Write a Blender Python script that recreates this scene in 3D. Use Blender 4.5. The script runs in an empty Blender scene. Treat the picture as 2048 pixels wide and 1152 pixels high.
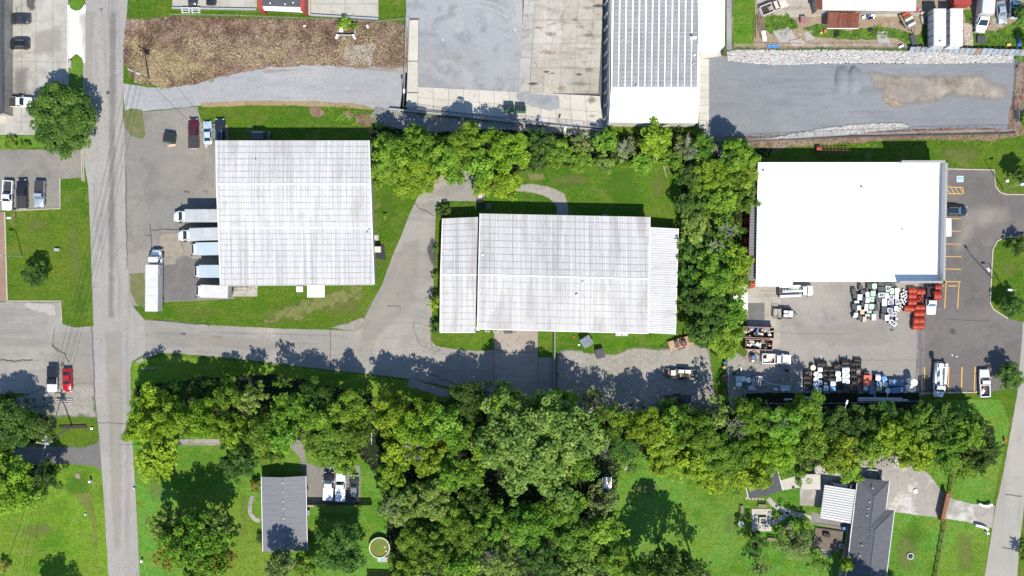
import bpy, bmesh, math, random
import numpy as np
from mathutils import Vector, Matrix, noise as mnoise

# ---------------------------------------------------------------- camera, sky, sun, exposure
H = 200.0
sc = bpy.context.scene
cd = bpy.data.cameras.new('camera'); cam = bpy.data.objects.new('camera', cd)
sc.collection.objects.link(cam); sc.camera = cam
cam.location = (0, 0, H); cam.rotation_euler = (0, 0, 0)
cd.sensor_width = 36; cd.lens = 36 * H / 204.8; cd.clip_start = 1; cd.clip_end = 6000
SUN_EL = math.radians(55); SUN_AZ = math.radians(165)      # azimuth clockwise from +Y
w = bpy.data.worlds.new('World'); sc.world = w; w.use_nodes = True
nt = w.node_tree; nt.nodes.clear()
sky = nt.nodes.new('ShaderNodeTexSky'); sky.sky_type = 'NISHITA'; sky.sun_disc = False
sky.sun_elevation = SUN_EL; sky.sun_rotation = SUN_AZ; sky.air_density = 1.0; sky.dust_density = 0.0; sky.ozone_density = 4.0
bg = nt.nodes.new('ShaderNodeBackground'); bg.inputs[1].default_value = 0.13
wo = nt.nodes.new('ShaderNodeOutputWorld'); nt.links.new(sky.outputs[0], bg.inputs[0]); nt.links.new(bg.outputs[0], wo.inputs[0])
ld = bpy.data.lights.new('sun', 'SUN'); ld.energy = 4.15; ld.angle = math.radians(0.5); ld.color = (1.0, 0.935, 0.82)
sun = bpy.data.objects.new('sun', ld); sc.collection.objects.link(sun)
sd = Vector((math.sin(SUN_AZ) * math.cos(SUN_EL), math.cos(SUN_AZ) * math.cos(SUN_EL), math.sin(SUN_EL)))
sun.rotation_euler = sd.to_track_quat('Z', 'Y').to_euler(); sun.location = (30, -60, 150)
sc.view_settings.view_transform = 'Standard'; sc.view_settings.look = 'None'
sc.view_settings.exposure = 0.64; sc.view_settings.gamma = 1; sc.view_settings.use_curve_mapping = False
C = sc.collection
RND = random.Random(7)

# ---------------------------------------------------------------- measuring helpers
# the survey grid: 10 units to the metre, origin under the camera; h = height of the measured point
def W(px, py, h=0.0):
    k = (1 - h / H) / 10
    return ((px - 1024) * k, (576 - py) * k)

# ---------------------------------------------------------------- materials
def newmat(name):
    m = bpy.data.materials.new(name); m.use_nodes = True
    n = m.node_tree; b = n.nodes['Principled BSDF']
    return m, n, b
def c4(c): return (c[0], c[1], c[2], 1)
_mc = {}
def paint(name, col, rough=.45, metal=0.0, var=.12, scale=2.5, spec=.5, coat=0.0):
    key = (name, tuple(col), rough, metal, var, scale)
    if key in _mc: return _mc[key]
    m, n, b = newmat(name)
    tc = n.nodes.new('ShaderNodeTexCoord'); t = n.nodes.new('ShaderNodeTexNoise')
    t.inputs['Scale'].default_value = scale; t.inputs['Detail'].default_value = 5; t.inputs['Roughness'].default_value = .65
    n.links.new(tc.outputs['Object'], t.inputs['Vector'])
    mx = n.nodes.new('ShaderNodeMix'); mx.data_type = 'RGBA'
    mx.inputs[6].default_value = c4([x * (1 - var) for x in col]); mx.inputs[7].default_value = c4([min(.95, x * (1 + var)) for x in col])
    mr = n.nodes.new('ShaderNodeMapRange'); mr.inputs[1].default_value = .35; mr.inputs[2].default_value = .65
    n.links.new(t.outputs[0], mr.inputs[0]); n.links.new(mr.outputs[0], mx.inputs[0])
    n.links.new(mx.outputs[2], b.inputs['Base Color'])
    b.inputs['Roughness'].default_value = rough; b.inputs['Metallic'].default_value = metal
    b.inputs['Specular IOR Level'].default_value = spec
    if coat: b.inputs['Coat Weight'].default_value = coat
    _mc[key] = m
    return m
def GM(name, base, layers, rough=.92, bump=None, spec=.2, edge=None, rnd=0.0, soft=.4):
    """layered procedural surface. layer = (kind, scale, colour, lo, hi, strength); scale may be (x, y)"""
    m, n, b = newmat(name)
    N = n.nodes.new; L = n.links.new
    tc = N('ShaderNodeTexCoord'); cur = None
    rgb = N('ShaderNodeRGB'); rgb.outputs[0].default_value = c4(base); cur = rgb.outputs[0]
    def fac(kind, s, i):
        mp = N('ShaderNodeMapping'); L(tc.outputs['Object'], mp.inputs[0])
        sx, sy = s if isinstance(s, tuple) else (s, s)
        mp.inputs['Scale'].default_value = (sx, sy, sx if sx == sy else 0); mp.inputs['Location'].default_value = (i * 13.7, i * 7.1, i * 3.3)
        if kind == 'n':
            t = N('ShaderNodeTexNoise'); t.inputs['Scale'].default_value = 1; t.inputs['Detail'].default_value = 7; t.inputs['Roughness'].default_value = .62
            t.inputs['Distortion'].default_value = .3
            L(mp.outputs[0], t.inputs['Vector']); return t.outputs[0]
        if kind == 'm':      # smoother noise
            t = N('ShaderNodeTexNoise'); t.inputs['Scale'].default_value = 1; t.inputs['Detail'].default_value = 2
            L(mp.outputs[0], t.inputs['Vector']); return t.outputs[0]
        if kind == 'v':      # cells
            t = N('ShaderNodeTexVoronoi'); t.inputs['Scale'].default_value = 1
            L(mp.outputs[0], t.inputs['Vector']); sp = N('ShaderNodeSeparateColor'); L(t.outputs['Color'], sp.inputs[0]); return sp.outputs[0]
        if kind == 'c':      # cracks
            ns = N('ShaderNodeTexNoise'); ns.inputs['Scale'].default_value = 1.3; ns.inputs['Detail'].default_value = 4; L(mp.outputs[0], ns.inputs['Vector'])
            ad = N('ShaderNodeVectorMath'); ad.operation = 'ADD'; L(mp.outputs[0], ad.inputs[0]); L(ns.outputs['Color'], ad.inputs[1])
            t = N('ShaderNodeTexVoronoi'); t.feature = 'DISTANCE_TO_EDGE'; t.inputs['Scale'].default_value = 1
            L(ad.outputs[0], t.inputs['Vector']); return t.outputs['Distance']
    for i, (kind, s, col, lo, hi, st) in enumerate(layers):
        f = fac(kind, s, i + 1)
        mr = N('ShaderNodeMapRange'); mr.inputs[1].default_value = lo; mr.inputs[2].default_value = hi
        mr.inputs[3].default_value = 0; mr.inputs[4].default_value = st; L(f, mr.inputs[0])
        mx = N('ShaderNodeMix'); mx.data_type = 'RGBA'; L(mr.outputs[0], mx.inputs[0]); L(cur, mx.inputs[6]); mx.inputs[7].default_value = c4(col)
        cur = mx.outputs[2]
    if rnd:
        oi = N('ShaderNodeObjectInfo'); mr = N('ShaderNodeMapRange'); mr.inputs[3].default_value = 1 - rnd; mr.inputs[4].default_value = 1 + rnd * .6
        L(oi.outputs['Random'], mr.inputs[0]); vm = N('ShaderNodeVectorMath'); vm.operation = 'SCALE'; L(cur, vm.inputs[0]); L(mr.outputs[0], vm.inputs[3]); cur = vm.outputs[0]
    L(cur, b.inputs['Base Color']); b.inputs['Roughness'].default_value = rough; b.inputs['Specular IOR Level'].default_value = spec
    if bump:
        f = fac('n', bump[0], 9); bp = N('ShaderNodeBump'); bp.inputs['Strength'].default_value = 1; bp.inputs['Distance'].default_value = bump[1]
        L(f, bp.inputs['Height']); L(bp.outputs[0], b.inputs['Normal'])
    if edge:                 # ragged feathered border, from the 'edge' attribute of patch()
        at = N('ShaderNodeAttribute'); at.attribute_name = 'edge'
        f = fac('n', edge, 12); a = N('ShaderNodeMath'); a.operation = 'MULTIPLY_ADD'; L(f, a.inputs[0]); a.inputs[1].default_value = 3.0; a.inputs[2].default_value = -1.9
        e2 = N('ShaderNodeMath'); e2.operation = 'MULTIPLY_ADD'; e2.inputs[1].default_value = 1.7; L(at.outputs['Fac'], e2.inputs[0]); L(a.outputs[0], e2.inputs[2])
        mr = N('ShaderNodeMapRange'); mr.inputs[1].default_value = 0.0; mr.inputs[2].default_value = soft; L(e2.outputs[0], mr.inputs[0])
        L(mr.outputs[0], b.inputs['Alpha'])
    return m

# ---------------------------------------------------------------- mesh helpers
class MB:
    def __init__(s): s.v = []; s.f = []; s.m = []
    def add(s, vs, fs, m=0):
        o = len(s.v); s.v += [tuple(v) for v in vs]; s.f += [tuple(i + o for i in f) for f in fs]; s.m += [m] * len(fs); return s
    def box(s, c, d, rz=0, m=0, top=(1, 1), rx=0, ry=0, off=(0, 0)):
        hx, hy, hz = d[0] / 2, d[1] / 2, d[2] / 2
        pts = [(-hx, -hy, -hz), (hx, -hy, -hz), (hx, hy, -hz), (-hx, hy, -hz)] + [(x * top[0] + off[0], y * top[1] + off[1], hz) for x, y in ((-hx, -hy), (hx, -hy), (hx, hy), (-hx, hy))]
        R = Matrix.Rotation(rz, 3, 'Z') @ Matrix.Rotation(ry, 3, 'Y') @ Matrix.Rotation(rx, 3, 'X')
        vs = [Vector(c) + R @ Vector(p) for p in pts]
        return s.add(vs, [(3, 2, 1, 0), (4, 5, 6, 7), (0, 1, 5, 4), (1, 2, 6, 5), (2, 3, 7, 6), (3, 0, 4, 7)], m)
    def tube(s, pts, rs, n=6, m=0, caps=True):
        if not isinstance(rs, (list, tuple)): rs = [rs] * len(pts)
        pts = [Vector(p) for p in pts]; o = len(s.v); rings = []
        for i, p in enumerate(pts):
            d = (pts[min(i + 1, len(pts) - 1)] - pts[max(i - 1, 0)]).normalized()
            a = d.cross(Vector((0, 0, 1)))
            if a.length < .05: a = Vector((1, 0, 0))
            a.normalize(); b = d.cross(a)
            for k in range(n):
                t = 2 * math.pi * k / n; s.v.append(tuple(p + (a * math.cos(t) + b * math.sin(t)) * rs[i]))
        for i in range(len(pts) - 1):
            for k in range(n):
                k2 = (k + 1) % n; s.f.append((o + i * n + k, o + i * n + k2, o + (i + 1) * n + k2, o + (i + 1) * n + k)); s.m.append(m)
        if caps:
            s.f.append(tuple(o + k for k in range(n))[::-1]); s.m.append(m)
            s.f.append(tuple(o + (len(pts) - 1) * n + k for k in range(n))); s.m.append(m)
        return s
    def lathe(s, prof, c=(0, 0, 0), n=16, m=0):
        o = len(s.v)
        for r, z in prof:
            for k in range(n):
                t = 2 * math.pi * k / n; s.v.append((c[0] + r * math.cos(t), c[1] + r * math.sin(t), c[2] + z))
        for i in range(len(prof) - 1):
            for k in range(n):
                k2 = (k + 1) % n; s.f.append((o + i * n + k, o + i * n + k2, o + (i + 1) * n + k2, o + (i + 1) * n + k)); s.m.append(m)
        if prof[-1][0] > .001: s.f.append(tuple(o + (len(prof) - 1) * n + k for k in range(n))); s.m.append(m)
        return s
    def prism(s, pts, z0, z1, m=0):
        if sum((pts[i][0] * pts[(i + 1) % len(pts)][1] - pts[(i + 1) % len(pts)][0] * pts[i][1]) for i in range(len(pts))) < 0: pts = pts[::-1]
        n = len(pts); o = len(s.v)
        s.v += [(x, y, z0) for x, y in pts] + [(x, y, z1) for x, y in pts]
        s.f.append(tuple(o + i for i in range(n))[::-1]); s.f.append(tuple(o + n + i for i in range(n))); s.m += [m, m]
        for i in range(n): s.f.append((o + i, o + (i + 1) % n, o + n + (i + 1) % n, o + n + i)); s.m.append(m)
        return s
    def loft(s, secs, m=0):     # secs: list of rings with equal counts
        n = len(secs[0]); o = len(s.v)
        for r in secs: s.v += [tuple(p) for p in r]
        for i in range(len(secs) - 1):
            for k in range(n):
                k2 = (k + 1) % n; s.f.append((o + i * n + k, o + i * n + k2, o + (i + 1) * n + k2, o + (i + 1) * n + k)); s.m.append(m)
        s.f.append(tuple(o + k for k in range(n))[::-1]); s.f.append(tuple(o + (len(secs) - 1) * n + k for k in range(n))); s.m += [m, m]
        return s
    def mesh(s, name, mats, smooth=False):
        me = bpy.data.meshes.new(name); me.from_pydata(s.v, [], s.f)
        for m in (mats if isinstance(mats, (list, tuple)) else [mats]): me.materials.append(m)
        if any(s.m): me.polygons.foreach_set('material_index', s.m)
        if smooth: me.polygons.foreach_set('use_smooth', [True] * len(me.polygons))
        return me
    def build(s, name, mats, parent=None, smooth=False, **props):
        return link(name, s.mesh(name, mats, smooth), parent, **props)
def link(name, me, parent=None, **props):
    o = bpy.data.objects.new(name, me); C.objects.link(o)
    if parent: o.parent = parent
    for k, v in props.items(): o[k] = v
    return o
def root(name, label, cat, x, y, z=0.0, rz=0.0, group=None):
    o = bpy.data.objects.new(name, None); C.objects.link(o); o.empty_display_size = .5
    o.location = (x, y, z); o.rotation_euler = (0, 0, rz); o['label'] = label; o['category'] = cat
    if group: o['group'] = group
    return o
def tag(o, label, cat, group=None):
    o['label'] = label; o['category'] = cat
    if group: o['group'] = group
    return o
def resample(pts, step, closed=True):
    out = []; n = len(pts)
    for i in range(n if closed else n - 1):
        a = Vector(pts[i]).to_2d(); b = Vector(pts[(i + 1) % n]).to_2d(); k = max(1, int((b - a).length / step))
        for j in range(k): out.append(a.lerp(b, j / k))
    if not closed: out.append(Vector(pts[-1]).to_2d())
    return out
def wob(p, amp, fr=.45, seed=0):
    v = mnoise.noise_vector(Vector((p.x * fr + seed, p.y * fr, seed * 3.1))); u = mnoise.noise_vector(Vector((p.x * fr * 4 + seed, p.y * fr * 4, 9.1)))
    return Vector((p.x + (v.x + u.x * .45) * amp, p.y + (v.y + u.y * .45) * amp))
def outline(pxs, amp=0.0, step=.6, h=0.0, fr=.45, seed=0):
    pts = [Vector(W(x, y, h)) for x, y in pxs]
    if amp > 0: pts = [wob(p, amp, fr, seed) for p in resample(pts, step)]
    return [Vector(p) for p in pts]
def sheet(name, pxs, z, mat, amp=0.0, step=.6, parent=None, kind='structure', fr=.45, seed=0):
    pts = outline(pxs, amp, step, 0, fr, seed)
    bm = bmesh.new(); f = bm.faces.new([bm.verts.new((p.x, p.y, z)) for p in pts]); f.normal_update()
    if f.normal.z < 0: f.normal_flip()
    bmesh.ops.triangulate(bm, faces=bm.faces[:], ngon_method='EAR_CLIP')
    me = bpy.data.meshes.new(name); bm.to_mesh(me); bm.free(); me.materials.append(mat)
    o = link(name, me, parent)
    if kind and not parent: o['kind'] = kind
    return o
def patch(name, pxs, z, mat, feather=1.0, step=.8, parent=None, kind='structure', amp=.3, seed=0):
    """ground cover whose border fades raggedly: a grid clipped to the outline, 'edge' = distance to it / feather (mat must have edge=...)"""
    P = np.array([tuple(p) for p in outline(pxs, 0, 1)]); Q = np.roll(P, -1, 0); g = max(.12, min(.9, feather * .5))
    mn = P.min(0) - g; mx = P.max(0) + g; nx = int((mx[0] - mn[0]) / g) + 2; ny = int((mx[1] - mn[1]) / g) + 2
    X, Y = np.meshgrid(mn[0] + np.arange(nx) * g, mn[1] + np.arange(ny) * g, indexing='ij'); G = np.stack([X.ravel(), Y.ravel()], 1)
    dmin = np.full(len(G), 1e9); ins = np.zeros(len(G), bool)
    for a, b_ in zip(P, Q):
        e = b_ - a; t = np.clip(((G - a) @ e) / (e @ e + 1e-12), 0, 1); d = np.linalg.norm(G - (a + t[:, None] * e), axis=1); dmin = np.minimum(dmin, d)
        c = ((a[1] > G[:, 1]) != (b_[1] > G[:, 1])); 
        with np.errstate(divide='ignore', invalid='ignore'): xi = (b_[0] - a[0]) * (G[:, 1] - a[1]) / (b_[1] - a[1] + 1e-12) + a[0]
        ins ^= (c & (G[:, 0] < xi))
    sd_ = np.where(ins, dmin, -dmin); cells = []
    I = np.arange(nx * ny).reshape(nx, ny); qv = np.stack([I[:-1, :-1], I[1:, :-1], I[1:, 1:], I[:-1, 1:]], -1).reshape(-1, 4); keep = (sd_[qv] > -g).any(1); qv = qv[keep]
    used, inv = np.unique(qv, return_inverse=True); qv = inv.reshape(-1, 4); me = bpy.data.meshes.new(name)
    V = np.column_stack([G[used], np.full(len(used), z)]).astype(np.float32); me.vertices.add(len(V)); me.vertices.foreach_set('co', V.ravel())
    me.loops.add(qv.size); me.loops.foreach_set('vertex_index', qv.astype(np.int32).ravel()); me.polygons.add(len(qv))
    me.polygons.foreach_set('loop_start', np.arange(len(qv), dtype=np.int32) * 4); me.polygons.foreach_set('loop_total', np.full(len(qv), 4, np.int32)); me.update()
    at = me.attributes.new('edge', 'FLOAT', 'POINT'); at.data.foreach_set('value', np.clip(sd_[used] / feather, -.5, 1).astype(np.float32)); me.materials.append(mat)
    o = link(name, me, parent)
    if kind and not parent: o['kind'] = kind
    return o
def strip(name, pxs, width, z, mat, parent=None, amp=0.0, step=.5, kind='structure', height=0.0, closed=False, seed=0):
    """ribbon along a polyline: painted line, crack, tar seam or (height>0) kerb or wall"""
    pts = [Vector(W(x, y)) for x, y in pxs]
    pts = resample(pts, step, closed) if amp > 0 else [p.to_2d() for p in pts]
    if amp > 0: pts = [wob(p, amp, .8, seed) for p in pts]
    n = len(pts); b = MB(); L = []; R = []
    for i in range(n):
        a = pts[(i - 1) % n] if (closed or i > 0) else pts[i]; c = pts[(i + 1) % n] if (closed or i < n - 1) else pts[i]
        d = (c - a).normalized(); nr = Vector((-d.y, d.x)) * width / 2
        L.append(pts[i] + nr); R.append(pts[i] - nr)
    m = n if closed else n - 1
    if height <= 0:
        b.v = [(p.x, p.y, z) for p in L] + [(p.x, p.y, z) for p in R]
        b.f = [(n + i, n + (i + 1) % n, (i + 1) % n, i) for i in range(m)]; b.m = [0] * m
    else:
        b.v = [(p.x, p.y, z) for p in L] + [(p.x, p.y, z) for p in R] + [(p.x, p.y, z + height) for p in L] + [(p.x, p.y, z + height) for p in R]
        for i in range(m):
            j = (i + 1) % n; b.f += [(3 * n + i, 3 * n + j, 2 * n + j, 2 * n + i), (n + i, n + j, 3 * n + j, 3 * n + i), (j, i, 2 * n + i, 2 * n + j)]
        if not closed: b.f += [(0, n, 3 * n, 2 * n), (n - 1, 3 * n - 1, 4 * n - 1, 2 * n - 1)]
        b.m = [0] * len(b.f)
    o = b.build(name, mat, parent)
    if kind and not parent: o['kind'] = kind
    return o
def dup(o, loc=None, rz=None, parent=None, label=None):
    c = o.copy(); C.objects.link(c)
    if parent: c.parent = parent
    if loc is not None: c.location = loc
    if rz is not None: c.rotation_euler = (0, 0, rz)
    if label: c['label'] = label
    for ch in [k for k in C.objects if k.parent == o]: dup(ch, parent=c)
    return c
def inside(x, y, poly):
    r = False; j = len(poly) - 1
    for i in range(len(poly)):
        if (poly[i][1] > y) != (poly[j][1] > y) and x < (poly[j][0] - poly[i][0]) * (y - poly[i][1]) / (poly[j][1] - poly[i][1]) + poly[i][0]: r = not r
        j = i
    return r
ORD = ['first', 'second', 'third', 'fourth', 'fifth', 'sixth', 'seventh', 'eighth', 'ninth', 'tenth', 'eleventh', 'twelfth', 'thirteenth', 'fourteenth', 'fifteenth', 'sixteenth', 'seventeenth', 'eighteenth', 'nineteenth', 'twentieth', 'twenty-first', 'twenty-second', 'twenty-third', 'twenty-fourth']
# ---------------------------------------------------------------- ground materials
D = (.02, .02, .02)
def grassy(name, base, k=1.0, yel=.5, bump=(6, .07)):
    b = [c * k for c in base]; q = lambda a, g, c: tuple(x * k for x in (a, g, c))
    return GM(name, b, [('n', .03, q(.115, .140, .016), .46, .60, .7), ('n', .10, q(.035, .105, .006), .45, .60, .8), ('n', .33, q(.105, .150, .018), .47, .60, .6), ('n', .9, q(.045, .115, .008), .48, .60, .5),
        ('n', (.2, 1.5), q(.125, .145, .035), .51, .66, .5), ('n', 1.9, q(.12, .17, .03), .52, .64, .55), ('n', 3.4, q(.022, .055, .004), .50, .62, .75), ('n', .22, q(.17, .145, .06), .60, .70, yel)], bump=bump, spec=.05)
M_grass = grassy('mown_grass', (.062, .120, .009), 1.06, .65)
M_lawn = grassy('bright_lawn', (.068, .180, .028), 1.36, .15)
M_lawn2 = grassy('rear_lawn', (.055, .160, .010), 1.06, .3)
M_lawn_l = grassy('pale_lawn', (.100, .188, .014), 1.38, .35)
M_road = GM('worn_asphalt', (.285, .268, .243), [('n', .05, (.33, .31, .285), .45, .62, .7), ('n', (.9, .045), (.165, .158, .15), .50, .68, .6), ('n', .4, (.25, .235, .215), .5, .66, .4), ('n', 5, (.12, .115, .11), .5, .68, .55), ('v', 7, (.30, .29, .27), .88, .95, .35), ('c', .13, (.07, .068, .065), .006, 0, .35)], bump=(11, .012))
M_dust = GM('dusty_wear', (.34, .31, .265), [('n', .8, (.28, .26, .23), .5, .62, .5)], edge=.12, soft=2.6)
M_dusk = GM('grey_wear', (.185, .176, .168), [('n', 2, (.18, .17, .16), .5, .62, .5)], edge=.15, soft=2.6)
M_street = GM('street_asphalt', (0.255, 0.241, 0.216), [('n', .06, (0.344, 0.313, 0.268), .45, .62, .8), ('n', (.06, .7), (0.173, 0.165, 0.153), .50, .70, .6), ('n', .35, (0.19, 0.179, 0.166), .5, .66, .45), ('n', 5, (0.143, 0.136, 0.126), .5, .68, .5), ('c', .11, (0.0836, 0.0799, 0.0739), .006, 0, .35)], bump=(11, .012))
M_lot = GM('lot_asphalt', (0.2, 0.188, 0.169), [('n', .07, (0.259, 0.235, 0.201), .45, .60, .85), ('n', .22, (0.138, 0.129, 0.118), .50, .66, .6), ('n', 1.1, (0.11, 0.104, 0.095), .60, .72, .5), ('n', 5, (0.11, 0.105, 0.095), .5, .68, .5), ('v', 6, (0.286, 0.274, 0.232), .9, .96, .3), ('c', .16, (0.066, 0.0635, 0.0581), .006, 0, .35)], bump=(11, .012))
M_dark = GM('dark_asphalt', (0.13, 0.117, 0.11), [('n', .09, (0.171, 0.155, 0.143), .45, .62, .8), ('n', .4, (0.0935, 0.0854, 0.0803), .52, .68, .5), ('n', 5, (0.0715, 0.0657, 0.0612), .5, .68, .5), ('v', 5, (0.22, 0.208, 0.19), .93, .97, .3), ('c', .09, (0.055, 0.0525, 0.0486), .006, 0, .35)], bump=(11, .012))
M_yard = GM('yard_asphalt', (0.253, 0.233, 0.213), [('n', .06, (0.308, 0.282, 0.248), .45, .62, .8), ('n', .3, (0.191, 0.177, 0.164), .50, .68, .5), ('n', 1.4, (0.147, 0.135, 0.118), .63, .72, .5), ('n', 5, (0.147, 0.137, 0.128), .5, .68, .5), ('c', .12, (0.099, 0.0919, 0.0824), .006, 0, .35)], bump=(11, .012))
M_blue = GM('sealed_asphalt', (.235, .235, .24), [('n', .04, (.30, .305, .31), .44, .60, .8), ('n', .11, (.36, .36, .35), .54, .66, .6), ('n', .3, (.17, .175, .185), .50, .64, .6), ('n', .8, (.33, .33, .325), .58, .68, .55), ('n', 5, (.15, .155, .16), .5, .68, .4)], bump=(11, .012))
M_conc = GM('weathered_concrete', (.36, .345, .31), [('n', .25, (.22, .21, .19), .50, .62, .7), ('c', .12, (.12, .11, .1), .01, 0, .6), ('n', .09, (.46, .44, .39), .45, .62, .7), ('n', .5, (.28, .26, .23), .52, .68, .6), ('n', (.12, .6), (.22, .20, .17), .55, .70, .6), ('n', 4, (.25, .235, .21), .52, .68, .45)], bump=(9, .012), rnd=.1)
M_concl = GM('pale_concrete', (0.447, 0.413, 0.353), [('n', .2, (0.516, 0.482, 0.43), .45, .62, .6), ('n', 1.0, (0.31, 0.284, 0.241), .55, .68, .6), ('n', 5, (0.301, 0.284, 0.249), .52, .68, .35)], bump=(9, .01), rnd=.06)
M_concw = GM('white_concrete', (.78, .77, .74), [('n', .4, (.68, .68, .68), .5, .65, .5), ('n', 5, (.6, .6, .6), .55, .68, .2)], rough=.8)
M_apron = GM('brown_concrete', (.27, .235, .20), [('n', .15, (.33, .29, .25), .45, .62, .7), ('n', .8, (.19, .165, .14), .52, .68, .5), ('n', 5, (.16, .14, .12), .5, .68, .5)], bump=(9, .01), rnd=.08)
M_tan = GM('tan_concrete', (.37, .335, .285), [('n', .08, (.45, .42, .37), .45, .60, .75), ('n', .3, (.31, .28, .235), .48, .62, .6), ('n', (.12, .7), (.20, .185, .16), .54, .66, .65), ('n', .9, (.24, .205, .155), .52, .66, .5), ('n', .15, (.38, .29, .18), .58, .68, .5), ('n', 4, (.22, .20, .17), .54, .68, .4), ('c', .09, (.10, .09, .08), .008, 0, .6)], bump=(9, .01), rnd=.08)
M_gravel = GM('pale_gravel', (.285, .285, .288), [('n', .08, (.35, .348, .34), .45, .62, .7), ('n', (.10, .9), (.21, .21, .212), .5, .66, .55), ('n', .5, (.33, .32, .30), .52, .64, .5), ('n', 2.5, (.21, .21, .212), .48, .62, .5), ('v', 6, (.42, .42, .42), .75, .95, .2), ('n', .3, (.30, .27, .21), .6, .7, .4)], bump=(7, .04))
M_gravel2 = GM('blue_grey_gravel', (.190, .196, .206), [('n', .05, (.235, .24, .248), .45, .62, .7), ('n', (.08, .8), (.145, .15, .158), .50, .64, .6), ('n', .25, (.22, .222, .222), .52, .64, .5), ('n', (.5, 3), (.14, .145, .15), .52, .66, .45), ('n', 4, (.15, .155, .165), .48, .62, .4), ('v', 7, (.30, .30, .31), .75, .95, .2)], bump=(7, .04))
M_gravel3 = GM('dusty_gravel', (.25, .232, .20), [('n', .1, (.31, .285, .24), .45, .62, .7), ('n', .6, (.18, .172, .15), .5, .66, .5), ('v', 4, (.40, .38, .34), .7, .95, .5), ('v', 9, (.11, .10, .09), .85, .95, .45), ('n', .35, (.13, .17, .04), .6, .68, .4)], bump=(6, .05), edge=.5, soft=.9)
M_dry = GM('dead_weeds', (.22, .140, .100), [('n', .07, (.27, .205, .15), .45, .60, .8), ('n', .25, (.115, .058, .045), .48, .60, .8), ('n', .7, (.30, .235, .18), .52, .64, .6), ('n', 2.4, (.085, .05, .04), .50, .62, .65), ('n', .15, (.12, .13, .04), .60, .66, .6), ('v', 3, (.38, .33, .27), .84, .97, .3)], bump=(3, .25), edge=.35)
M_straw = GM('straw_grass', (.30, .235, .12), [('n', .3, (.24, .17, .09), .45, .62, .7), ('n', 1.6, (.16, .11, .06), .5, .64, .6), ('n', 5, (.42, .35, .22), .52, .66, .5)], bump=(4, .15), edge=.5)
M_dirt = GM('bare_dirt', (.27, .205, .14), [('n', .2, (.33, .265, .19), .45, .62, .7), ('n', .9, (.19, .135, .09), .5, .64, .6), ('n', 4, (.15, .11, .075), .52, .66, .4), ('v', 2.5, (.42, .36, .28), .93, .98, .5)], bump=(5, .08), edge=.45, soft=1.0)
M_dirt2 = GM('pale_dirt', (.30, .262, .222), [('n', .10, (.37, .315, .25), .45, .62, .7), ('n', .3, (.24, .19, .145), .50, .62, .7), ('n', 1.1, (.38, .33, .27), .52, .64, .5), ('n', .16, (.16, .15, .07), .56, .64, .7), ('n', .5, (.13, .085, .06), .60, .68, .6), ('n', 3, (.2, .155, .115), .54, .66, .5)], bump=(5, .05), edge=.3, soft=1.6)
M_shade_litter = GM('woodland_floor', (.018, .020, .010), [('n', .3, (.014, .028, .008), .45, .6, .7), ('n', 1.5, (.04, .035, .02), .54, .66, .5), ('n', 5, (.01, .01, .007), .5, .62, .5)], bump=(3, .2), edge=.4)  # leaf litter coloured extra dark so the crown gaps read as shade
M_weed = GM('weedy_green', (.065, .125, .018), [('n', .5, (.10, .19, .02), .45, .6, .8), ('n', 1.8, (.03, .06, .01), .5, .62, .8), ('n', 4, (.16, .22, .05), .54, .66, .5)], bump=(3, .25), edge=.6)
M_dgrass = GM('dry_green_grass', (.12, .15, .03), [('n', .3, (.17, .16, .05), .45, .6, .7), ('n', 1.6, (.06, .10, .015), .5, .62, .6)], bump=(5, .08), edge=.5)
M_ruts = GM('mower_ruts', (.15, .155, .055), [('n', 1.2, (.09, .12, .02), .45, .6, .7)], edge=.9)
M_rbed = GM('shade_dark_bed', (.10, .098, .095), [('n', 2, (.06, .06, .058), .48, .6, .6)], edge=.6)  # bed colour darkened to act as shade in the gaps between riprap stones
M_stain = GM('dark_stain', (.075, .071, .068), [('n', 1.5, (.11, .105, .10), .45, .6, .6)], edge=.7, soft=1.2)
M_pale = GM('worn_pale_patch', (.34, .32, .29), [('n', 1.5, (.30, .28, .25), .45, .6, .6)], edge=.6)
M_new = GM('fresh_asphalt_patch', (.135, .128, .122), [('n', .5, (.17, .16, .15), .45, .6, .6), ('n', 5, (.09, .085, .08), .5, .65, .5)], bump=(11, .01))
M_rust = GM('rust_stain', (.27, .185, .095), [('n', 1.5, (.36, .29, .19), .45, .6, .6)], edge=.9, soft=1.8)
M_track = GM('chalky_tyre_mark', (.36, .36, .355), [], edge=1.4)
M_crack = paint('tar_crack', (.055, .052, .05), .9, var=.3)
M_joint = paint('joint_gap', (.10, .09, .08), .95, var=.2)
M_yel = paint('yellow_road_paint', (.62, .36, .06), .7, var=.18, scale=5)
M_wpaint = paint('white_road_paint', (.72, .72, .70), .7, var=.15, scale=5)
M_bpaint = paint('blue_road_paint', (.13, .33, .55), .7, var=.1)
M_kerb = GM('kerb_concrete', (.42, .37, .29), [('n', 1.2, (.3, .26, .2), .5, .64, .6), ('n', 6, (.5, .46, .38), .5, .64, .5)])
M_red_soil = GM('red_brown_paving', (.24, .16, .12), [('n', .2, (.28, .2, .15), .45, .6, .7), ('n', 4, (.16, .11, .08), .5, .64, .4)])

# ---------------------------------------------------------------- ground and roads (metres via W)
b = MB(); b.add([(-1500, -1500, 0), (1500, -1500, 0), (1500, 1500, 0), (-1500, 1500, 0)], [(0, 1, 2, 3)])
b.build('ground', M_grass, kind='structure')
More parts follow.
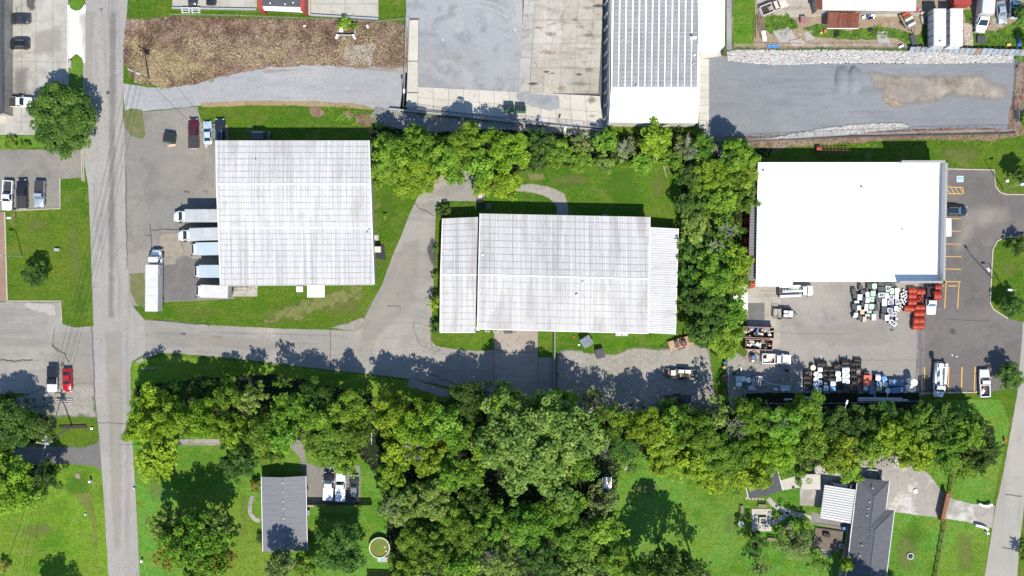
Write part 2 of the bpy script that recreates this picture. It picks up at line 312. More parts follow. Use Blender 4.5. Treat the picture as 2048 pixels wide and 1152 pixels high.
# lawns
sheet('lawn', [(255, 842), (1500, 800), (2000, 800), (2020, 850), (1990, 980), (1968, 1160), (278, 1160), (262, 900)], .008, M_lawn, .2)
sheet('lawn', [(-20, 925), (203, 930), (214, 1080), (218, 1170), (-20, 1170)], .008, M_lawn_l, .15)
sheet('lawn', [(1040, 345), (1180, 335), (1360, 310), (1365, 400), (1370, 700), (1340, 440), (1290, 440), (965, 425), (965, 395)], .008, M_lawn2, .3)
sheet('lawn', [(263, 725), (340, 712), (600, 735), (870, 768), (980, 800), (980, 850), (262, 860)], .012, M_lawn_l, .1)
sheet('lawn', [(863, 655), (1110, 655), (1110, 715), (985, 715), (863, 710)], .008, M_lawn2, .1)
sheet('lawn', [(1110, 655), (1370, 655), (1440, 650), (1460, 800), (1110, 800)], .008, M_lawn2, .1)
# woodland floor
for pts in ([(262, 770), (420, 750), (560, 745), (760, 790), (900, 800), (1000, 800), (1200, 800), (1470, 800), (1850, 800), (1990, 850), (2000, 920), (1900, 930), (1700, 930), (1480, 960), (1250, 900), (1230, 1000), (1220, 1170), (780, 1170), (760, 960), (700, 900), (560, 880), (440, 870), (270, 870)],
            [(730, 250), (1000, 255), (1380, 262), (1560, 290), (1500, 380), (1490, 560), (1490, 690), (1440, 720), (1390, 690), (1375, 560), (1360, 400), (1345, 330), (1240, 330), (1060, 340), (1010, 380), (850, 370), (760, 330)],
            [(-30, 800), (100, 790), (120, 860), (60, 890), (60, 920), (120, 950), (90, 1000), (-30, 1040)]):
    patch('woodland_floor', pts, .022, M_shade_litter, 1.6)
# roads
E = 60
sheet('main_road', [(174, -200), (171, 0), (170, 110), (167, 230), (164, 300), (177, 372), (182, 500), (187, 645), (190, 700), (190, 790), (196, 850), (203, 930), (208, 1000), (214, 1100), (219, 1180), (235, 1500), (300, 1500), (280, 1180), (277, 1100), (272, 1000), (266, 900), (262, 840), (261, 740), (264, 722), (290, 707), (288, 640), (262, 610), (257, 545), (252, 480), (250, 400), (250, 280), (246, 220), (247, 110), (256, 0), (262, -200)], .04, M_road, .07, .8)
sheet('side_street', [(255, 600), (290, 640), (330, 641), (420, 650), (560, 657), (690, 661), (716, 655), (728, 640), (745, 605), (765, 568), (785, 512), (803, 470), (818, 430), (835, 395), (850, 375), (880, 352), (930, 340), (965, 360), (975, 385), (960, 402), (885, 402), (872, 412), (870, 470), (868, 550), (864, 620), (862, 682), (872, 692), (905, 698), (950, 702), (990, 700), (1076, 715), (1110, 715), (1110, 780), (1080, 800), (1000, 800), (930, 782), (870, 767), (800, 755), (700, 744), (600, 733), (520, 722), (420, 712), (340, 706), (292, 708), (262, 724), (240, 690)], .036, M_street, .08, .8)
sheet('warehouse_parking_lot', [(248, 222), (290, 224), (395, 213), (402, 245), (455, 250), (458, 290), (445, 560), (470, 598), (392, 601), (330, 604), (292, 612), (262, 612), (250, 520)], .032, M_lot, .1, .8)
sheet('gravel_lane', [(245, 166), (300, 175), (350, 172), (410, 163), (440, 148), (520, 138), (560, 127), (640, 124), (720, 128), (800, 126), (815, 150), (815, 218), (780, 222), (700, 212), (600, 207), (500, 206), (400, 211), (350, 216), (250, 226)], .028, M_gravel, .2, .6)
patch('weed_field', [(246, 36), (340, 30), (640, 36), (818, 40), (822, 140), (730, 138), (600, 134), (540, 138), (440, 156), (395, 172), (330, 178), (270, 168), (243, 120)], .034, M_dry, 1.0)
patch('straw_verge', [(244, 60), (290, 60), (350, 90), (430, 120), (470, 140), (420, 168), (340, 182), (270, 172), (243, 130)], .042, M_straw, 3.5)
patch('straw_verge', [(400, 205), (500, 200), (640, 202), (720, 207), (760, 222), (700, 218), (600, 213), (500, 212), (402, 217)], .042, M_straw, .4)
for p in ([(615, 215), (640, 212), (655, 225), (640, 240), (622, 234)], [(680, 222), (700, 220), (712, 232), (700, 242)], [(705, 225), (740, 225), (765, 235), (740, 255), (712, 250)]): patch('dead_grass_patch', p, .046, M_dry, .7)
patch('bank_gravel', [(748, 208), (800, 222), (1000, 240), (1206, 260), (1215, 278), (1000, 262), (850, 268), (740, 250)], .030, M_gravel3, .8)
patch('gravel_spill', [(690, 90), (760, 85), (750, 110), (745, 135), (700, 130), (680, 112)], .046, M_pale, 1.0)
patch('dirt_track', [(520, 138), (720, 136), (820, 130), (820, 148), (740, 142), (640, 138), (530, 148)], .050, M_dirt2, .4)
# north-west lots
sheet('office_parking_lot', [(10, -60), (136, -60), (137, 110), (138, 185), (130, 270), (0, 270), (-60, 268), (-60, -60)], .030, M_conc, 0)
sheet('office_access_lane', [(-80, 298), (165, 300), (166, 355), (122, 358), (120, 418), (-80, 424)], .030, M_lot, .05)
sheet('pale_driveway_apron', [(135, 10), (171, 10), (171, 122), (168, 136), (165, 118), (152, 107), (140, 118), (135, 136)], .046, M_concw, 0)
sheet('grass_island', [(138, -60), (168, -60), (168, 12), (160, 21), (150, 22), (141, 17), (138, 10)], .052, M_lawn, .03)
sheet('grass_island', [(139, 126), (146, 112), (156, 109), (164, 116), (168, 128), (167, 290), (0, 298), (-80, 296), (-80, 272), (130, 270), (138, 180)], .050, M_lawn, .04)
sheet('red_brown_walk', [(-80, 424), (11, 424), (15, 602), (-80, 604)], .030, M_red_soil, 0)
strip('kerb', [(10, 424), (15, 604)], .22, .02, M_kerb, height=.14)
strip('kerb', [(120, 357), (121, 417), (30, 421)], .2, .02, M_kerb, height=.14)
strip('kerb', [(15, 602), (122, 602), (124, 640)], .2, .02, M_kerb, height=.14)
strip('kerb', [(163, 296), (165, 362)], .18, .03, M_kerb, height=.12); strip('kerb', [(166, 296), (169, 364)], .18, .045, M_kerb, height=.12)
strip('kerb', [(137, 22), (137, 290)], .16, .03, M_kerb, height=.13); strip('kerb', [(169, 128), (167, 290)], .16, .045, M_kerb, height=.13)
sheet('corner_lot', [(-80, 604), (20, 604), (122, 605), (125, 648), (150, 655), (189, 652), (194, 700), (192, 790), (150, 800), (100, 785), (-80, 790)], .032, M_street, .08)
patch('gravel_verge', [(100, 765), (192, 760), (198, 845), (160, 835), (120, 840), (60, 830), (10, 815), (20, 795)], .046, M_gravel3, 1.2)
sheet('house_driveway', [(-80, 890), (120, 893), (170, 895), (192, 887), (202, 878), (206, 945), (190, 932), (130, 927), (-80, 925)], .034, M_new, .06)
patch('lawn_wear', [(145, 985), (185, 985), (195, 1050), (195, 1100), (188, 1095), (183, 1040)], .016, M_dgrass, .6)
patch('lawn_wear', [(146, 945), (162, 945), (163, 960), (148, 960)], .016, M_dirt, .5)
# north yard
sheet('storage_yard', [(812, -200), (1215, -200), (1215, 262), (1180, 262), (800, 218), (812, 120)], .028, M_blue, .02)
sheet('east_gravel_yard', [(1405, 112), (2034, 118), (2030, 266), (1990, 262), (1700, 272), (1440, 284), (1405, 282)], .030, M_gravel2, .05)
patch('bare_dirt_area', [(1728, 136), (1800, 142), (1900, 144), (1960, 142), (1990, 160), (2020, 165), (2020, 210), (1900, 198), (1870, 212), (1790, 218), (1762, 210), (1765, 198), (1745, 180)], .036, M_dirt2, 1.5)
patch('bare_dirt_area', [(1760, 190), (1800, 200), (1825, 215), (1785, 218), (1768, 208)], .041, M_dirt, .6)
patch('dirt_verge', [(1420, 272), (1700, 262), (1900, 252), (2010, 255), (2035, 120), (2060, 120), (2070, 270), (1990, 285), (1800, 282), (1560, 300), (1440, 300)], .044, M_dry, .9)
patch('dirt_verge', [(1460, -60), (2100, -60), (2100, 104), (1820, 104), (1456, 104)], .020, M_dirt, 1.5)
sheet('grass_strip', [(1470, -60), (1511, -60), (1510, 60), (1506, 92), (1466, 88)], .040, M_lawn, .12)
for p in ([(1525, 30), (1575, 28), (1592, 40), (1600, 60), (1560, 62), (1545, 72), (1528, 60)], [(1600, 55), (1640, 45), (1700, 58), (1760, 50), (1810, 60), (1835, 70), (1855, 30), (1858, 92), (1820, 92), (1790, 80), (1700, 82), (1630, 76)],
          [(1945, 50), (1990, 62), (2048, 30), (2060, 98), (1960, 98), (1925, 95)], [(1470, 92), (1550, 97), (1640, 92), (1830, 96), (1830, 103), (1470, 101)], [(1925, 20), (1945, 18), (1948, 60), (1928, 62)]):
    patch('weed_patch', p, .036, M_weed, .8, seed=RND.random() * 9)
for p in ([(1540, 60), (1580, 55), (1600, 80), (1560, 92)], [(1605, 62), (1625, 58), (1632, 80), (1612, 84)], [(1750, 62), (1775, 60), (1785, 90), (1755, 92)], [(1930, 45), (1950, 50), (1945, 92), (1928, 90)]): patch('rubble_patch', p, .040, M_pale, .6, kind='structure')
sheet('tan_slab', [(1512, -60), (1634, -60), (1632, 34), (1515, 34)], .030, M_tan, 0)
sheet('tan_slab', [(1632, 18), (1845, 18), (1845, 32), (1760, 34), (1632, 32)], .030, M_tan, .05)
# east lot
sheet('customer_parking_lot', [(1838, 330), (1988, 341), (1990, 370), (1998, 384), (2015, 388), (2150, 388), (2150, 474), (2012, 474), (1994, 482), (1985, 500), (1982, 560), (1980, 606), (1986, 618), (2012, 636), (2046, 644), (2042, 700), (2035, 776), (1950, 786), (1838, 786)], .032, M_dark, 0)
sheet('equipment_yard', [(1494, 560), (1840, 560), (1841, 840), (1480, 840), (1462, 800), (1460, 730), (1494, 710)], .028, M_yard, .05)
sheet('concrete_pad', [(1496, 568), (1562, 568), (1559, 718), (1494, 718)], .036, M_tan, 0)
sheet('asphalt_infill', [(1496, 606), (1529, 606), (1529, 640), (1496, 640)], .041, M_new, 0)
patch('yard_dirt', [(1455, 690), (1495, 715), (1530, 725), (1510, 745), (1480, 800), (1455, 830), (1450, 740)], .044, M_gravel3, .8)
patch('yard_dirt', [(1480, 785), (1840, 782), (1842, 850), (1480, 850)], .044, M_shade_litter, .8)
strip('kerb', [(1890, 338), (1988, 340), (1990, 372), (2000, 385), (2014, 389), (2150, 389)], .22, .03, M_kerb, height=.14)
strip('kerb', [(2150, 474), (2012, 474), (1994, 482), (1985, 500), (1982, 560), (1980, 606), (1986, 618), (2015, 637)], .22, .03, M_kerb, height=.14)
strip('kerb', [(1840, 787), (1955, 784)], .25, .03, M_kerb, height=.14)
sheet('east_road', [(2150, 645), (2046, 644), (2042, 700), (2034, 790), (2018, 880), (2008, 940), (1992, 1010), (1984, 1060), (1968, 1160), (1920, 1500), (1990, 1500), (2034, 1160), (2040, 1080), (2052, 980), (2150, 700)], .030, GM('pale_road', (.30, .28, .25), [('n', .07, (.35, .32, .28), .45, .62, .7), ('n', (.7, .07), (.23, .215, .195), .5, .66, .5), ('n', 5, (.2, .19, .17), .5, .66, .45), ('c', .1, (.12, .11, .1), .006, 0, .35)], bump=(11, .01)), .06)
M_ddrive = GM('patched_concrete_drive', (.31, .285, .245), [('n', .25, (.52, .49, .44), .52, .60, .85), ('n', .1, (.22, .205, .185), .45, .6, .6), ('n', 1.5, (.2, .185, .165), .5, .64, .5), ('n', 5, (.4, .38, .34), .54, .66, .4), ('c', .16, (.12, .11, .1), .006, 0, .35)], bump=(9, .012))
sheet('concrete_driveway', [(1600, 950), (1640, 930), (1700, 925), (1750, 905), (1800, 915), (1835, 932), (1860, 950), (1880, 978), (1905, 998), (1945, 1008), (1990, 1010), (1984, 1056), (1945, 1046), (1900, 1038), (1850, 1032), (1790, 1024), (1760, 1024), (1600, 1010)], .026, M_ddrive, .1)
sheet('asphalt_driveway', [(560, 880), (600, 880), (610, 900), (612, 925), (640, 935), (720, 930), (722, 1004), (612, 1008), (606, 1000), (606, 950), (600, 915), (585, 898)], .028, M_lot, .08)
patch('gravel_track', [(355, 876), (440, 876), (445, 892), (355, 892)], .028, M_gravel3, .4)
# behind warehouse two
patch('gravel_path', [(1035, 368), (1065, 366), (1100, 372), (1130, 385), (1138, 410), (1138, 440), (1112, 440), (1112, 412), (1095, 396), (1060, 386), (1030, 384)], .020, M_gravel3, .35)
patch('dry_lawn_area', [(1050, 345), (1090, 345), (1095, 362), (1060, 365)], .018, M_ruts, .8)
for p in ([(1325, 330), (1329, 350), (1338, 366), (1334, 350), (1330, 330)], [(1336, 330), (1338, 345), (1342, 350), (1340, 332)]): patch('tyre_rut', p, .02, M_dirt, .12, amp=.05)
sheet('concrete_apron', [(988, 658), (1076, 658), (1076, 800), (988, 800)], .046, M_apron, 0)
patch('gravel_lot', [(1114, 700), (1140, 695), (1180, 702), (1230, 705), (1270, 692), (1330, 695), (1380, 680), (1420, 695), (1430, 760), (1440, 830), (1110, 830), (1110, 712)], .030, M_gravel3, .9)
patch('gravel_verge', [(820, 640), (862, 650), (866, 690), (900, 702), (870, 706), (835, 690)], .044, M_gravel3, .6)
patch('gravel_verge', [(655, 655), (690, 645), (725, 632), (735, 640), (718, 662), (690, 664)], .044, M_gravel3, .6)
patch('gravel_verge', [(820, 755), (880, 772), (940, 790), (1000, 805), (1000, 818), (900, 800), (810, 775)], .044, M_gravel3, .5)
patch('gravel_verge', [(265, 725), (292, 707), (330, 702), (300, 716), (280, 728)], .048, M_gravel3, .4)
patch('dry_lawn_area', [(495, 640), (560, 606), (640, 575), (740, 560), (735, 600), (600, 650), (500, 658)], .016, M_ruts, 3.5)
sheet('grass_island', [(248, 222), (262, 217), (284, 219), (288, 245), (290, 270), (284, 278), (262, 272), (250, 255)], .044, GM('worn_island_grass', (.12, .135, .05), [('n', .3, (.17, .155, .08), .45, .6, .8), ('n', 2, (.07, .11, .03), .5, .62, .6), ('n', 7, (.2, .18, .1), .54, .66, .5)], bump=(5, .08)), .15)
sheet('grass_wedge', [(259, 548), (290, 545), (292, 605), (288, 616), (272, 608), (260, 580)], .044, bpy.data.materials['worn_island_grass'], .15)
sheet('asphalt_patch', [(327, 530), (352, 528), (352, 520), (372, 511), (392, 520), (395, 600), (327, 602)], .038, M_new, .06)
patch('sandy_patch', [(312, 465), (360, 460), (372, 510), (350, 522), (318, 515)], .042, GM('sandy_asphalt', (.27, .235, .18), [('n', 1, (.2, .175, .14), .45, .6, .6)], edge=.35), 1.2)
patch('riprap_bed', [(1450, 102), (1560, 99), (1815, 101), (2030, 110), (2026, 126), (1860, 129), (1640, 129), (1500, 128)], .050, M_rbed, .5); patch('riprap_bed', [(1526, 281), (1640, 257), (1700, 249), (1804, 245), (1824, 254), (1700, 269)], .050, M_rbed, .5)
# stains, worn spots
ZI = [0]
M_soft = GM('sun_dried_turf', (.17, .175, .055), [('n', 1.5, (.10, .13, .03), .48, .62, .6)], edge=.3, soft=2.4); M_lush = GM('lush_turf', (.062, .150, .014), [('n', 1.5, (.07, .165, .016), .48, .62, .6)], edge=.3, soft=2.4)
for i, (x0, y0, x1, y1, m) in enumerate(((30, 430, 110, 470, 0), (130, 380, 170, 640, 0), (40, 600, 120, 620, 1), (140, 560, 180, 640, 1), (420, 215, 560, 245, 0), (560, 220, 620, 250, 1), (330, 610, 480, 640, 0), (480, 600, 620, 620, 1), (640, 590, 740, 640, 0), (745, 380, 800, 470, 1), (750, 480, 780, 560, 0), (1090, 340, 1200, 380, 0), (1200, 330, 1290, 420, 1), (1290, 340, 1340, 400, 0),
        (1240, 960, 1340, 1000, 0), (1440, 1000, 1480, 1080, 0), (1600, 1110, 1650, 1152, 0), (1800, 1040, 1860, 1100, 1), (1780, 1060, 1850, 1150, 0), (1900, 1060, 1960, 1150, 0), (1860, 960, 1890, 990, 0), (370, 895, 435, 920, 0), (290, 950, 330, 1010, 0), (470, 950, 500, 1100, 0), (620, 1015, 740, 1050, 1), (20, 1040, 120, 1080, 0), (120, 940, 190, 1000, 1), (1860, 285, 1990, 330, 0), (1700, 285, 1850, 300, 0), (600, 745, 720, 765, 1), (1990, 520, 2040, 560, 0))):
    patch('turf_tone', [(x0, (y0 + y1) / 2), ((x0 * 3 + x1) / 4, y0), ((x0 + x1 * 3) / 4, y0), (x1, (y0 + y1) / 2), ((x0 + x1 * 3) / 4, y1), ((x0 * 3 + x1) / 4, y1)], .017 - .00015 * i + .004 * 0, M_lush if m else M_soft, 2.2)
M_maroon = GM('maroon_stalks', (.085, .04, .03), [('n', 2, (.16, .10, .07), .48, .6, .7)], edge=.6, soft=1.2); M_wsoft = GM('sparse_weeds', (.07, .10, .02), [('n', 2, (.14, .13, .05), .48, .6, .7)], edge=.6, soft=1.2)
for i, (x0, y0, x1, y1, m) in enumerate(((405, 55, 445, 92, 0), (530, 62, 560, 80, 0), (585, 70, 615, 96, 0), (660, 70, 690, 105, 0), (672, 112, 720, 132, 0), (460, 100, 500, 122, 0), (330, 60, 360, 80, 0), (770, 95, 800, 125, 1), (300, 42, 335, 70, 1), (505, 105, 540, 125, 1), (560, 40, 600, 56, 1), (790, 48, 818, 80, 1), (440, 128, 520, 140, 0))): patch('weed_clump', [(x0, (y0 + y1) / 2), ((x0 + x1) / 2, y0), (x1, (y0 + y1) / 2), ((x0 + x1) / 2, y1)], .056 + .0003 * i, M_wsoft if m else M_maroon, 1.2)
patch('surface_wear', [(360, 663), (374, 663), (376, 672), (358, 672)], .0595, M_stain, .5); patch('surface_wear', [(418, 670), (448, 672), (444, 678), (420, 676)], .0592, M_rust, .4); patch('surface_wear', [(792, 586), (800, 586), (800, 592), (792, 592)], .0588, M_stain, .3); patch('surface_wear', [(1776, 655), (1790, 655), (1788, 664), (1778, 664)], .0585, M_stain, .5)
def zi(): ZI[0] += 1; return ZI[0] * .0012
for p, m, fe in (([(300, 655), (420, 665), (560, 675), (640, 690), (560, 712), (420, 698), (310, 690)], M_dust, 1.6), ([(100, 655), (190, 655), (196, 780), (130, 775), (95, 720)], M_dust, 2.0), ([(-20, 668), (95, 676), (95, 700), (-20, 696)], M_dust, 1.2), ([(760, 560), (800, 480), (850, 470), (840, 600), (790, 660), (740, 700), (700, 735), (720, 640)], M_dust, 2.2),
             ([(840, 400), (880, 365), (940, 360), (930, 385), (880, 400)], M_dust, 1.5), ([(246, 240), (258, 240), (262, 520), (256, 600), (250, 520)], M_dust, .7), ([(150, 20), (195, 20), (185, 280), (172, 280)], M_dust, 1.2), ([(300, 300), (420, 300), (410, 390), (300, 400)], M_dust, 2.2), ([(215, 20), (238, 20), (232, 640), (212, 640)], M_dusk, 1.0),
             ([(1580, 640), (1780, 640), (1800, 700), (1600, 700)], M_dust, 2.5), ([(1900, 400), (2030, 400), (2040, 460), (1960, 470), (1900, 540)], M_dust, 2.5), ([(400, 640 + 20), (690, 668), (690, 676), (400, 668)], M_dusk, .6), ([(60, 60), (130, 40), (130, 110), (60, 118)], M_dust, 1.6), ([(20, 130), (60, 130), (60, 200), (20, 200)], M_dusk, 1.5),
             ([(205, 660), (250, 660), (245, 1100), (225, 1100)], M_dust, 1.0)): patch('surface_wear', p, .060 + zi(), m, fe)
for p, m in (([(312, 450), (365, 455), (362, 462), (312, 458)], M_stain), ([(300, 478), (306, 478), (304, 485), (298, 484)], M_stain), ([(190, 10), (210, 12), (215, -5), (205, 40)], M_stain), ([(52, -8), (76, -8), (72, 20), (58, 26), (50, 12)], M_stain), ([(118, 718), (135, 720), (130, 738), (116, 735)], M_stain),
             ([(365, 380), (382, 380), (384, 388), (366, 388)], M_stain), ([(402, 378), (412, 377), (424, 384), (420, 388), (404, 386)], M_stain), ([(270, 450), (285, 448), (282, 462)], M_stain), ([(30, 600), (115, 606), (118, 640), (60, 622)], M_pale), ([(860, 470), (850, 500), (872, 560), (876, 480)], M_stain), ([(885, 118), (935, 110), (945, 118), (890, 126)], M_pale),
             ([(400, 335), (425, 332), (425, 340), (402, 345)], M_pale), ([(1060, 95), (1085, 105), (1122, 108), (1128, 114), (1090, 114), (1060, 104)], M_rust), ([(1105, 170), (1130, 165), (1140, 182), (1110, 190)], M_rust),
             ([(1896, 655), (1912, 655), (1914, 668), (1900, 672)], M_stain), ([(636, 985), (640, 985), (641, 992), (635, 991)], M_stain)):
    patch('surface_stain', p, .060 + zi(), m, .9)
for i in range(26):     # oil spots and worn blotches on the yard east of the lane
    x = RND.uniform(1060, 1200); y = RND.uniform(0, 250); r = RND.uniform(3, 12)
    patch('surface_stain', [(x - r * 1.8, y), (x, y - r * .4), (x + r * 1.8, y), (x, y + r * .5)], .118, M_stain if i % 3 else M_rust, .3, step=.3, amp=.1) if i % 2 else None
for k, rr in ((0, 104), (1, 92)):
    strip('tyre_arc', [(950 + rr * math.cos(t) * 1.0, 95 + rr * math.sin(t) * .9) for t in [math.radians(a) for a in range(-115, 10, 8)]], .3, .034, paint('chalk_mark', (.30, .30, .30), .9, var=.2), amp=.08)
# cracks and joints
for k, (p, wd) in enumerate([([(300, 448), (302, 470), (303, 505)], .12), ([(303, 460), (360, 459)], .12), ([(290, 471), (305, 472)], .08), ([(300, 640), (330, 642), (420, 651)], .1), ([(660, 660), (662, 742)], .1), ([(776, 612), (800, 612), (800, 620)], .1),
             ([(830, 405), (838, 415), (870, 432)], .1), ([(1010, 700), (985, 700)], .1), ([(0, 720), (30, 722), (65, 719)], .16), ([(105, 690), (130, 710), (138, 725)], .14), ([(183, 652), (187, 720), (190, 790)], .12), ([(1890, 640), (1980, 642)], .04), ([(1838, 720), (1600, 722)], .025), ([(1562, 666), (1700, 668)], .025),
             ([(850, 745), (920, 770), (1000, 792), (1030, 798)], .14), ([(252, 330), (253, 420), (255, 480), (253, 540)], .1), ([(2010, 990), (2045, 992)], .1), ([(2005, 1095), (2040, 1100)], .1), ([(192, 845), (262, 848)], .06), ([(110, 655), (105, 690), (118, 705)], .08)]):
    strip('pavement_crack', p, wd, .114 + .0008 * k, M_crack, amp=.25, step=.5, seed=k)
# slabs of the storage yard
def slab_grid(rows, z, mat, name='concrete_slab', amp=.0):
    for quad in rows:
        pts = [Vector(W(x, y)) for x, y in quad]; c = sum(pts, Vector((0, 0))) / 4
        pts = [p + (c - p).normalized() * .035 for p in pts]
        mb = MB(); mb.prism([(p.x, p.y) for p in pts], .01, z + RND.uniform(0, .012)); o = mb.build(name, mat, YARD)
def quadgrid(xs, ys, sk=0.0):
    return [[(xs[i] + sk * ys[j], ys[j]), (xs[i + 1] + sk * ys[j], ys[j]), (xs[i + 1] + sk * ys[j + 1], ys[j + 1]), (xs[i] + sk * ys[j + 1], ys[j + 1])] for i in range(len(xs) - 1) for j in range(len(ys) - 1)]
b = MB(); b.prism([W(*p) for p in [(1045, -200), (1214, -200), (1206, 262), (1050, 232), (1045, 190)]], .005, .05); YARD = b.build('concrete_yard', M_joint, kind='structure')
slab_grid(quadgrid([1070, 1097, 1129, 1157, 1188, 1207], [-60, -8, 40, 88, 136, 187], -.055), .10, M_tan)
slab_grid(quadgrid([1032 + 16, 1070], [-60, 0, 60, 115, 184], -.06), .095, M_conc)
b = MB(); b.prism([W(*p) for p in [(816, 174), (1120, 188), (1200, 190), (1206, 258), (814, 214)]], .005, .05); YARD = b.build('concrete_margin', M_joint, kind='structure')
def lerp(a, b_, t): return (a[0] + (b_[0] - a[0]) * t, a[1] + (b_[1] - a[1]) * t)
TL, TR, BL, BR = (836, 174), (1200, 192), (836, 216), (1206, 257)
qs = []
for i in range(12):
    for j in range(2):
        t0, t1 = i / 12, (i + 1) / 12; v0, v1 = j / 2, (j + 1) / 2
        q = [lerp(lerp(TL, TR, t0), lerp(BL, BR, t0), v0), lerp(lerp(TL, TR, t1), lerp(BL, BR, t1), v0), lerp(lerp(TL, TR, t1), lerp(BL, BR, t1), v1), lerp(lerp(TL, TR, t0), lerp(BL, BR, t0), v1)]; qs.append(q)
slab_grid(qs, .09, M_concl)
b = MB(); b.prism([W(*p) for p in [(818, 36), (838, 36), (835, 216), (812, 214)]], .005, .05); YARD = b.build('concrete_edge', M_joint, kind='structure')
slab_grid([[(819, 40), (837, 40), (836, 122), (816, 122)], [(816, 123), (836, 123), (836, 185), (814, 185)], [(814, 186), (836, 186), (835, 215), (812, 213)]], .09, M_concl)
sheet('asphalt_patch', [(1034, 185), (1118, 192), (1120, 215), (1100, 222), (1060, 212), (1040, 205), (1032, 196)], .125, M_blue, .15)
# office lot slab joints
for x in (44, 72, 106): strip('slab_joint', [(x, 0), (x - 1, 265)], .05, .045, M_joint, amp=.08)
for y in (122, 205): strip('slab_joint', [(16, y), (136, y + 3)], .05, .049, M_joint, amp=.08)
M_slabst = GM('slab_stain', (.19, .175, .15), [('n', 1.5, (.25, .23, .2), .48, .6, .6)], edge=.4, soft=1.8)
for i, (x0, y0, x1, y1, m) in enumerate(((1150, 8, 1200, 24, 0), (1120, 48, 1200, 60, 0), (1150, 62, 1204, 78, 0), (1160, 100, 1200, 112, 0), (1140, 120, 1200, 128, 0), (1150, 134, 1204, 146, 0), (1120, 160, 1200, 176, 0), (1165, 186, 1200, 215, 0), (1060, 96, 1128, 114, 1), (1105, 165, 1140, 188, 1), (1165, 225, 1200, 240, 0), (1080, 60, 1120, 75, 0))):
    patch('slab_stain', [(x0, (y0 + y1) / 2), ((x0 + x1) / 2, y0), (x1, (y0 + y1) / 2), ((x0 + x1) / 2, y1)], .119 + .0006 * i, M_rust if m else M_slabst, .8)
# asphalt apron joints as slabs at warehouse two
for (a, b_, c, d) in ((988, 658, 1076, 705), (988, 706, 1076, 752), (988, 753, 1076, 800)): strip('slab_joint', [(a, d), (c, d)], .06, .054, M_crack)
strip('slab_joint', [(988, 658), (988, 800)], .08, .058, M_crack); strip('slab_joint', [(1076, 658), (1076, 800)], .08, .058, M_crack)
# walk beside the long shed
b = MB()
for i in range(9):
    y0 = 118 + i * 15.5; b = MB(); b.prism([W(*p) for p in [(1398, y0), (1418, y0), (1418 - .3 * 1, y0 + 15), (1398, y0 + 15)]], .01, .07)
    if i == 0: WALK = b.build('concrete_walk', M_concl, kind='structure')
    else: b.build('walk_slab', M_concl, WALK)
# parking marks
def line(p, wd=.14, m=M_yel, name='parking_line', z=.05): return strip(name, p, wd, z, m)
for y in (411, 437, 462, 488, 513, 538, 563): line([(1891, y), (1922, y + .5)])
line([(1891, 374), (1926, 375)]); line([(1891, 387), (1926, 388)]); line([(1926, 375), (1926, 388)])
for x in (1892, 1901, 1910, 1919): line([(x, 375), (x + 8, 387)], .12, z=.056)
for x in (1840 + 9, 1897 + .5, 1924, 1950): line([(x, 734), (x - 1.5, 782)], .2)
for a in ([(1890, 563), (1918, 563), (1915, 617)], [(1892, 564), (1889, 617)], [(1897, 572), (1913, 572)], [(1880, 572), (1888, 572)]): line(a, .16, z=.056)
b = MB(); x, y = W(1920, 358); b.add([(x - .65, y - .6, .055), (x + .65, y - .6, .055), (x + .65, y + .6, .055), (x - .65, y + .6, .055)], [(0, 1, 2, 3)])
HC = b.build('accessible_parking_mark', M_wpaint, kind='structure')
b = MB(); b.add([(x - .53, y - .48, .060), (x + .53, y - .48, .060), (x + .53, y + .48, .060), (x - .53, y + .48, .060)], [(0, 1, 2, 3)]); b.build('blue_field', M_bpaint, HC)
b = MB()
def flat(mb, pts, wd, z):
    for (x0, y0), (x1, y1) in zip(pts, pts[1:]):
        d = Vector((x1 - x0, y1 - y0)).normalized() * wd / 2; n_ = Vector((-d.y, d.x)); z += .001
        mb.add([(x0 - d.x + n_.x, y0 - d.y + n_.y, z), (x0 - d.x - n_.x, y0 - d.y - n_.y, z), (x1 + d.x - n_.x, y1 + d.y - n_.y, z), (x1 + d.x + n_.x, y1 + d.y + n_.y, z)], [(0, 1, 2, 3)])
flat(b, [(x + .1 + .26 * math.cos(t), y - .1 + .26 * math.sin(t)) for t in [math.radians(a) for a in range(120, 400, 25)]], .07, .064)
flat(b, [(x + .05, y + .38), (x + .05, y + .02), (x - .2, y + .02), (x - .32, y - .3)], .08, .08); b.build('wheelchair_symbol', M_wpaint, HC)
# manhole
b = MB(); x, y = W(216, 185); b.lathe([(.0, .05), (.36, .05), (.38, .045)], (x, y, 0), 20); b.build('manhole_cover', paint('cast_iron', (.07, .065, .06), .8), kind='structure')
# ---------------------------------------------------------------- buildings
M_roof = GM('galvanised_white_roof', (.54, .53, .515), [('n', (.5, .02), (.45, .445, .435), .46, .62, .6), ('m', (1.6, .02), (.42, .415, .41), .50, .66, .6), ('m', (8.0, .035), (.26, .255, .25), .48, .64, .7), ('n', (.30, .06), (.27, .25, .235), .52, .66, .6), ('n', (.6, .5), (.34, .32, .30), .56, .68, .5), ('n', 4, (.3, .29, .28), .52, .66, .3)], rough=.6, spec=.35, rnd=.02)
M_roof1 = GM('galvanised_white_roof_b', (.57, .56, .55), [('n', (.5, .03), (.47, .46, .45), .46, .62, .6), ('m', (1.6, .03), (.46, .45, .44), .50, .66, .6), ('m', (8.0, .05), (.28, .275, .27), .48, .63, .75), ('n', (.22, .07), (.32, .30, .28), .52, .66, .55), ('n', (.6, .5), (.38, .36, .34), .56, .68, .5), ('n', 4, (.4, .39, .38), .5, .66, .3)], rough=.6, spec=.35, rnd=.02)
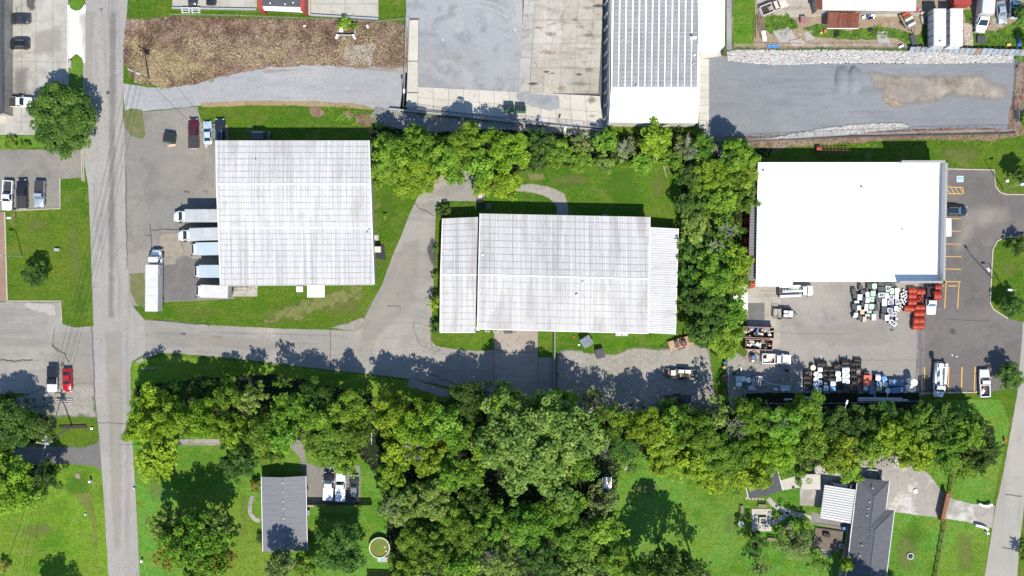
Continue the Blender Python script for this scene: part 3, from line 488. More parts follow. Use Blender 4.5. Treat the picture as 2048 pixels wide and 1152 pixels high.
M_roofE = GM('galvanised_side_roof', (.50, .50, .495), [('n', (.04, 2.6), (.33, .325, .32), .50, .66, .6), ('n', (.12, .5), (.30, .29, .285), .56, .70, .5)], rough=.6, spec=.35, rnd=.05)
M_white = paint('white_membrane', (.84, .84, .83), .6, var=.04, scale=.3)
M_whitem = paint('white_sheet_metal', (.80, .80, .79), .5, var=.07, scale=1)
M_flash = paint('roof_flashing', (.42, .415, .41), .5, var=.12)
M_greym = GM('bare_grey_sheeting', (.24, .24, .238), [('n', (1.5, .1), (.30, .30, .30), .45, .62, .6), ('n', (.1, 3), (.2, .2, .2), .5, .65, .5)], rough=.5, spec=.4, rnd=.1)
M_wallw = paint('cream_wall', (.48, .46, .40), .8, var=.1); M_wallg = paint('grey_metal_wall', (.30, .295, .29), .6, var=.12)
M_brick = paint('red_brick_wall', (.25, .12, .08), .9, var=.2, scale=8)
M_shingle = GM('charcoal_shingles', (.19, .195, .21), [('n', (.3, 8), (.11, .11, .118), .45, .6, .6), ('v', (3, 6), (.21, .21, .22), .6, .95, .45), ('n', .5, (.19, .19, .2), .5, .65, .5)], rough=.95)
M_shingm = GM('slate_shingles', (.105, .108, .118), [('n', (.3, 8), (.075, .077, .085), .45, .6, .6), ('v', (3, 6), (.15, .152, .165), .6, .95, .45)], rough=.95)
M_shingd = GM('dark_shingles', (.085, .087, .095), [('n', (.3, 8), (.06, .06, .065), .45, .6, .6), ('v', (3, 6), (.12, .12, .13), .6, .95, .4)], rough=.95)
M_red = paint('red_sheet_metal', (.33, .045, .035), .55, var=.2, scale=3)
M_rustroof = GM('rusty_roof', (.16, .055, .04), [('n', (1.5, .3), (.25, .10, .06), .45, .62, .7), ('n', (3, .4), (.09, .04, .035), .5, .64, .6)], rough=.8, rnd=.15)
M_black = paint('black_paint', (.018, .018, .02), .5, var=.2); M_dgrey = paint('dark_grey_metal', (.06, .062, .066), .5)
M_steel = paint('galvanised_steel', (.42, .43, .44), .45, metal=.3); M_glass = paint('tinted_glass', (.02, .028, .036), .08, var=.05, spec=.6)
M_cglass = paint('pale_windscreen', (.10, .15, .18), .08, var=.05, spec=.8)
M_wood = paint('weathered_wood', (.23, .19, .14), .9, var=.2, scale=6); M_brown = paint('brown_stained_wood', (.20, .085, .035), .8, var=.2, scale=5)
M_dwood = paint('dark_stained_wood', (.035, .028, .022), .85, var=.25, scale=5)
def settle(r, x, y):
    r.location = (x, y, 0)
    for ch in [k for k in C.objects if k.parent == r]: ch.location = (ch.location.x - x, ch.location.y - y, ch.location.z)
def V3(px, py, h): x, y = W(px, py, h); return Vector((x, y, h))
def slope(parent, A, B, Cc, Dd, cols, rows, mat, pitch=.33, rib=.05, name='roof_panel', gap=.012, wide=.3, lap=.03, seam=False):
    """corrugated sheets on the quad A B (eave, left to right) C D (ridge, right to left)"""
    def q(s, t): return (A.lerp(B, s)).lerp(Dd.lerp(Cc, s), t)
    wid = (B - A).length
    for i in range(cols):
        for j in range(rows):
            s0, s1 = i / cols, (i + 1) / cols; t0, t1 = j / rows, (j + 1) / rows
            n = max(2, int(wid / cols / pitch)); vs = []; fs = []
            ss = []; hs = []
            for k in range(n):
                for (a, h) in ((0, 0), (1 - wide - .12, 0), (1 - wide, rib), (1 - .12, rib)): ss.append(s0 + (s1 - s0) * (k + a) / n); hs.append(h)
            ss.append(s1); hs.append(0)
            ln = (Dd - A).length / rows; e = gap / ln * (t1 - t0)
            for t, dz in ((t0 - (e if j else 0), lap), (t1, 0)):
                for s_, h in zip(ss, hs): p = q(s_, t); vs.append((p.x, p.y, p.z + h + dz))
            m = len(ss); fs = [(k, k + 1, m + k + 1, m + k) for k in range(m - 1)]
            # front lip so each lap has a real step
            o = len(vs); vs += [(v[0], v[1], v[2] - lap - .02) for v in vs[:m]]; fs += [(o + k, o + k + 1, k + 1, k) for k in range(m - 1)]
            mb = MB(); mb.add(vs, fs); mb.build(name, mat, parent)
    if seam:
        for j in range(1, rows):
            mb = MB(); t = j / rows; p0, p1 = q(.003, t), q(.997, t); bar(mb, p0 + Vector((0, 0, rib + lap + .005)), p1 + Vector((0, 0, rib + lap + .005)), .09 if mat == M_roof1 else .06, .012); mb.build('lap_seam', M_seam if mat == M_roof1 else M_seam2, parent)
def bar(mb, p0, p1, w_, h_, m=0):
    d = (p1 - p0); L = d.length; c = (p0 + p1) / 2
    rz = math.atan2(d.y, d.x); ry = -math.asin(d.z / L); mb.box(c, (L, w_, h_), rz=rz, ry=ry, m=m)
def walls(parent, quad, h, mat, inset=.25, name='wall'):
    pts = [Vector(p[:2]) for p in quad]; c = sum(pts, Vector((0, 0))) / len(pts)
    pts = [p + (c - p).normalized() * inset for p in pts]; n = len(pts)
    for i in range(n):
        a, b2 = pts[i], pts[(i + 1) % n]; mb = MB(); d = (b2 - a).normalized(); nr = Vector((-d.y, d.x)) * .1
        if (c - a).dot(nr) < 0: nr = -nr
        mb.prism([a, b2 - d * .0, b2 + nr, a + nr], 0.0, h - .12 - .002 * i); mb.build(name, mat, parent)
def vent(parent, px, py, z, h=.5, r=.16, mat=None):
    x, y = W(px, py, z + h); mb = MB(); mb.lathe([(r * .7, -.1), (r * .7, h * .7), (r * 1.3, h * .72), (r * 1.1, h), (0.02, h * 1.1)], (x, y, z), 10); return mb.build('roof_vent', mat or M_steel, parent)
M_roofcap = paint('ridge_cap_metal', (.60, .595, .58), .5, var=.12); M_seam = paint('dirty_lap_seam', (.36, .355, .35), .8, var=.35, scale=.8); M_seam2 = paint('faint_lap_seam', (.36, .355, .35), .8, var=.3, scale=.8)
# warehouse one
R1 = root('warehouse', 'warehouse with streaky white corrugated roof and box trucks docked on its west side', 'warehouse', 0, 0)
E_, Rg, S_ = 4.9, 5.7, 4.7
nL, nR = V3(432, 281, E_), V3(738, 281, E_); rL, rR = V3(433, 368, Rg), V3(741, 368, Rg); mL, mR = V3(437, 456, 5.25), V3(744, 456, 5.25); sL, sR = V3(441, 570, S_), V3(748, 568, S_)
slope(R1, nR, nL, rL, rR, 8, 7, M_roof1, seam=True); slope(R1, mL, mR, rR, rL, 8, 7, M_roof1, seam=True)
dn = Vector((0, 0, -.08)); slope(R1, sL, sR, mR + dn, mL + dn, 8, 10, M_roof1, seam=True)
mb = MB(); bar(mb, rL + Vector((-.1, 0, .07)), rR + Vector((.1, 0, .07)), .32, .05); mb.build('ridge_cap', M_roofcap, R1)
mb = MB(); bar(mb, mL + Vector((-.1, 0, .07)), mR + Vector((.1, 0, .07)), .24, .05); mb.build('step_flashing', M_roofcap, R1)
mb = MB(); bar(mb, sL + Vector((0, -.12, -.05)), sR + Vector((0, -.12, -.05)), .16, .14); mb.build('gutter', M_flash, R1)
mb = MB()
for T_ in ([nR, rR, mR, sR], [nL, rL, mL, sL]):
    mb = MB(); mb.tube([p + Vector((0, 0, .06)) for p in T_], .12, 4); mb.build('verge_trim', M_whitem, R1)
walls(R1, [nL, nR, sR, sL], S_, M_wallw, .25)
# ribbed east wall
mb = MB(); a, b2 = Vector(nR), Vector(sR)
for k in range(95): p = a.lerp(b2, (k + .5) / 95); mb.box((p.x - .12, p.y, 2.3), (.1, .13, 4.4))
mb.build('wall_rib', M_wallw, R1, kind='stuff')
mb = MB(); x, y = W(512, 322, 5.4); mb.tube([(x, y, 5.2), (x, y, 5.8), (x - .05, y + .25, 5.95)], .1, 8); mb.build('roof_vent', M_steel, R1)
vent(R1, 738, 460, 5.2, .4); vent(R1, 735, 466, 5.2, .35)
settle(R1, *W(590, 425))
# warehouse two
R2 = root('warehouse', 'central warehouse with grey-white ribbed roof in three sections', 'warehouse', 0, 0)
def gable(R, a, b2, c, d, rl, rr, cols, rn, rs, mat, **k):
    slope(R, b2, a, rl, rr, cols, rn, mat, seam=True, **k); slope(R, d, c, rr, rl, cols, rs, mat, seam=True, **k)
    mb = MB(); bar(mb, rl + Vector((-.05, 0, .07)), rr + Vector((.05, 0, .07)), .28, .05); mb.build('ridge_cap', M_roofcap, R)
h1 = 4.3; a, b2, c, d = V3(960, 427, h1), V3(1300, 434, h1), V3(1297, 666, h1), V3(955, 657, h1); gable(R2, a, b2, c, d, V3(957, 549, 5.4), V3(1298, 558, 5.4), 9, 9, 8, M_roof)
for T_ in ([a, V3(957, 549, 5.4), d], [b2, V3(1298, 558, 5.4), c]):
    mb = MB(); mb.tube([p + Vector((0, 0, .05)) for p in T_], .1, 4); mb.build('verge_trim', M_whitem, R2)
mb = MB(); bar(mb, d + Vector((0, -.1, -.06)), c + Vector((0, -.1, -.06)), .14, .12)
mb.build('gutter', M_whitem, R2); walls(R2, [a, b2, c, d], h1, M_wallw, .25)
h2 = 3.6; a, b2, c, d = V3(885, 437, h2), V3(956, 434, h2), V3(951, 664, h2), V3(880, 664, h2); gable(R2, a, b2, c, d, V3(881, 549, 4.5), V3(953, 549.5, 4.5), 2, 9, 9, M_roof)
mb = MB(); bar(mb, a, V3(881, 549, 4.55), .14, .14); bar(mb, V3(881, 549, 4.55), d, .14, .14); bar(mb, d + Vector((0, -.1, -.06)), c + Vector((0, -.1, -.06)), .14, .12); mb.build('verge_trim', M_whitem, R2)
walls(R2, [a, b2, c, d], h2, M_wallw, .25)
a, b2, c, d = V3(1301, 454, 3.5), V3(1357, 457, 3.1), V3(1351, 669, 3.1), V3(1296, 666, 3.5)
slope(R2, c, b2, a, d, 5, 4, M_roofE, pitch=.42, rib=.06, wide=.25)
mb = MB(); bar(mb, b2, c, .12, .12); bar(mb, a, d, .14, .1); mb.build('edge_trim', M_whitem, R2); walls(R2, [a, b2, c, d], 3.1, M_wallw, .2)
vent(R2, 966, 509, 4.9, .5, .17, M_whitem); vent(R2, 1154, 591, 5.1, .55, .22, M_whitem); vent(R2, 1166, 565, 5.3, .45, .17, M_whitem); vent(R2, 963, 588, 4.9, .3, .1); vent(R2, 944, 566, 4.2, .3, .1); 
mb = MB(); x, y = W(956, 657, 4.3); mb.box((x, y, 4.35), (.7, .8, .35), top=(.8, .8)); mb.build('gutter_box', M_whitem, R2)
settle(R2, *W(1115, 550))
# building three: big white membrane roof
R3 = root('commercial_building', 'flat-roofed building with bright white membrane roof beside the customer parking', 'building', 0, 0)
hr = 5.2; a, b2, c, d = V3(1517, 326, hr), V3(1890, 326, hr), V3(1885, 562, hr), V3(1513, 562, hr)
mb = MB(); mb.prism([(p.x, p.y) for p in (a, b2, c, d)], 4.9, hr - .02); mb.build('roof_membrane', M_white, R3)
mb = MB()
for p, q_ in ((a, b2), (d, c), (a, d)): bar(mb, p + Vector((0, 0, .03)), q_ + Vector((0, 0, .03)), .25, .12)
mb.build('roof_edge', M_whitem, R3); walls(R3, [a, b2, c, d], 4.95, M_wallg, .3)
mb = MB(); mb2 = MB(); ht = 7.0
def para(p, q_, mb=mb):
    p = Vector((p.x, p.y, 0)); q_ = Vector((q_.x, q_.y, 0)); dd = (q_ - p); c_ = (p + q_) / 2; mb.box((c_.x, c_.y, ht / 2), (dd.length + .3, .3, ht), rz=math.atan2(dd.y, dd.x)); mb2.box((c_.x, c_.y, ht + .05), (dd.length + .4, .42, .1), rz=math.atan2(dd.y, dd.x))
ne, se = V3(1893, 323, ht), V3(1888, 564, ht); para(ne, se); para(V3(1806, 323, ht), ne); para(V3(1802, 564, ht), se)
mb.build('parapet', M_wallw, R3); mb2.build('parapet_coping', paint('grey_coping', (.30, .29, .28), .5), R3)
mb = MB()      # ribbed lean-to canopies on west and south-west sides
slope(R3, V3(1496, 562, 3.6), V3(1503, 327, 3.6), V3(1517, 327, 4.3), V3(1511, 562, 4.3), 6, 1, GM('grey_canopy_sheet', (.25, .24, .235), [('n', 2, (.19, .185, .18), .45, .6, .6)], rough=.6, rnd=.08), pitch=.5, rib=.07, name='canopy_panel')
slope(R3, V3(1511, 573, 3.2), V3(1586, 574, 3.2), V3(1586, 562, 3.5), V3(1511, 562, 3.5), 3, 1, M_flash, pitch=.4, rib=.05, name='canopy_panel')
mb = MB(); x, y = W(1893, 455, 3.0); mb.box((x + .2, y, 3.0), (1.4, 3.5, .25)); mb.build('door_canopy', M_whitem, R3)
for (x_, y_) in ((1642, 356), (1699, 356), (1761, 356), (1823, 356), (1563, 356), (1560, 530), (1640, 530), (1720, 530)): vent(R3, x_, y_, hr, .18, .06, M_flash)
vent(R3, 1725, 375, hr, .55, .2); vent(R3, 1806, 459, hr, .4, .15); vent(R3, 1528, 342, hr, .55, .2)
settle(R3, *W(1705, 445))
# long shed at the top
R4 = root('industrial_shed', 'long shed with grey panels between white seams and a plain white south end', 'building', 0, 0)
hz = 6.0
mb = MB(); mb.prism([W(*p, hz) for p in [(1225, -200), (1401, -200), (1400, 176), (1222, 174)]], hz - .3, hz); mb.build('roof_deck', M_whitem, R4)
ncol = 13
for i in range(ncol):
    for j in range(-4, 16):
        if j < -1 : continue
        t0, t1 = j / 16, (j + 1) / 16; ys0, ys1 = 174 * t0, 174 * t1
        x0, x1 = 1228 + i * 13.2, 1228 + i * 13.2 + 10.2; sh = -3.5 * (t0 + .0)
        A, B2 = V3(x0 - 3.5 * t1, ys1, hz + .02), V3(x1 - 3.5 * t1 * .6, ys1, hz + .02); Cc, Dd = V3(x1 - 3.5 * t0 * .6, ys0, hz + .02), V3(x0 - 3.5 * t0, ys0, hz + .02)
        if ys1 < -25: continue
        slope(R4, Dd, A, B2, Cc, 1, 1, M_greym, pitch=.24, rib=.03, name='roof_panel', lap=.01)
mb = MB()
for i in range(ncol):
    for j in range(20):
        for k in range(4): p = V3(1230.5 + i * 13.2 + k * 2.7 + RND.uniform(-.4, .4), j * 8.8 + 3 + RND.uniform(-.4, .4), hz + .08); mb.box(p, (.07 + RND.random() * .08, .05, .05))
mb.build('sealed_fastener', M_white, R4, kind='stuff')
mb = MB(); mb.prism([W(*p, hz) for p in [(1222, 174), (1400, 176), (1396, 246), (1218, 244)]], hz - .35, hz + .04); mb.build('white_roof_end', M_white, R4)
mb = MB(); mb.prism([W(*p, 6.3) for p in [(1392, -200), (1452, -200), (1449, 92), (1397, 90)]], 0.1, 6.3); mb.build('side_annex', M_white, R4)
q4 = [V3(1222, -200, hz), V3(1401, -200, hz), V3(1396, 246, hz), V3(1218, 244, hz)]; walls(R4, q4, hz - .3, M_wallw, .15)
mb = MB()
for k in range(11): x, y = W(1213, -20 + k * 25.5, 2.2); mb.box((x - .15, y, 1.9), (.5, .35, 3.8), top=(.3, 1), off=(.15, 0))
mb.build('wall_buttress', M_wallw, R4)
vent(R4, 1386, 73, hz, .9, .25); vent(R4, 1389, 110, hz, .4, .18, M_white); vent(R4, 1245, 78, hz, .4, .12); vent(R4, 1387, 127, hz, .5, .13); vent(R4, 1273, 172, hz, .5, .15)
mb = MB(); mb.box((*W(1386, 76, hz), hz + .2), (1.3, .5, .35)); mb.build('roof_duct', M_white, R4)
settle(R4, *W(1310, 60))
mb = MB(); x0, y0 = W(1449, 40); bar(mb, Vector((*W(1447, -200), 1.0)), Vector((*W(1444, 112), 1.0)), .25, 2.0); o = mb.build('retaining_wall', M_dgrey); tag(o, 'narrow grey wall running along the east side of the white annex', 'wall')
for xx, yy0, yy1 in ((1457, -150, 100),): mb = MB(); mb.prism([W(xx - 4, yy0), W(xx + 6, yy0), W(xx + 6, yy1), W(xx - 4, yy1)], .0, .1); mb.build('concrete_gutter', M_blue, kind='structure')
mb = MB(); mb.prism([W(*p) for p in [(1402, 92), (1446, 93), (1446, 112), (1400, 118)]], .0, .14); mb.build('concrete_stoop', M_concl, kind='structure')
# north-west buildings at the frame edge
def flatroof(name, label, pxs, h, roofm, wallm, cat='building', para_=0.0, rim=None, cz=None):
    R = root(name, label, cat, 0, 0); pts = [W(*p, h) for p in pxs]
    mb = MB(); mb.prism(pts, h - .25, h); mb.build('roof', roofm, R)
    if rim:
        mb = MB(); n = len(pts)
        for i in range(n): bar(mb, Vector((*pts[i], h + .05)), Vector((*pts[(i + 1) % n], h + .05)), .3, .2)
        mb.build('roof_edge', rim, R)
    walls(R, [Vector((*p, h)) for p in pts], h - .1, wallm, .2); cx = sum(p[0] for p in pts) / len(pts); cy = sum(p[1] for p in pts) / len(pts); settle(R, cx, cy); return R
flatroof('office_building', 'dark-roofed office building cut off by the left edge of the frame', [(-120, -80), (4, -80), (4, 226), (-120, 226)], 4.5, M_dgrey, M_tan, rim=M_dgrey)
sheet('cream_walkway', [(-40, -60), (14, -60), (14, 247), (-40, 247)], .10, M_concl)
# red and white kiosk building at top
R5 = root('kiosk_building', 'small charcoal-roofed building with red sides and white awning at the top edge', 'building', 0, 0)
mb = MB(); mb.prism([W(*p, 4) for p in [(522, -60), (600, -60), (602, 14), (524, 12)]], .0, 4.0); mb.build('roof', M_shingd, R5)
for a_ in ([(514, -60), (523, -60), (525, 19), (516, 18)], [(600, -60), (609, -60), (609, 21), (601, 20)]): mb = MB(); mb.prism([W(*p, 4) for p in a_], .2, 4.1); mb.build('red_fascia', M_red, R5)
mb = MB(); mb.add([V3(524, 12, 3.9), V3(602, 14, 3.9), V3(606, 25, 2.6), V3(527, 21, 2.6)] + [V3(524, 12, 3.8), V3(602, 14, 3.8), V3(606, 25, 2.5), V3(527, 21, 2.5)], [(0, 1, 2, 3), (7, 6, 5, 4), (3, 2, 6, 7), (0, 3, 7, 4), (1, 0, 4, 5), (2, 1, 5, 6)]); mb.build('awning', M_whitem, R5)
for p in ((570, 8), (586, 5), (540, 6)): vent(R5, *p, 4.0, .35, .12, M_whitem)
settle(R5, *W(562, -20))
M_forc = GM('forecourt_concrete', (.37, .35, .30), [('n', .3, (.43, .41, .36), .45, .62, .6), ('n', .9, (.26, .245, .21), .52, .66, .5)], rnd=.06)
for p in ([(345, -60), (514, -60), (514, 19), (345, 16)], [(622, -60), (757, -60), (757, 38), (622, 30)], [(609, -60), (621, -60), (621, 32), (609, 24)]): sheet('forecourt', p, .09, M_forc)
for p in ([(440, -10), (440, 18)], [(392, -10), (392, 17)], [(690, -10), (690, 34)], [(622, 8), (757, 8)]): strip('slab_joint', p, .06, .104, M_joint)
for i, p in enumerate(([(345, 17), (514, 20)], [(622, 31), (757, 39)])):
    o = strip('guard_rail', p, .3, .12, M_steel, height=.5, kind=None); tag(o, ['steel guard rail south of the forecourt west of the kiosk', 'steel guard rail along the forecourt east of the kiosk'][i], 'rail')
# junkyard buildings
R6 = root('metal_building', 'low building with weathered white ribbed roof behind the junkyard', 'building', 0, 0)
slope(R6, V3(1645, 20, 3.4), V3(1832, 22, 3.4), V3(1832, -70, 4.2), V3(1645, -70, 4.2), 8, 2, GM('pale_ribbed_roof', (.66, .68, .69), [('n', (1.5, .2), (.45, .47, .48), .52, .66, .6)], rough=.6, rnd=.05), pitch=.4)
slope(R6, V3(1631, 19, 3.2), V3(1644, 19, 3.3), V3(1644, -70, 3.6), V3(1631, -70, 3.5), 1, 3, M_rustroof, pitch=.4)
walls(R6, [V3(1632, -70, 3.3), V3(1832, -70, 3.3), V3(1832, 20, 3.3), V3(1632, 20, 3.3)], 3.2, M_tan, .25)
settle(R6, *W(1735, -20))
R7 = root('open_shed', 'small rust-red corrugated lean-to shed below the white ribbed roof', 'shed', 0, 0)
slope(R7, V3(1654, 56, 2.3), V3(1716, 56, 2.3), V3(1719, 26, 2.8), V3(1656, 24, 2.8), 5, 1, M_rustroof, pitch=.3)
mb = MB()
for p in ((1657, 30), (1714, 31), (1657, 54), (1713, 54)): x, y = W(*p); mb.tube([(x, y, 0), (x, y, 2.25)], .07)
mb.build('post', M_wood, R7); mb = MB(); bar(mb, V3(1654, 57, 2.25), V3(1716, 57, 2.25), .12, .15); mb.build('fascia', M_whitem, R7); settle(R7, *W(1686, 42))
R8 = root('shipping_container', 'red shipping container behind the two white trailers', 'container', *W(1913, -14), 0)
mb = MB(); mb.box((0, 0, 1.5), (3.4, 6.2, 2.6)); mb.build('body', M_red, R8); mb = MB()
for k in range(9): mb.box((-1.5 + k * .38, 0, 2.83), (.1, 6.1, .05))
mb.build('roof_rib', M_red, R8); mb = MB()
for s in (-1, 1):
    for t in (-1, 1): mb.box((s * 1.5, t * 2.9, .1), (.3, .3, .2))
mb.build('corner_block', M_dgrey, R8)
# houses
def hiproof(parent, O, u, v, x0, x1, y0, y1, he, pitch, mat, hipN=True, hipS=True, ov=.35):
    """rect in local (u right, v down) metres; ridge along v"""
    def P(a, b_, z): p = O + u * a + v * b_; return (p.x, p.y, z)
    xm = (x0 + x1) / 2; hw = (x1 - x0) / 2; z1 = he + hw * pitch
    r0 = y0 + (hw if hipN else 0); r1 = y1 - (hw if hipS else 0)
    faces = {'w': [P(x0, y0, he), P(xm, r0, z1), P(xm, r1, z1), P(x0, y1, he)], 'e': [P(x1, y1, he), P(xm, r1, z1), P(xm, r0, z1), P(x1, y0, he)], 'n': [P(x1, y0, he), P(xm, r0, z1), P(x0, y0, he)], 's': [P(x0, y1, he), P(xm, r1, z1), P(x1, y1, he)]}
    for k, f in faces.items():
        if k == 'n' and not hipN or k == 's' and not hipS:
            mb = MB(); ins = .3 if k == 'n' else -.3; q_ = [Vector(p) + Vector((v.x, v.y, 0)) * ins + Vector((0, 0, -.08)) for p in f]; mb.add(q_, [(0, 1, 2)]); mb.build('gable_wall', M_wallw, parent); continue
        mb = MB(); n = len(f); mb.add([Vector(p) for p in f] + [Vector(p) - Vector((0, 0, .12)) for p in f], [tuple(range(n)), tuple(range(2 * n - 1, n - 1, -1))] + [(i, n + i, n + (i + 1) % n, (i + 1) % n) for i in range(n)]); mb.build('roof_slope', mat, parent)
    mb = MB(); mb.tube([P(xm, r0, z1 + .02), P(xm, r1, z1 + .02)], .1, 5)
    if hipN: mb.tube([P(x0, y0, he), P(xm, r0, z1 + .01)], .07, 5); mb.tube([P(x1, y0, he), P(xm, r0, z1 + .01)], .07, 5)
    if hipS: mb.tube([P(x0, y1, he), P(xm, r1, z1 + .01)], .07, 5); mb.tube([P(x1, y1, he), P(xm, r1, z1 + .01)], .07, 5)
    mb.build('ridge_cap', mat, parent); 
    mb = MB(); mb.tube([P(x0 - .06, y0, he - .02), P(x0 - .06, y1, he - .02)], .07, 5); mb.tube([P(x1 + .06, y0, he - .02), P(x1 + .06, y1, he - .02)], .07, 5); mb.build('gutter', M_whitem, parent)
    walls(parent, [P(x0, y0, 0), P(x1, y0, 0), P(x1, y1, 0), P(x0, y1, 0)], he - .02, M_brick, .6)
def axes(p0, ang):   # ang degrees clockwise lean of 'down'
    a = math.radians(ang); return Vector(p0), Vector((math.cos(a), -math.sin(a))), Vector((-math.sin(a), -math.cos(a)))
HA = root('house', 'grey shingled gable house with a row of roof vents left of the parked trucks', 'house', 0, 0)
O, u, v = axes(W(523, 954, 2.7), -1.2); hiproof(HA, O, u, v, 0, 8.7, 0, 14.7, 2.7, .2, M_shingle, False, False)
for yy in (966, 984, 1002.6, 1017, 1037, 1055, 1072, 1089): vent(HA, 565 + (yy - 966) * .03, yy, 3.45, .3, .13)
settle(HA, *W(568, 1028))
HB = root('house', 'charcoal hip-roofed house with a white carport on its west side', 'house', 0, 0)
O, u, v = axes(W(1716, 955, 2.7), 7.0); hiproof(HB, O, u, v, 0, 6.2, 0, 12, 2.7, .42, M_shingm, True, False)
hiproof(HB, O, u, v, .05, 7.9, 5.6, 24, 2.69, .42, M_shingm, True, False)
for (x_, y_) in ((1739, 1004), (1737, 1017), (1734.5, 1031), (1738, 1068), (1724, 1091), (1720, 1112), (1746, 976)): vent(HB, x_, y_, 3.55, .4, .12)
settle(HB, *W(1735, 1060))
CP = root('carport', 'bright white ribbed carport roof attached to the charcoal house', 'carport', 0, 0)
slope(CP, V3(1640, 1036, 2.5), V3(1649, 969, 2.5), V3(1711, 979, 2.75), V3(1701, 1047, 2.75), 7, 1, GM('carport_sheet', (.50, .50, .49), [('n', 2, (.42, .42, .41), .45, .62, .5)], rough=.5, rnd=.05), pitch=.5, rib=.13, wide=.35)
mb = MB()
for p in ((1643, 1034), (1651, 972), (1698, 1044), (1708, 981)): x, y = W(*p, 1.2); mb.tube([(x, y, 0), (x, y, 2.5)], .06)
mb.build('post', M_whitem, CP); settle(CP, *W(1675, 1008))
HC_ = root('house', 'small dark-roofed house partly hidden under the trees west of the carport', 'house', 0, 0)
O, u, v = axes(W(1488, 958, 2.6), -14); hiproof(HC_, O, u, v, 0, 6.8, -1.2, 4.0, 2.6, .3, M_shingd, False, False); settle(HC_, *W(1522, 968))
mb = MB(); x, y = W(1602, 962); O, u, v = axes((x, y), 0)
R9 = root('flat_shed', 'pale flat-roofed shed beside the covered walkway near the carport', 'shed', *W(1606, 962)); mb = MB(); mb.box((.8, .3, 1.2), (3.4, 2.6, 2.4)); mb.build('body', M_wallw, R9); mb = MB(); mb.box((.8, .3, 2.45), (3.8, 3.0, .12)); mb.build('roof', M_concl, R9)
# ---------------------------------------------------------------- trees
def leafmat(name, c1, c2, c3, tr=.3):
    m = bpy.data.materials.new(name); m.use_nodes = True; n = m.node_tree; n.nodes.clear(); N = n.nodes.new; L = n.links.new
    at = N('ShaderNodeAttribute'); at.attribute_name = 'tint'
    cr = N('ShaderNodeValToRGB'); cr.color_ramp.elements[0].color = c4(c1); cr.color_ramp.elements[1].color = c4(c3)
    e = cr.color_ramp.elements.new(.5); e.color = c4(c2); L(at.outputs['Fac'], cr.inputs[0])
    oi = N('ShaderNodeObjectInfo'); hs = N('ShaderNodeHueSaturation'); mr = N('ShaderNodeMapRange'); mr.inputs[3].default_value = .8; mr.inputs[4].default_value = 1.2
    L(oi.outputs['Random'], mr.inputs[0]); L(mr.outputs[0], hs.inputs['Value'])
    m2 = N('ShaderNodeMath'); m2.operation = 'MULTIPLY'; m2.inputs[1].default_value = 7.31; L(oi.outputs['Random'], m2.inputs[0]); fr = N('ShaderNodeMath'); fr.operation = 'FRACT'; L(m2.outputs[0], fr.inputs[0])
    mh = N('ShaderNodeMapRange'); mh.inputs[3].default_value = .492; mh.inputs[4].default_value = .520; L(fr.outputs[0], mh.inputs[0]); L(mh.outputs[0], hs.inputs['Hue']); L(cr.outputs[0], hs.inputs['Color'])
    d = N('ShaderNodeBsdfDiffuse'); t = N('ShaderNodeBsdfTranslucent'); g = N('ShaderNodeBsdfGlossy'); g.inputs['Roughness'].default_value = .55; g.inputs['Color'].default_value = (.9, .95, 1, 1)
    L(hs.outputs[0], d.inputs[0]); L(hs.outputs[0], t.inputs[0]); a = N('ShaderNodeMixShader'); a.inputs[0].default_value = tr; L(d.outputs[0], a.inputs[1]); L(t.outputs[0], a.inputs[2])
    b = N('ShaderNodeMixShader'); b.inputs[0].default_value = .012; L(a.outputs[0], b.inputs[1]); L(g.outputs[0], b.inputs[2])
    o = N('ShaderNodeOutputMaterial'); L(b.outputs[0], o.inputs[0]); return m
LM = {'y': leafmat('yellow_green_leaves', (0.0818, 0.145, 0.00929), (0.2, 0.311, 0.0155), (0.348, 0.46, 0.0349)),
      'g': leafmat('green_leaves', (0.0445, 0.1, 0.00929), (0.136, 0.234, 0.0168), (0.277, 0.392, 0.0379)),
      'b': leafmat('bright_green_leaves', (0.0696, 0.155, 0.0116), (0.168, 0.295, 0.0233), (0.296, 0.431, 0.0465)),
      'd': leafmat('dark_green_leaves', (0.0244, 0.0588, 0.00929), (0.0689, 0.136, 0.0168), (0.166, 0.25, 0.0379)),
      'o': leafmat('olive_leaves', (0.0667, 0.117, 0.0202), (0.172, 0.25, 0.0405), (0.333, 0.403, 0.0842)),
      'r': leafmat('rust_tinged_leaves', (0.0889, 0.12, 0.0135), (0.211, 0.234, 0.0236), (0.433, 0.294, 0.0674)),
      's': leafmat('silvery_leaves', (0.0997, 0.141, 0.0337), (0.2, 0.256, 0.0631), (0.355, 0.392, 0.135))}
M_bark = paint('bark', (.11, .085, .065), .95, var=.3, scale=6); M_gbark = paint('grey_dead_wood', (.30, .28, .25), .95, var=.2, scale=6)
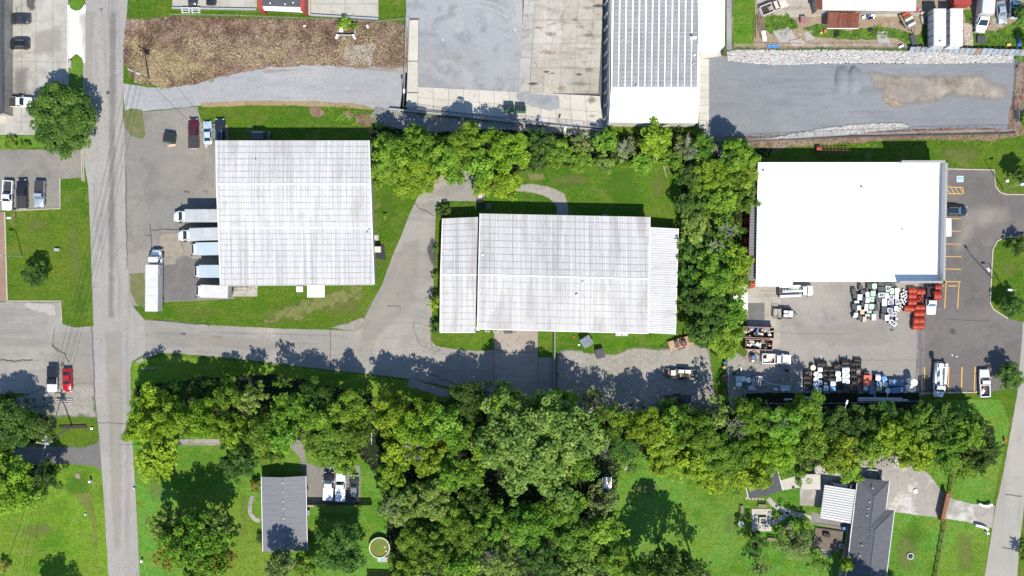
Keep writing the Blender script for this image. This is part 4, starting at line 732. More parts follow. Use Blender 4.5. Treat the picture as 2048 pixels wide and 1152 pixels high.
def leafmesh(name, P, Nn, S, T, rng, asp=1.5, fold=.25):
    """P centres, Nn normals, S sizes, T tints -> folded rhombic leaf clusters"""
    n = len(P); r = rng.normal(size=(n, 3)); u = np.cross(Nn, r); u /= np.linalg.norm(u, axis=1)[:, None] + 1e-9; v = np.cross(Nn, u)
    s = S[:, None]
    a = P - u * s * .5 * asp; b = P + v * s * .45 + Nn * s * fold * rng.uniform(-.3, 1, (n, 1)); c = P + u * s * .5 * asp; d = P - v * s * .45 + Nn * s * fold * rng.uniform(-.3, 1, (n, 1))
    V = np.stack([a, b, c, d], 1).reshape(-1, 3); me = bpy.data.meshes.new(name); me.vertices.add(4 * n); me.vertices.foreach_set('co', V.astype(np.float32).ravel())
    me.loops.add(6 * n); i = np.arange(n)[:, None] * 4; me.loops.foreach_set('vertex_index', (i + np.array([[0, 3, 1, 3, 2, 1]])).astype(np.int32).ravel())
    me.polygons.add(2 * n); me.polygons.foreach_set('loop_start', np.arange(2 * n, dtype=np.int32) * 3); me.polygons.foreach_set('loop_total', np.full(2 * n, 3, np.int32))
    at = me.attributes.new('tint', 'FLOAT', 'POINT'); at.data.foreach_set('value', np.repeat(T, 4).astype(np.float32)); me.update(); me.materials.append(None); return me
def crown(name, R, Ht, seed, style='round', leaf=.34, dens=1.0):
    """returns crown mesh and wood mesh; crown base at ~.3 Ht"""
    rng = np.random.default_rng(seed); leaf *= (.84, 1.0, 1.2, .92)[seed % 4]; zb = Ht * .38; zc = Ht * .55; az = rng.uniform(0, 6.28, 6); am = rng.uniform(.04, .15, 6) * (.4 if style == 'fine' else 1)
    def rad(t): return 1 + sum(am[k] * np.cos((k + 2) * t + az[k]) for k in range(6))
    nl = int({'round': 16, 'feather': 34, 'sparse': 11, 'clump': 27, 'fine': 27}[style] * (R ** 1.25) * .55 * rng.uniform(.75, 1.2)) + 6
    lob = []; 
    for i in range(nl):
        t = rng.uniform(0, 6.283); ph = math.asin(rng.uniform(-.25, .98)); q = rng.uniform(.35, 1) ** .5 * (.98 if i % 3 else .6)
        rr = R * .84 * rad(t) * math.cos(ph) * q; z = zc + (Ht - zc) * .88 * math.sin(ph) * (q if ph > 0 else .8)
        lob.append((rr * math.cos(t), rr * math.sin(t), z, {'round': rng.uniform(.15, .27), 'feather': rng.uniform(.12, .18), 'sparse': rng.uniform(.13, .21), 'clump': rng.uniform(.09, .16), 'fine': rng.uniform(.12, .2)}[style] * R ** .8 * 1.35, rng.uniform(0, 1)))
    lob = np.array(lob); Ps = []; Ns = []; Ss = []; Ts = []
    for x, y, z, lr, tn in lob:
        m = int(dens * 6.283 * lr * lr * .95 / (leaf * leaf * .68) * (.55 if style == 'sparse' else 1)); dirs = rng.normal(size=(m, 3)); dirs /= np.linalg.norm(dirs, axis=1)[:, None]; dirs[:, 2] = np.abs(dirs[:, 2]) * 1.0 - .22
        rr = lr * (rng.uniform(.35, 1.12, m) ** .6)[:, None]; p = np.array([x, y, z]) + dirs * rr * np.array([1, 1, .72])
        if style == 'feather':
            out = np.array([x, y, 0]) / (math.hypot(x, y) + .01); p = np.array([x, y, z]) + (dirs * rr * np.array([.55, .55, .45])) + out * rng.uniform(-1, 1.3, (m, 1)) * lr * 1.0
        nn = dirs * .6 + rng.normal(size=(m, 3)) * .5 + np.array([0, 0, .75]); nn /= np.linalg.norm(nn, axis=1)[:, None]
        Ps.append(p); Ns.append(nn); Ss.append(leaf * rng.uniform(.6, 1.35, m)); Ts.append(np.clip(tn * .62 + rng.uniform(0, .38, m), 0, 1))
    P = np.concatenate(Ps); me = leafmesh(name, P, np.concatenate(Ns), np.concatenate(Ss), np.concatenate(Ts), rng)
    mb = MB(); tr = .045 * R + .08; top = Vector((rng.normal() * .2, rng.normal() * .2, Ht * .62))
    mb.tube([(0, 0, -.1), (rng.normal() * .08, rng.normal() * .08, zb * .6), top * .75, top], [tr * 1.25, tr, tr * .7, tr * .3], 7)
    st = rng.choice(len(lob), min(len(lob), 16 if style != 'sparse' else 30), replace=False)
    for k in st:
        x, y, z, lr, _ = lob[k]; f = rng.uniform(.35, .95); s0 = Vector((0, 0, zb * .6)).lerp(top, f); e = Vector((x, y, z)); mid = s0.lerp(e, .55) + Vector((0, 0, .12 * R * .3))
        mb.tube([s0, mid, e, e + (e - mid) * .3], [tr * .45, tr * .28, tr * .14, .02], 4, caps=False)
    return me, mb.mesh(name + '_wood', M_bark, True)
PROT = {}
def proto(kind, size, k):
    key = (kind, size, k)
    if key not in PROT:
        R, Ht = {'L': (5.0, 11.5), 'M': (3.4, 8.5), 'S': (1.9, 4.2), 'B': (1.0, 1.9), 'X': (12.5, 19.0), 'Y': (7.4, 10.5)}[size]
        PROT[key] = (*crown('crown', R, Ht, hash((ord(kind[0]), ord(size), k)) % 9999 + k, kind, {'L': .34, 'M': .31, 'S': .24, 'B': .18, 'X': .42, 'Y': .34}[size], {'X': .9}.get(size, 1)), R, Ht)
    return PROT[key]
ADJ = {'y': 'yellow-green', 'g': 'mid-green', 'b': 'bright green', 'd': 'dark green', 'o': 'olive-green', 'r': 'rust-tinged', 's': 'silvery'}
def tree(px, py, r, h, col, kind, label, group=None, cat='tree', name=None):
    """px,py,r measured on the crown; h metres"""
    R = r / 10 * (1 - h * .6 / H); size = 'X' if R > 9.5 else 'Y' if R > 6.6 else 'L' if R > 4.1 else 'M' if R > 2.5 else 'S' if R > 1.3 else 'B'
    rr = random.Random(int(px * 31 + py * 17)); cm, wm, R0, H0 = proto(kind, size, rr.randrange({'L': 4, 'M': 4, 'S': 3, 'B': 2, 'X': 1, 'Y': 2}[size]))
    x, y = W(px, py, h * .62); s = R / R0
    nm = name or ({'tree': 'broadleaf_tree', 'shrub': 'shrub'}[cat])
    o = root(nm, label, cat, x, y, 0, rr.uniform(0, 6.28), group); o.scale = (s, s, h / H0)
    a = link('crown', cm, o); a.material_slots[0].link = 'OBJECT'; a.material_slots[0].material = LM[col]; link('trunk', wm, o); return o
K = {'r': 'round', 'f': 'feather', 's': 'sparse', 'c': 'clump', 'n': 'fine'}
TREES = '''
122,238,73,8,d,n,large dense round tree on the grass island beside the west end of the main road
22,286,17,1.6,b,n,bright low bush at the left edge below the office lot
48,290,13,1.6,g,n,darker bush right of the bright bush at the left edge
70,548,30,5.5,d,n,small dense dark tree alone on the west lawn beside the main road
26,978,60,12,y,r,big sunlit tree at the left edge south of the asphalt house driveway
92,948,28,9,d,r,dark tree right of the big sunlit tree beside the house driveway
5,905,24,10,g,r,tree at the left edge just above the big sunlit tree
25,850,52,9,d,r,shaded tree at the left edge below the parked red car
72,852,27,8,d,r,shaded tree between the left edge and the leaning utility pole
2,812,30,7,d,r,dark tree at the left edge beside the corner lot
88,1262,44,17,g,r,tall tree just below the frame whose shadow lies on the west lawn
5,1132,16,2,r,n,small rusty bush at the left edge near the bottom
300,795,34,10,y,r,yellowish tree near the north-west corner of the long tree row
290,852,42,12,y,r,yellowish tree overhanging the main road at the west end of the row
345,832,42,12,y,r,second yellowish tree from the main road in the row
312,918,46,9,y,f,feathery yellowish tree on the lawn corner south of the row's west end
400,842,42,12,y,r,brightest yellow tree in the western third of the row
352,782,30,8,d,r,shaded tree on the north side of the row near the main road
410,782,30,8,d,r,shaded tree on the north side of the row above the brightest yellow tree
455,792,32,9,g,r,mid tree on the north side of the row due south of the docked trucks
455,858,40,11,y,n,yellow tree just above the gravel track to the house
505,800,34,11,o,c,olive tree in the row north of the grey gable house
520,860,42,11,g,r,green tree directly above the turning lawn of the grey gable house
477,925,44,9,d,c,dark clumpy tree left of the grey gable house roof
540,905,28,8,g,r,tree at the north-west corner of the gable house shadow
567,762,20,11,b,s,small bright-topped tree standing out north of the row
580,812,40,11,g,r,tree in the row north of the small house's asphalt drive
568,865,38,11,b,r,bright tree above the start of the asphalt drive
628,800,40,9,d,r,dark tree on the north edge of the row near the street's bend
655,880,58,11,g,n,wide tree hanging over the drive and parked trucks
640,838,40,11,g,r,tree just north of the wide tree over the parked trucks
700,815,42,10,g,r,tree on the north edge left of the yellow group
718,862,38,10,g,r,tree just left of the wooden cross-arm pole
690,930,26,8,b,r,small bright tree overhanging the noses of the parked trucks
780,822,44,12,y,r,yellow tree at the north-west of the yellow group
835,850,50,13,y,r,large yellow tree in the middle of the yellow group
888,842,40,12,b,r,bright tree at the east end of the yellow group
795,905,36,12,y,r,yellow tree right of the wooden cross-arm pole
855,915,42,12,y,n,yellow-brown tree south of the large yellow tree
785,950,34,12,y,r,lowest yellow tree above the olive wood
938,800,46,9,d,r,dark low tree at the bend where the street meets the wood
920,870,42,11,g,r,mid tree between the yellow group and the great pale tree
972,900,36,14,b,r,vivid tree touching the west side of the great pale tree
898,948,42,13,b,c,pale bright clumpy tree north of the olive wood
940,940,36,12,g,r,tree below the vivid tree west of the great pale tree
1075,885,122,19,o,c,great pale tree with the widest crown in the wood
1010,798,34,12,g,r,tree at the north-west shoulder of the great pale tree below the concrete apron
1130,805,32,9,g,r,tree at the north-east shoulder of the great pale tree
800,1008,48,12,o,n,olive tree north of the round pool
862,1000,50,12,o,n,olive tree south of the pale bright clumpy tree
775,1020,20,9,g,s,thin tree leaning over the lawn above the pool ladder
832,1075,42,12,g,r,tree just right of the round pool
870,1100,48,13,g,c,tree in the south wood midway between pool and great tree
812,1138,36,11,g,r,tree at the bottom edge right of the pool
930,1085,46,11,g,r,tree in the dark gap of the south wood
905,1040,40,11,g,r,tree above the dark gap of the south wood, left side
955,1000,34,10,d,r,dark tree in the hollow below the vivid tree
1165,935,36,11,g,r,tree left of the white plastic chairs
925,1135,44,13,b,r,bright tree at the bottom edge in the south wood
985,1050,44,12,g,c,tree below the great pale tree on its west side
1000,1120,52,13,o,c,olive tree at the bottom edge below the great pale tree
1055,1050,48,13,b,r,bright tree directly below the great pale tree
1080,1115,52,12,d,c,dark tree at the bottom edge right of centre
1125,1015,44,13,g,r,tree below the great pale tree on its east side
1150,1075,50,13,b,r,bright tree at the east side of the south wood
1160,1135,44,11,o,n,olive tree at the bottom edge of the south wood's east side
1205,1000,40,10,s,s,half-bare silvery tree below the little junk trailer
1215,1055,38,12,b,r,bright tree at the edge of the big lawn shadow
1235,1120,46,10,g,c,tree at the bottom edge left of the big lawn shadow
1340,1140,62,20,d,c,dark tree at the bottom whose shadow spreads over the big lawn
1400,1150,30,15,s,s,sparse silvery tree at the bottom beside the dark shadow-casting tree
1285,1150,36,14,g,n,low tree at the bottom below the big lawn shadow
1215,838,40,10,g,s,open-crowned tree east of the great pale tree
1185,795,26,7,s,s,bare silvery tree on the north edge below the gravel lot
1180,860,34,9,g,r,tree against the east side of the great pale tree
1240,885,40,9,d,n,dark tree above the little junk trailer
1255,925,34,5,g,s,low thin tree on the north-west rim of the big lawn
1285,850,42,11,y,r,yellow tree north of the big lawn below the chipper
1330,880,44,10,y,n,fine-leaved yellow tree above the middle of the big lawn
1325,928,34,6,y,n,low yellow growth along the lawn's north rim
1350,835,38,10,g,r,tree below the red chipper at the lot's south rim
1395,865,44,11,g,r,tree north of the big lawn's east half
1385,925,38,8,y,n,yellow tree on the big lawn's north-east rim
1432,830,40,11,o,s,open olive tree beside the red cable rings
1448,905,46,12,b,r,bright round tree left of the small dark house
1425,960,34,7,y,n,low yellow tree on the lawn below the bright round tree
1500,835,42,12,g,r,tree below the grey trailer frame
1482,895,40,11,g,n,tree between the bright round tree and the dark house
1505,948,42,11,y,r,tree overhanging the small dark house on its west side
1560,850,48,13,b,r,bright tree below the silver pole rack
1548,910,44,12,y,r,yellow tree directly north of the small dark house
1610,825,42,13,b,r,bright tree with its tip over the silver pole
1620,880,48,12,g,n,tree south of the spool yard
1600,935,34,8,g,s,thin tree with pale ground showing through
1665,850,42,11,d,r,dark tree left of the white yard lamp
1675,905,44,12,y,r,yellow tree north of the carport
1700,940,30,9,b,r,small bright tree above the hip-roofed house
1722,850,42,10,d,n,dark fine tree right of the white yard lamp
1738,895,42,12,g,r,tree above the mouth of the concrete drive
1780,870,44,13,y,n,feathery yellow tree above the concrete drive
1765,825,34,9,d,r,shaded tree under the twin silver poles
1830,905,42,11,y,n,yellow tree at the top of the concrete drive
1825,850,42,11,g,f,feathery tree below the cream barrels
1880,845,42,10,d,f,dark tree below the bucket truck's parking bay
1885,900,46,11,g,f,tree at the north end of the brown rail fence
1930,865,40,11,g,f,tree below the white pickup in the corner bay
1960,905,42,10,d,f,dark tree beside the east road
1930,930,32,8,g,f,lowest tree at the east end of the row above the lawn
1950,845,28,8,d,f,small dark tree on the shaded grass near the east road
785,305,44,9,g,r,tree at the north-east corner of warehouse one
768,345,34,8,b,r,tree touching the east edge of warehouse one's roof
838,290,42,10,g,c,tree in the north clump under the stone bank
835,350,48,9,y,r,yellowish tree on the south side of the north clump
890,312,40,10,b,r,bright tree in the middle of the north clump
935,285,42,10,g,r,tree on the north edge below the green dumpsters
910,352,24,8,g,r,small tree whose tip hangs over the turning circle
960,330,36,10,b,r,bright tree above the turning circle's east side
1012,300,46,11,y,r,large yellow tree at the east end of the north clump
1015,368,34,9,y,r,yellow tree hanging over the start of the gravel path
962,372,22,7,y,r,small yellow tree above the black stacked pallets
1080,285,32,6,d,f,dark spiky tree right of the large yellow north tree
1075,325,26,4,d,n,low dark bush south of the dark spiky tree
1118,305,34,6,g,n,green bush mass below the fallen white lamp
1160,320,28,5,g,n,green bush mass right of the fallen white lamp
1165,288,26,5,s,s,grey-brown bush against the yard's south wall
1210,282,30,6,b,n,bright bush at the south-west corner of the long shed
1210,328,24,4,o,n,olive dome-shaped bush projecting onto the rear lawn
1252,300,28,5,s,s,bare silvery bush south of the long shed
1312,282,38,8,y,r,yellow tree against the white wall of the long shed
1285,325,26,4,b,n,low bright bush at the north end of the rear lawn
1345,318,26,5,g,n,bush at the north-east corner of the rear lawn
1368,292,28,7,s,s,silvery tree with drooping bare twigs
1405,300,34,7,g,r,tree under the south-west corner of the gravel yard
1438,300,22,5,s,s,bare-branched silvery tree south of the gravel yard fence
1475,312,42,9,g,n,tree at the north-west corner of the white-membrane building
1385,352,32,7,d,r,dark tree on the east side of the rear lawn
1425,350,40,9,y,n,yellow tree in the north of the strip between the warehouses
1485,355,38,9,g,r,tree overhanging the red coils at the membrane building
1378,415,36,7,d,r,dark tree hanging over the rear lawn's east rim
1440,400,40,9,g,n,green tree in the middle of the strip, north half
1490,398,32,8,g,s,tree leaning onto the edge of the white membrane roof
1392,458,36,8,o,n,olive tree beside the north-east corner of the central warehouse
1450,455,40,9,g,s,open tree in the strip left of the row of red coils
1382,505,30,7,d,r,dark tree against the east edge of the central warehouse
1428,505,38,9,g,c,tree in the middle of the strip
1475,520,36,9,y,n,tree left of the lowest red coil
1382,555,28,7,d,r,dark tree east of the central warehouse, south half
1425,560,42,10,g,r,tree in the south half of the strip
1465,570,36,9,g,r,tree over the white wedge of paving
1385,600,32,8,d,c,dark clumpy tree level with the concrete pad
1425,615,44,10,d,r,dark tree in the south of the strip
1462,628,36,10,b,r,bright tree overhanging the concrete pad
1450,680,40,9,b,r,bright tree beside the open scrap skips
1405,665,34,9,d,r,dark tree above the orange chipper
385,1085,72,16,g,c,big tree in the middle of the south-west garden
330,1045,34,15,o,c,pale-topped tree on the west of the south-west garden
430,1050,36,14,o,n,olive tree on the east of the south-west garden
335,1110,34,10,r,c,rusty tree at the bottom of the south-west garden
440,1120,34,10,r,c,rusty tree left of the grey gable house's south end
395,1140,36,10,g,r,tree at the bottom edge of the south-west garden
510,972,15,2.5,r,n,rusty-yellow shrub at the gable house's north-west corner
522,1080,13,2,d,n,dark shrub against the gable house's west wall
680,1100,54,12,d,r,dark clumpy tree left of the round pool
560,1130,34,13,s,n,silvery tree below the gable house
615,1130,30,7,g,n,tree between the gable house and the dark clumpy tree
1515,1090,30,8,d,s,dark open tree below the stone patio
1590,1085,42,8,s,s,thin-leaved tree below the patio benches
1640,1125,30,7,g,s,tree left of the charcoal house's south end
1692,1130,18,6,y,r,yellow tree overlapping the charcoal house's roof edge
1520,1135,22,6,s,s,small sparse tree at the bottom below the dark open tree
2042,490,24,4.5,d,n,round dark tree on the upper island of the east parking lot
2026,612,29,5.5,d,n,round dark tree at the south tip of the parking lot island
2022,752,32,6,d,n,round dark tree between the corner bay and the east road
2046,352,27,6,d,n,round dark tree on the corner lawn at the right edge
2050,1110,16,4,g,f,small tree beyond the east road at the bottom right
888,425,18,2.8,d,n,shrub at the north-west corner of the central warehouse
872,500,9,2,b,s,small leafy shrub halfway up the central warehouse's west wall
870,552,9,2,g,n,small shrub below the leafy one on the central warehouse's west wall
870,607,18,4,y,c,yellowish shrub overhanging the central warehouse's west roof edge
873,657,15,2.5,d,n,dark shrub at the south-west corner of the central warehouse
771,433,7,1.2,b,n,tiny shrub alone on the grass east of warehouse one
688,48,17,2.5,b,n,bright shrub growing inside the roofless enclosure in the weed field
706,52,11,2,g,n,smaller shrub beside the bright one in the roofless enclosure
2046,25,20,5,d,r,dark tree at the top right corner
2052,80,14,4,d,r,dark bush at the right edge by the board fence
1745,1228,48,15,g,r,tall tree just below the frame shading the south end of the charcoal house roof
1800,1240,40,14,g,r,tree below the frame shading the lawn right of the charcoal house
2052,240,16,3,g,n,weedy bush outside the gravel yard fence at the right edge
1488,292,14,2,s,n,grey bush on the dirt verge below the gravel yard
1512,1070,14,3,d,n,dark shrub hugging the patio's south side
1608,1045,16,3,g,n,shrub between the patio path and the deck
'''
for ln in TREES.strip().split('\n'):
    px, py, r, h, col, kd, *w_ = ln.split(','); r = float(r); h = float(h)
    if h >= 9 and (740 < float(py) < 870 and float(px) < 1480 or float(py) < 345 and float(px) > 700): h *= 1.28
    if h >= 7: r *= 1.07
    sh = h <= 3; tree(float(px), float(py), r, h, col, K[kd], ','.join(w_), 'trees and bushes of the plots', 'shrub' if sh else 'tree')
# undergrowth: leaf clusters over the woodland floor and along lawn rims
def undergrowth(name, label, polys, n, hmax, leaf, col, seed):
    rng = np.random.default_rng(seed); P = []
    for pxs in polys:
        pts = [W(*p) for p in pxs]; xs = [p[0] for p in pts]; ys = [p[1] for p in pts]
        ar = (max(xs) - min(xs)) * (max(ys) - min(ys)); k = int(n * ar)
        for _ in range(k):
            x = rng.uniform(min(xs), max(xs)); y = rng.uniform(min(ys), max(ys))
            if inside(x, y, pts): P.append((x, y))
    P = np.array(P); hh = np.array([max(.05, hmax * (.4 + 1.4 * mnoise.noise(Vector((p[0] * .35, p[1] * .35, seed))))) for p in P])
    z = hh * rng.uniform(.3, 1, len(P)); tt = np.array([.5 + .9 * mnoise.noise(Vector((p[0] * .6, p[1] * .6, 5 + seed))) for p in P])
    nn = rng.normal(size=(len(P), 3)) * .55 + np.array([0, 0, 1]); nn /= np.linalg.norm(nn, axis=1)[:, None]
    me = leafmesh(name, np.column_stack([P, z]), nn, leaf * rng.uniform(.6, 1.3, len(P)), np.clip(tt + rng.uniform(-.2, .2, len(P)), 0, 1), rng); me.materials[0] = LM[col]
    o = link(name, me); o['kind'] = 'stuff'; o['label'] = label; o['category'] = 'undergrowth'; return o
undergrowth('undergrowth', 'leafy undergrowth on the floor of the southern wood', [[(262, 775), (560, 760), (760, 795), (1000, 805), (1460, 805), (1470, 830), (1850, 830), (1990, 860), (1990, 900), (1880, 925), (1480, 960), (1250, 910), (1230, 1000), (1220, 1160), (780, 1160), (760, 960), (700, 890), (450, 870), (270, 860)]], 4.5, 1.1, .34, 'd', 1)
undergrowth('undergrowth', 'leafy undergrowth in the northern clump and the strip between the warehouses', [[(745, 262), (1000, 268), (1200, 262), (1400, 272), (1540, 300), (1500, 380), (1488, 560), (1485, 690), (1440, 710), (1390, 680), (1372, 560), (1362, 400), (1345, 335), (1240, 335), (1060, 335), (1010, 370), (850, 365), (755, 340)]], 5.5, 1.2, .34, 'g', 2)
undergrowth('undergrowth', 'undergrowth below the trees at the left edge', [[(-20, 800), (100, 795), (115, 880), (-20, 885)], [(-20, 920), (60, 920), (110, 950), (80, 1000), (-20, 1040)]], 6, .9, .34, 'd', 3)
undergrowth('weeds', 'weeds growing across the junkyard', [[(1525, 30), (1575, 28), (1592, 50), (1600, 62), (1560, 70), (1528, 60)], [(1600, 60), (1640, 56), (1700, 62), (1760, 50), (1810, 60), (1835, 70), (1855, 34), (1856, 92), (1820, 90), (1790, 78), (1700, 78), (1630, 74)], [(1945, 55), (1990, 62), (2048, 30), (2055, 96), (1960, 96), (1925, 92)]], 8, .45, .26, 'b', 4)
undergrowth('weeds', 'weeds on the rough end of the grass north of warehouse one', [[(640, 212), (700, 215), (765, 232), (770, 262), (735, 255), (660, 240)]], 9, .4, .24, 'b', 5)
undergrowth('weeds', 'scattered weeds in the brown weed field', [[(690, 50), (812, 50), (815, 120), (790, 128)], [(300, 50), (330, 42), (345, 60), (310, 70)], [(500, 40), (640, 44), (640, 50), (500, 48)]], 3, .4, .24, 'o', 6)
undergrowth('weeds', 'rank grass along the fence south of the gravel yard', [[(1430, 288), (1700, 278), (1990, 268), (2048, 250), (2048, 285), (1560, 305)]], 5, .35, .24, 'y', 7)
undergrowth('creeper', 'low yellow creeper on the north rim of the big lawn', [[(1260, 918), (1300, 930), (1340, 948), (1420, 950), (1500, 965), (1470, 1000), (1400, 975), (1350, 962), (1280, 940)]], 12, .4, .26, 'y', 8)
# bare grey branches showing among the crowns
def deadtree(px, py, r, h, label, seed):
    rng = random.Random(seed); x, y = W(px, py, h * .7); o = root('bare_tree', label, 'tree', x, y); mb = MB(); mb.tube([(0, 0, 0), (.1, .1, h * .5), (0, 0, h * .6)], [.16, .11, .07], 6); mb.build('trunk', M_gbark, o); mb = MB()
    for k in range(16):
        a = rng.uniform(0, 6.28); l = r / 10 * rng.uniform(.6, 1); s = Vector((0, 0, h * rng.uniform(.4, .6))); e = Vector((math.cos(a) * l, math.sin(a) * l, h * rng.uniform(.8, 1.05))); m = s.lerp(e, .5) + Vector((rng.uniform(-.3, .3), rng.uniform(-.3, .3), .3)); mb.tube([s, m, e], [.075, .05, .02], 4, caps=False)
        for j in range(4):
            f = m.lerp(e, rng.random()); g = f + Vector((rng.uniform(-1, 1), rng.uniform(-1, 1), rng.uniform(-.1, .7))) * l * .32; mb.tube([f, g], [.035, .012], 3, caps=False)
    mb.build('bare_branches', M_gbark, o)
for i, a in enumerate(((827, 900, 26, 14, 'bare grey branches poking out among the yellow trees east of the cross-arm pole'), (880, 862, 20, 13, 'bare grey branches in the dark hollow right of the yellow group'), (1442, 300, 24, 8, 'bare grey tree just south of the gravel yard corner'), (1372, 298, 28, 8, 'bare fan of grey twigs north-east of the rear lawn'), (1450, 462, 18, 10, 'bare grey branches left of the row of red coils'), (1428, 492, 16, 10, 'bare grey branches in the middle of the strip between warehouse and membrane roof'),
                       (1200, 812, 20, 9, 'bare grey branches at the south rim of the gravel lot'), (1465, 855, 24, 13, 'slender bare grey tree below the red cable rings'), (1548, 838, 22, 12, 'bare grey branches below the silver poles'), (1215, 905, 16, 9, 'bare grey branches above the little junk trailer'), (790, 1010, 22, 12, 'bare grey branches above the round pool'), (985, 1105, 18, 13, 'bare grey branches at the bottom of the south wood'), (1250, 298, 20, 6, 'bare grey bush south of the long shed'))): deadtree(*a, i)
# ---------------------------------------------------------------- vehicles
M_tyre = paint('tyre_rubber', (.018, .018, .018), .9); M_rim = paint('wheel_rim', (.35, .35, .36), .35, metal=.6)
M_lampw = paint('headlamp_glass', (.65, .66, .66), .2); M_lampr = paint('tail_lamp', (.35, .02, .02), .3); M_bed = paint('bed_liner', (.03, .03, .032), .8)
def CP_(name, col, metal=0.0): return paint(name, col, .28, metal=metal, var=.04, coat=.6)
PW, PB, PG, PS = CP_('white_car_paint', (.78, .79, .80)), CP_('black_car_paint', (.012, .013, .015)), CP_('dark_grey_car_paint', (.035, .037, .042)), CP_('silver_car_paint', (.36, .40, .43), .3)
PM, PR, PN, PT = CP_('maroon_car_paint', (.075, .006, .014)), CP_('red_car_paint', (.38, .006, .012)), CP_('navy_car_paint', (.012, .022, .035)), CP_('tan_car_paint', (.62, .52, .42))
PL = CP_('pale_blue_car_paint', (.48, .58, .66), .2)
def ringsec(x, hw, z0, z1, r=.1):
    return [(x, -hw * .93, z0), (x, -hw, z0 + .18), (x, -hw, z1 - r), (x, -hw + r * 1.2, z1), (x, hw - r * 1.2, z1), (x, hw, z1 - r), (x, hw, z0 + .18), (x, hw * .93, z0)]
def wheels(o, xs, hw, r):
    for x in xs:
        for s in (-1, 1):
            mb = MB(); y = s * (hw - .11); mb.tube([(x, y - .11, r), (x, y + .11, r)], r, 14); w_ = mb.build('wheel', M_tyre, o)
            mb = MB(); mb.tube([(x, y + s * .1, r), (x, y + s * .125, r)], r * .6, 10); mb.build('rim', M_rim, w_)
def quadpane(o, name, pts, mat, push):
    c = sum((Vector(p) for p in pts), Vector()) / 4; q = [c + (Vector(p) - c) * .86 for p in pts]; n = (q[1] - q[0]).cross(q[2] - q[0]).normalized()
    if n.dot(Vector(push)) < 0: n = -n
    mb = MB(); mb.add([p + n * .02 for p in q] + [p - n * .03 for p in q], [(0, 1, 2, 3), (7, 6, 5, 4), (0, 4, 5, 1), (1, 5, 6, 2), (2, 6, 7, 3), (3, 7, 4, 0)]); return mb.build(name, mat, o)
def greenhouse(o, xb0, xb1, xr0, xr1, zb, zt, hw, hr, pm, glass=None, rearglass=True, roofm=None):
    g = glass or M_glass; mb = MB(); B = [(xb0, -hw, zb), (xb1, -hw, zb), (xb1, hw, zb), (xb0, hw, zb)]; T = [(xr0, -hr, zt - .05), (xr1, -hr, zt - .05), (xr1, hr, zt - .05), (xr0, hr, zt - .05)]
    i = .1; U = [(xr0 + i, -hr + i, zt), (xr1 - i, -hr + i, zt), (xr1 - i, hr - i, zt), (xr0 + i, hr - i, zt)]
    mb.loft([B, T, U]); mb.build('cabin', roofm or pm, o)
    quadpane(o, 'windscreen', [B[1], B[2], T[2], T[1]], g, (1, 0, .3))
    if rearglass: quadpane(o, 'rear_window', [B[3], B[0], T[0], T[3]], g, (-1, 0, .3))
    quadpane(o, 'side_window', [B[0], B[1], T[1], T[0]], M_glass, (0, -1, .2)); quadpane(o, 'side_window', [B[2], B[3], T[3], T[2]], M_glass, (0, 1, .2))
def lights(o, L, hw, zf, zr):
    for s in (-1, 1):
        mb = MB(); mb.box((L / 2 - .10, s * hw * .72, zf), (.22, hw * .36, .14), top=(.6, .9)); mb.build('headlight', M_lampw, o)
        mb = MB(); mb.box((-L / 2 + .05, s * hw * .84, zr), (.12, hw * .22, .26)); mb.build('tail_light', M_lampr, o)
def mirrors(o, x, hw, z, m):
    for s in (-1, 1): mb = MB(); mb.box((x, s * (hw + .12), z), (.16, .24, .16), top=(.7, .8)); mb.build('mirror', m, o)
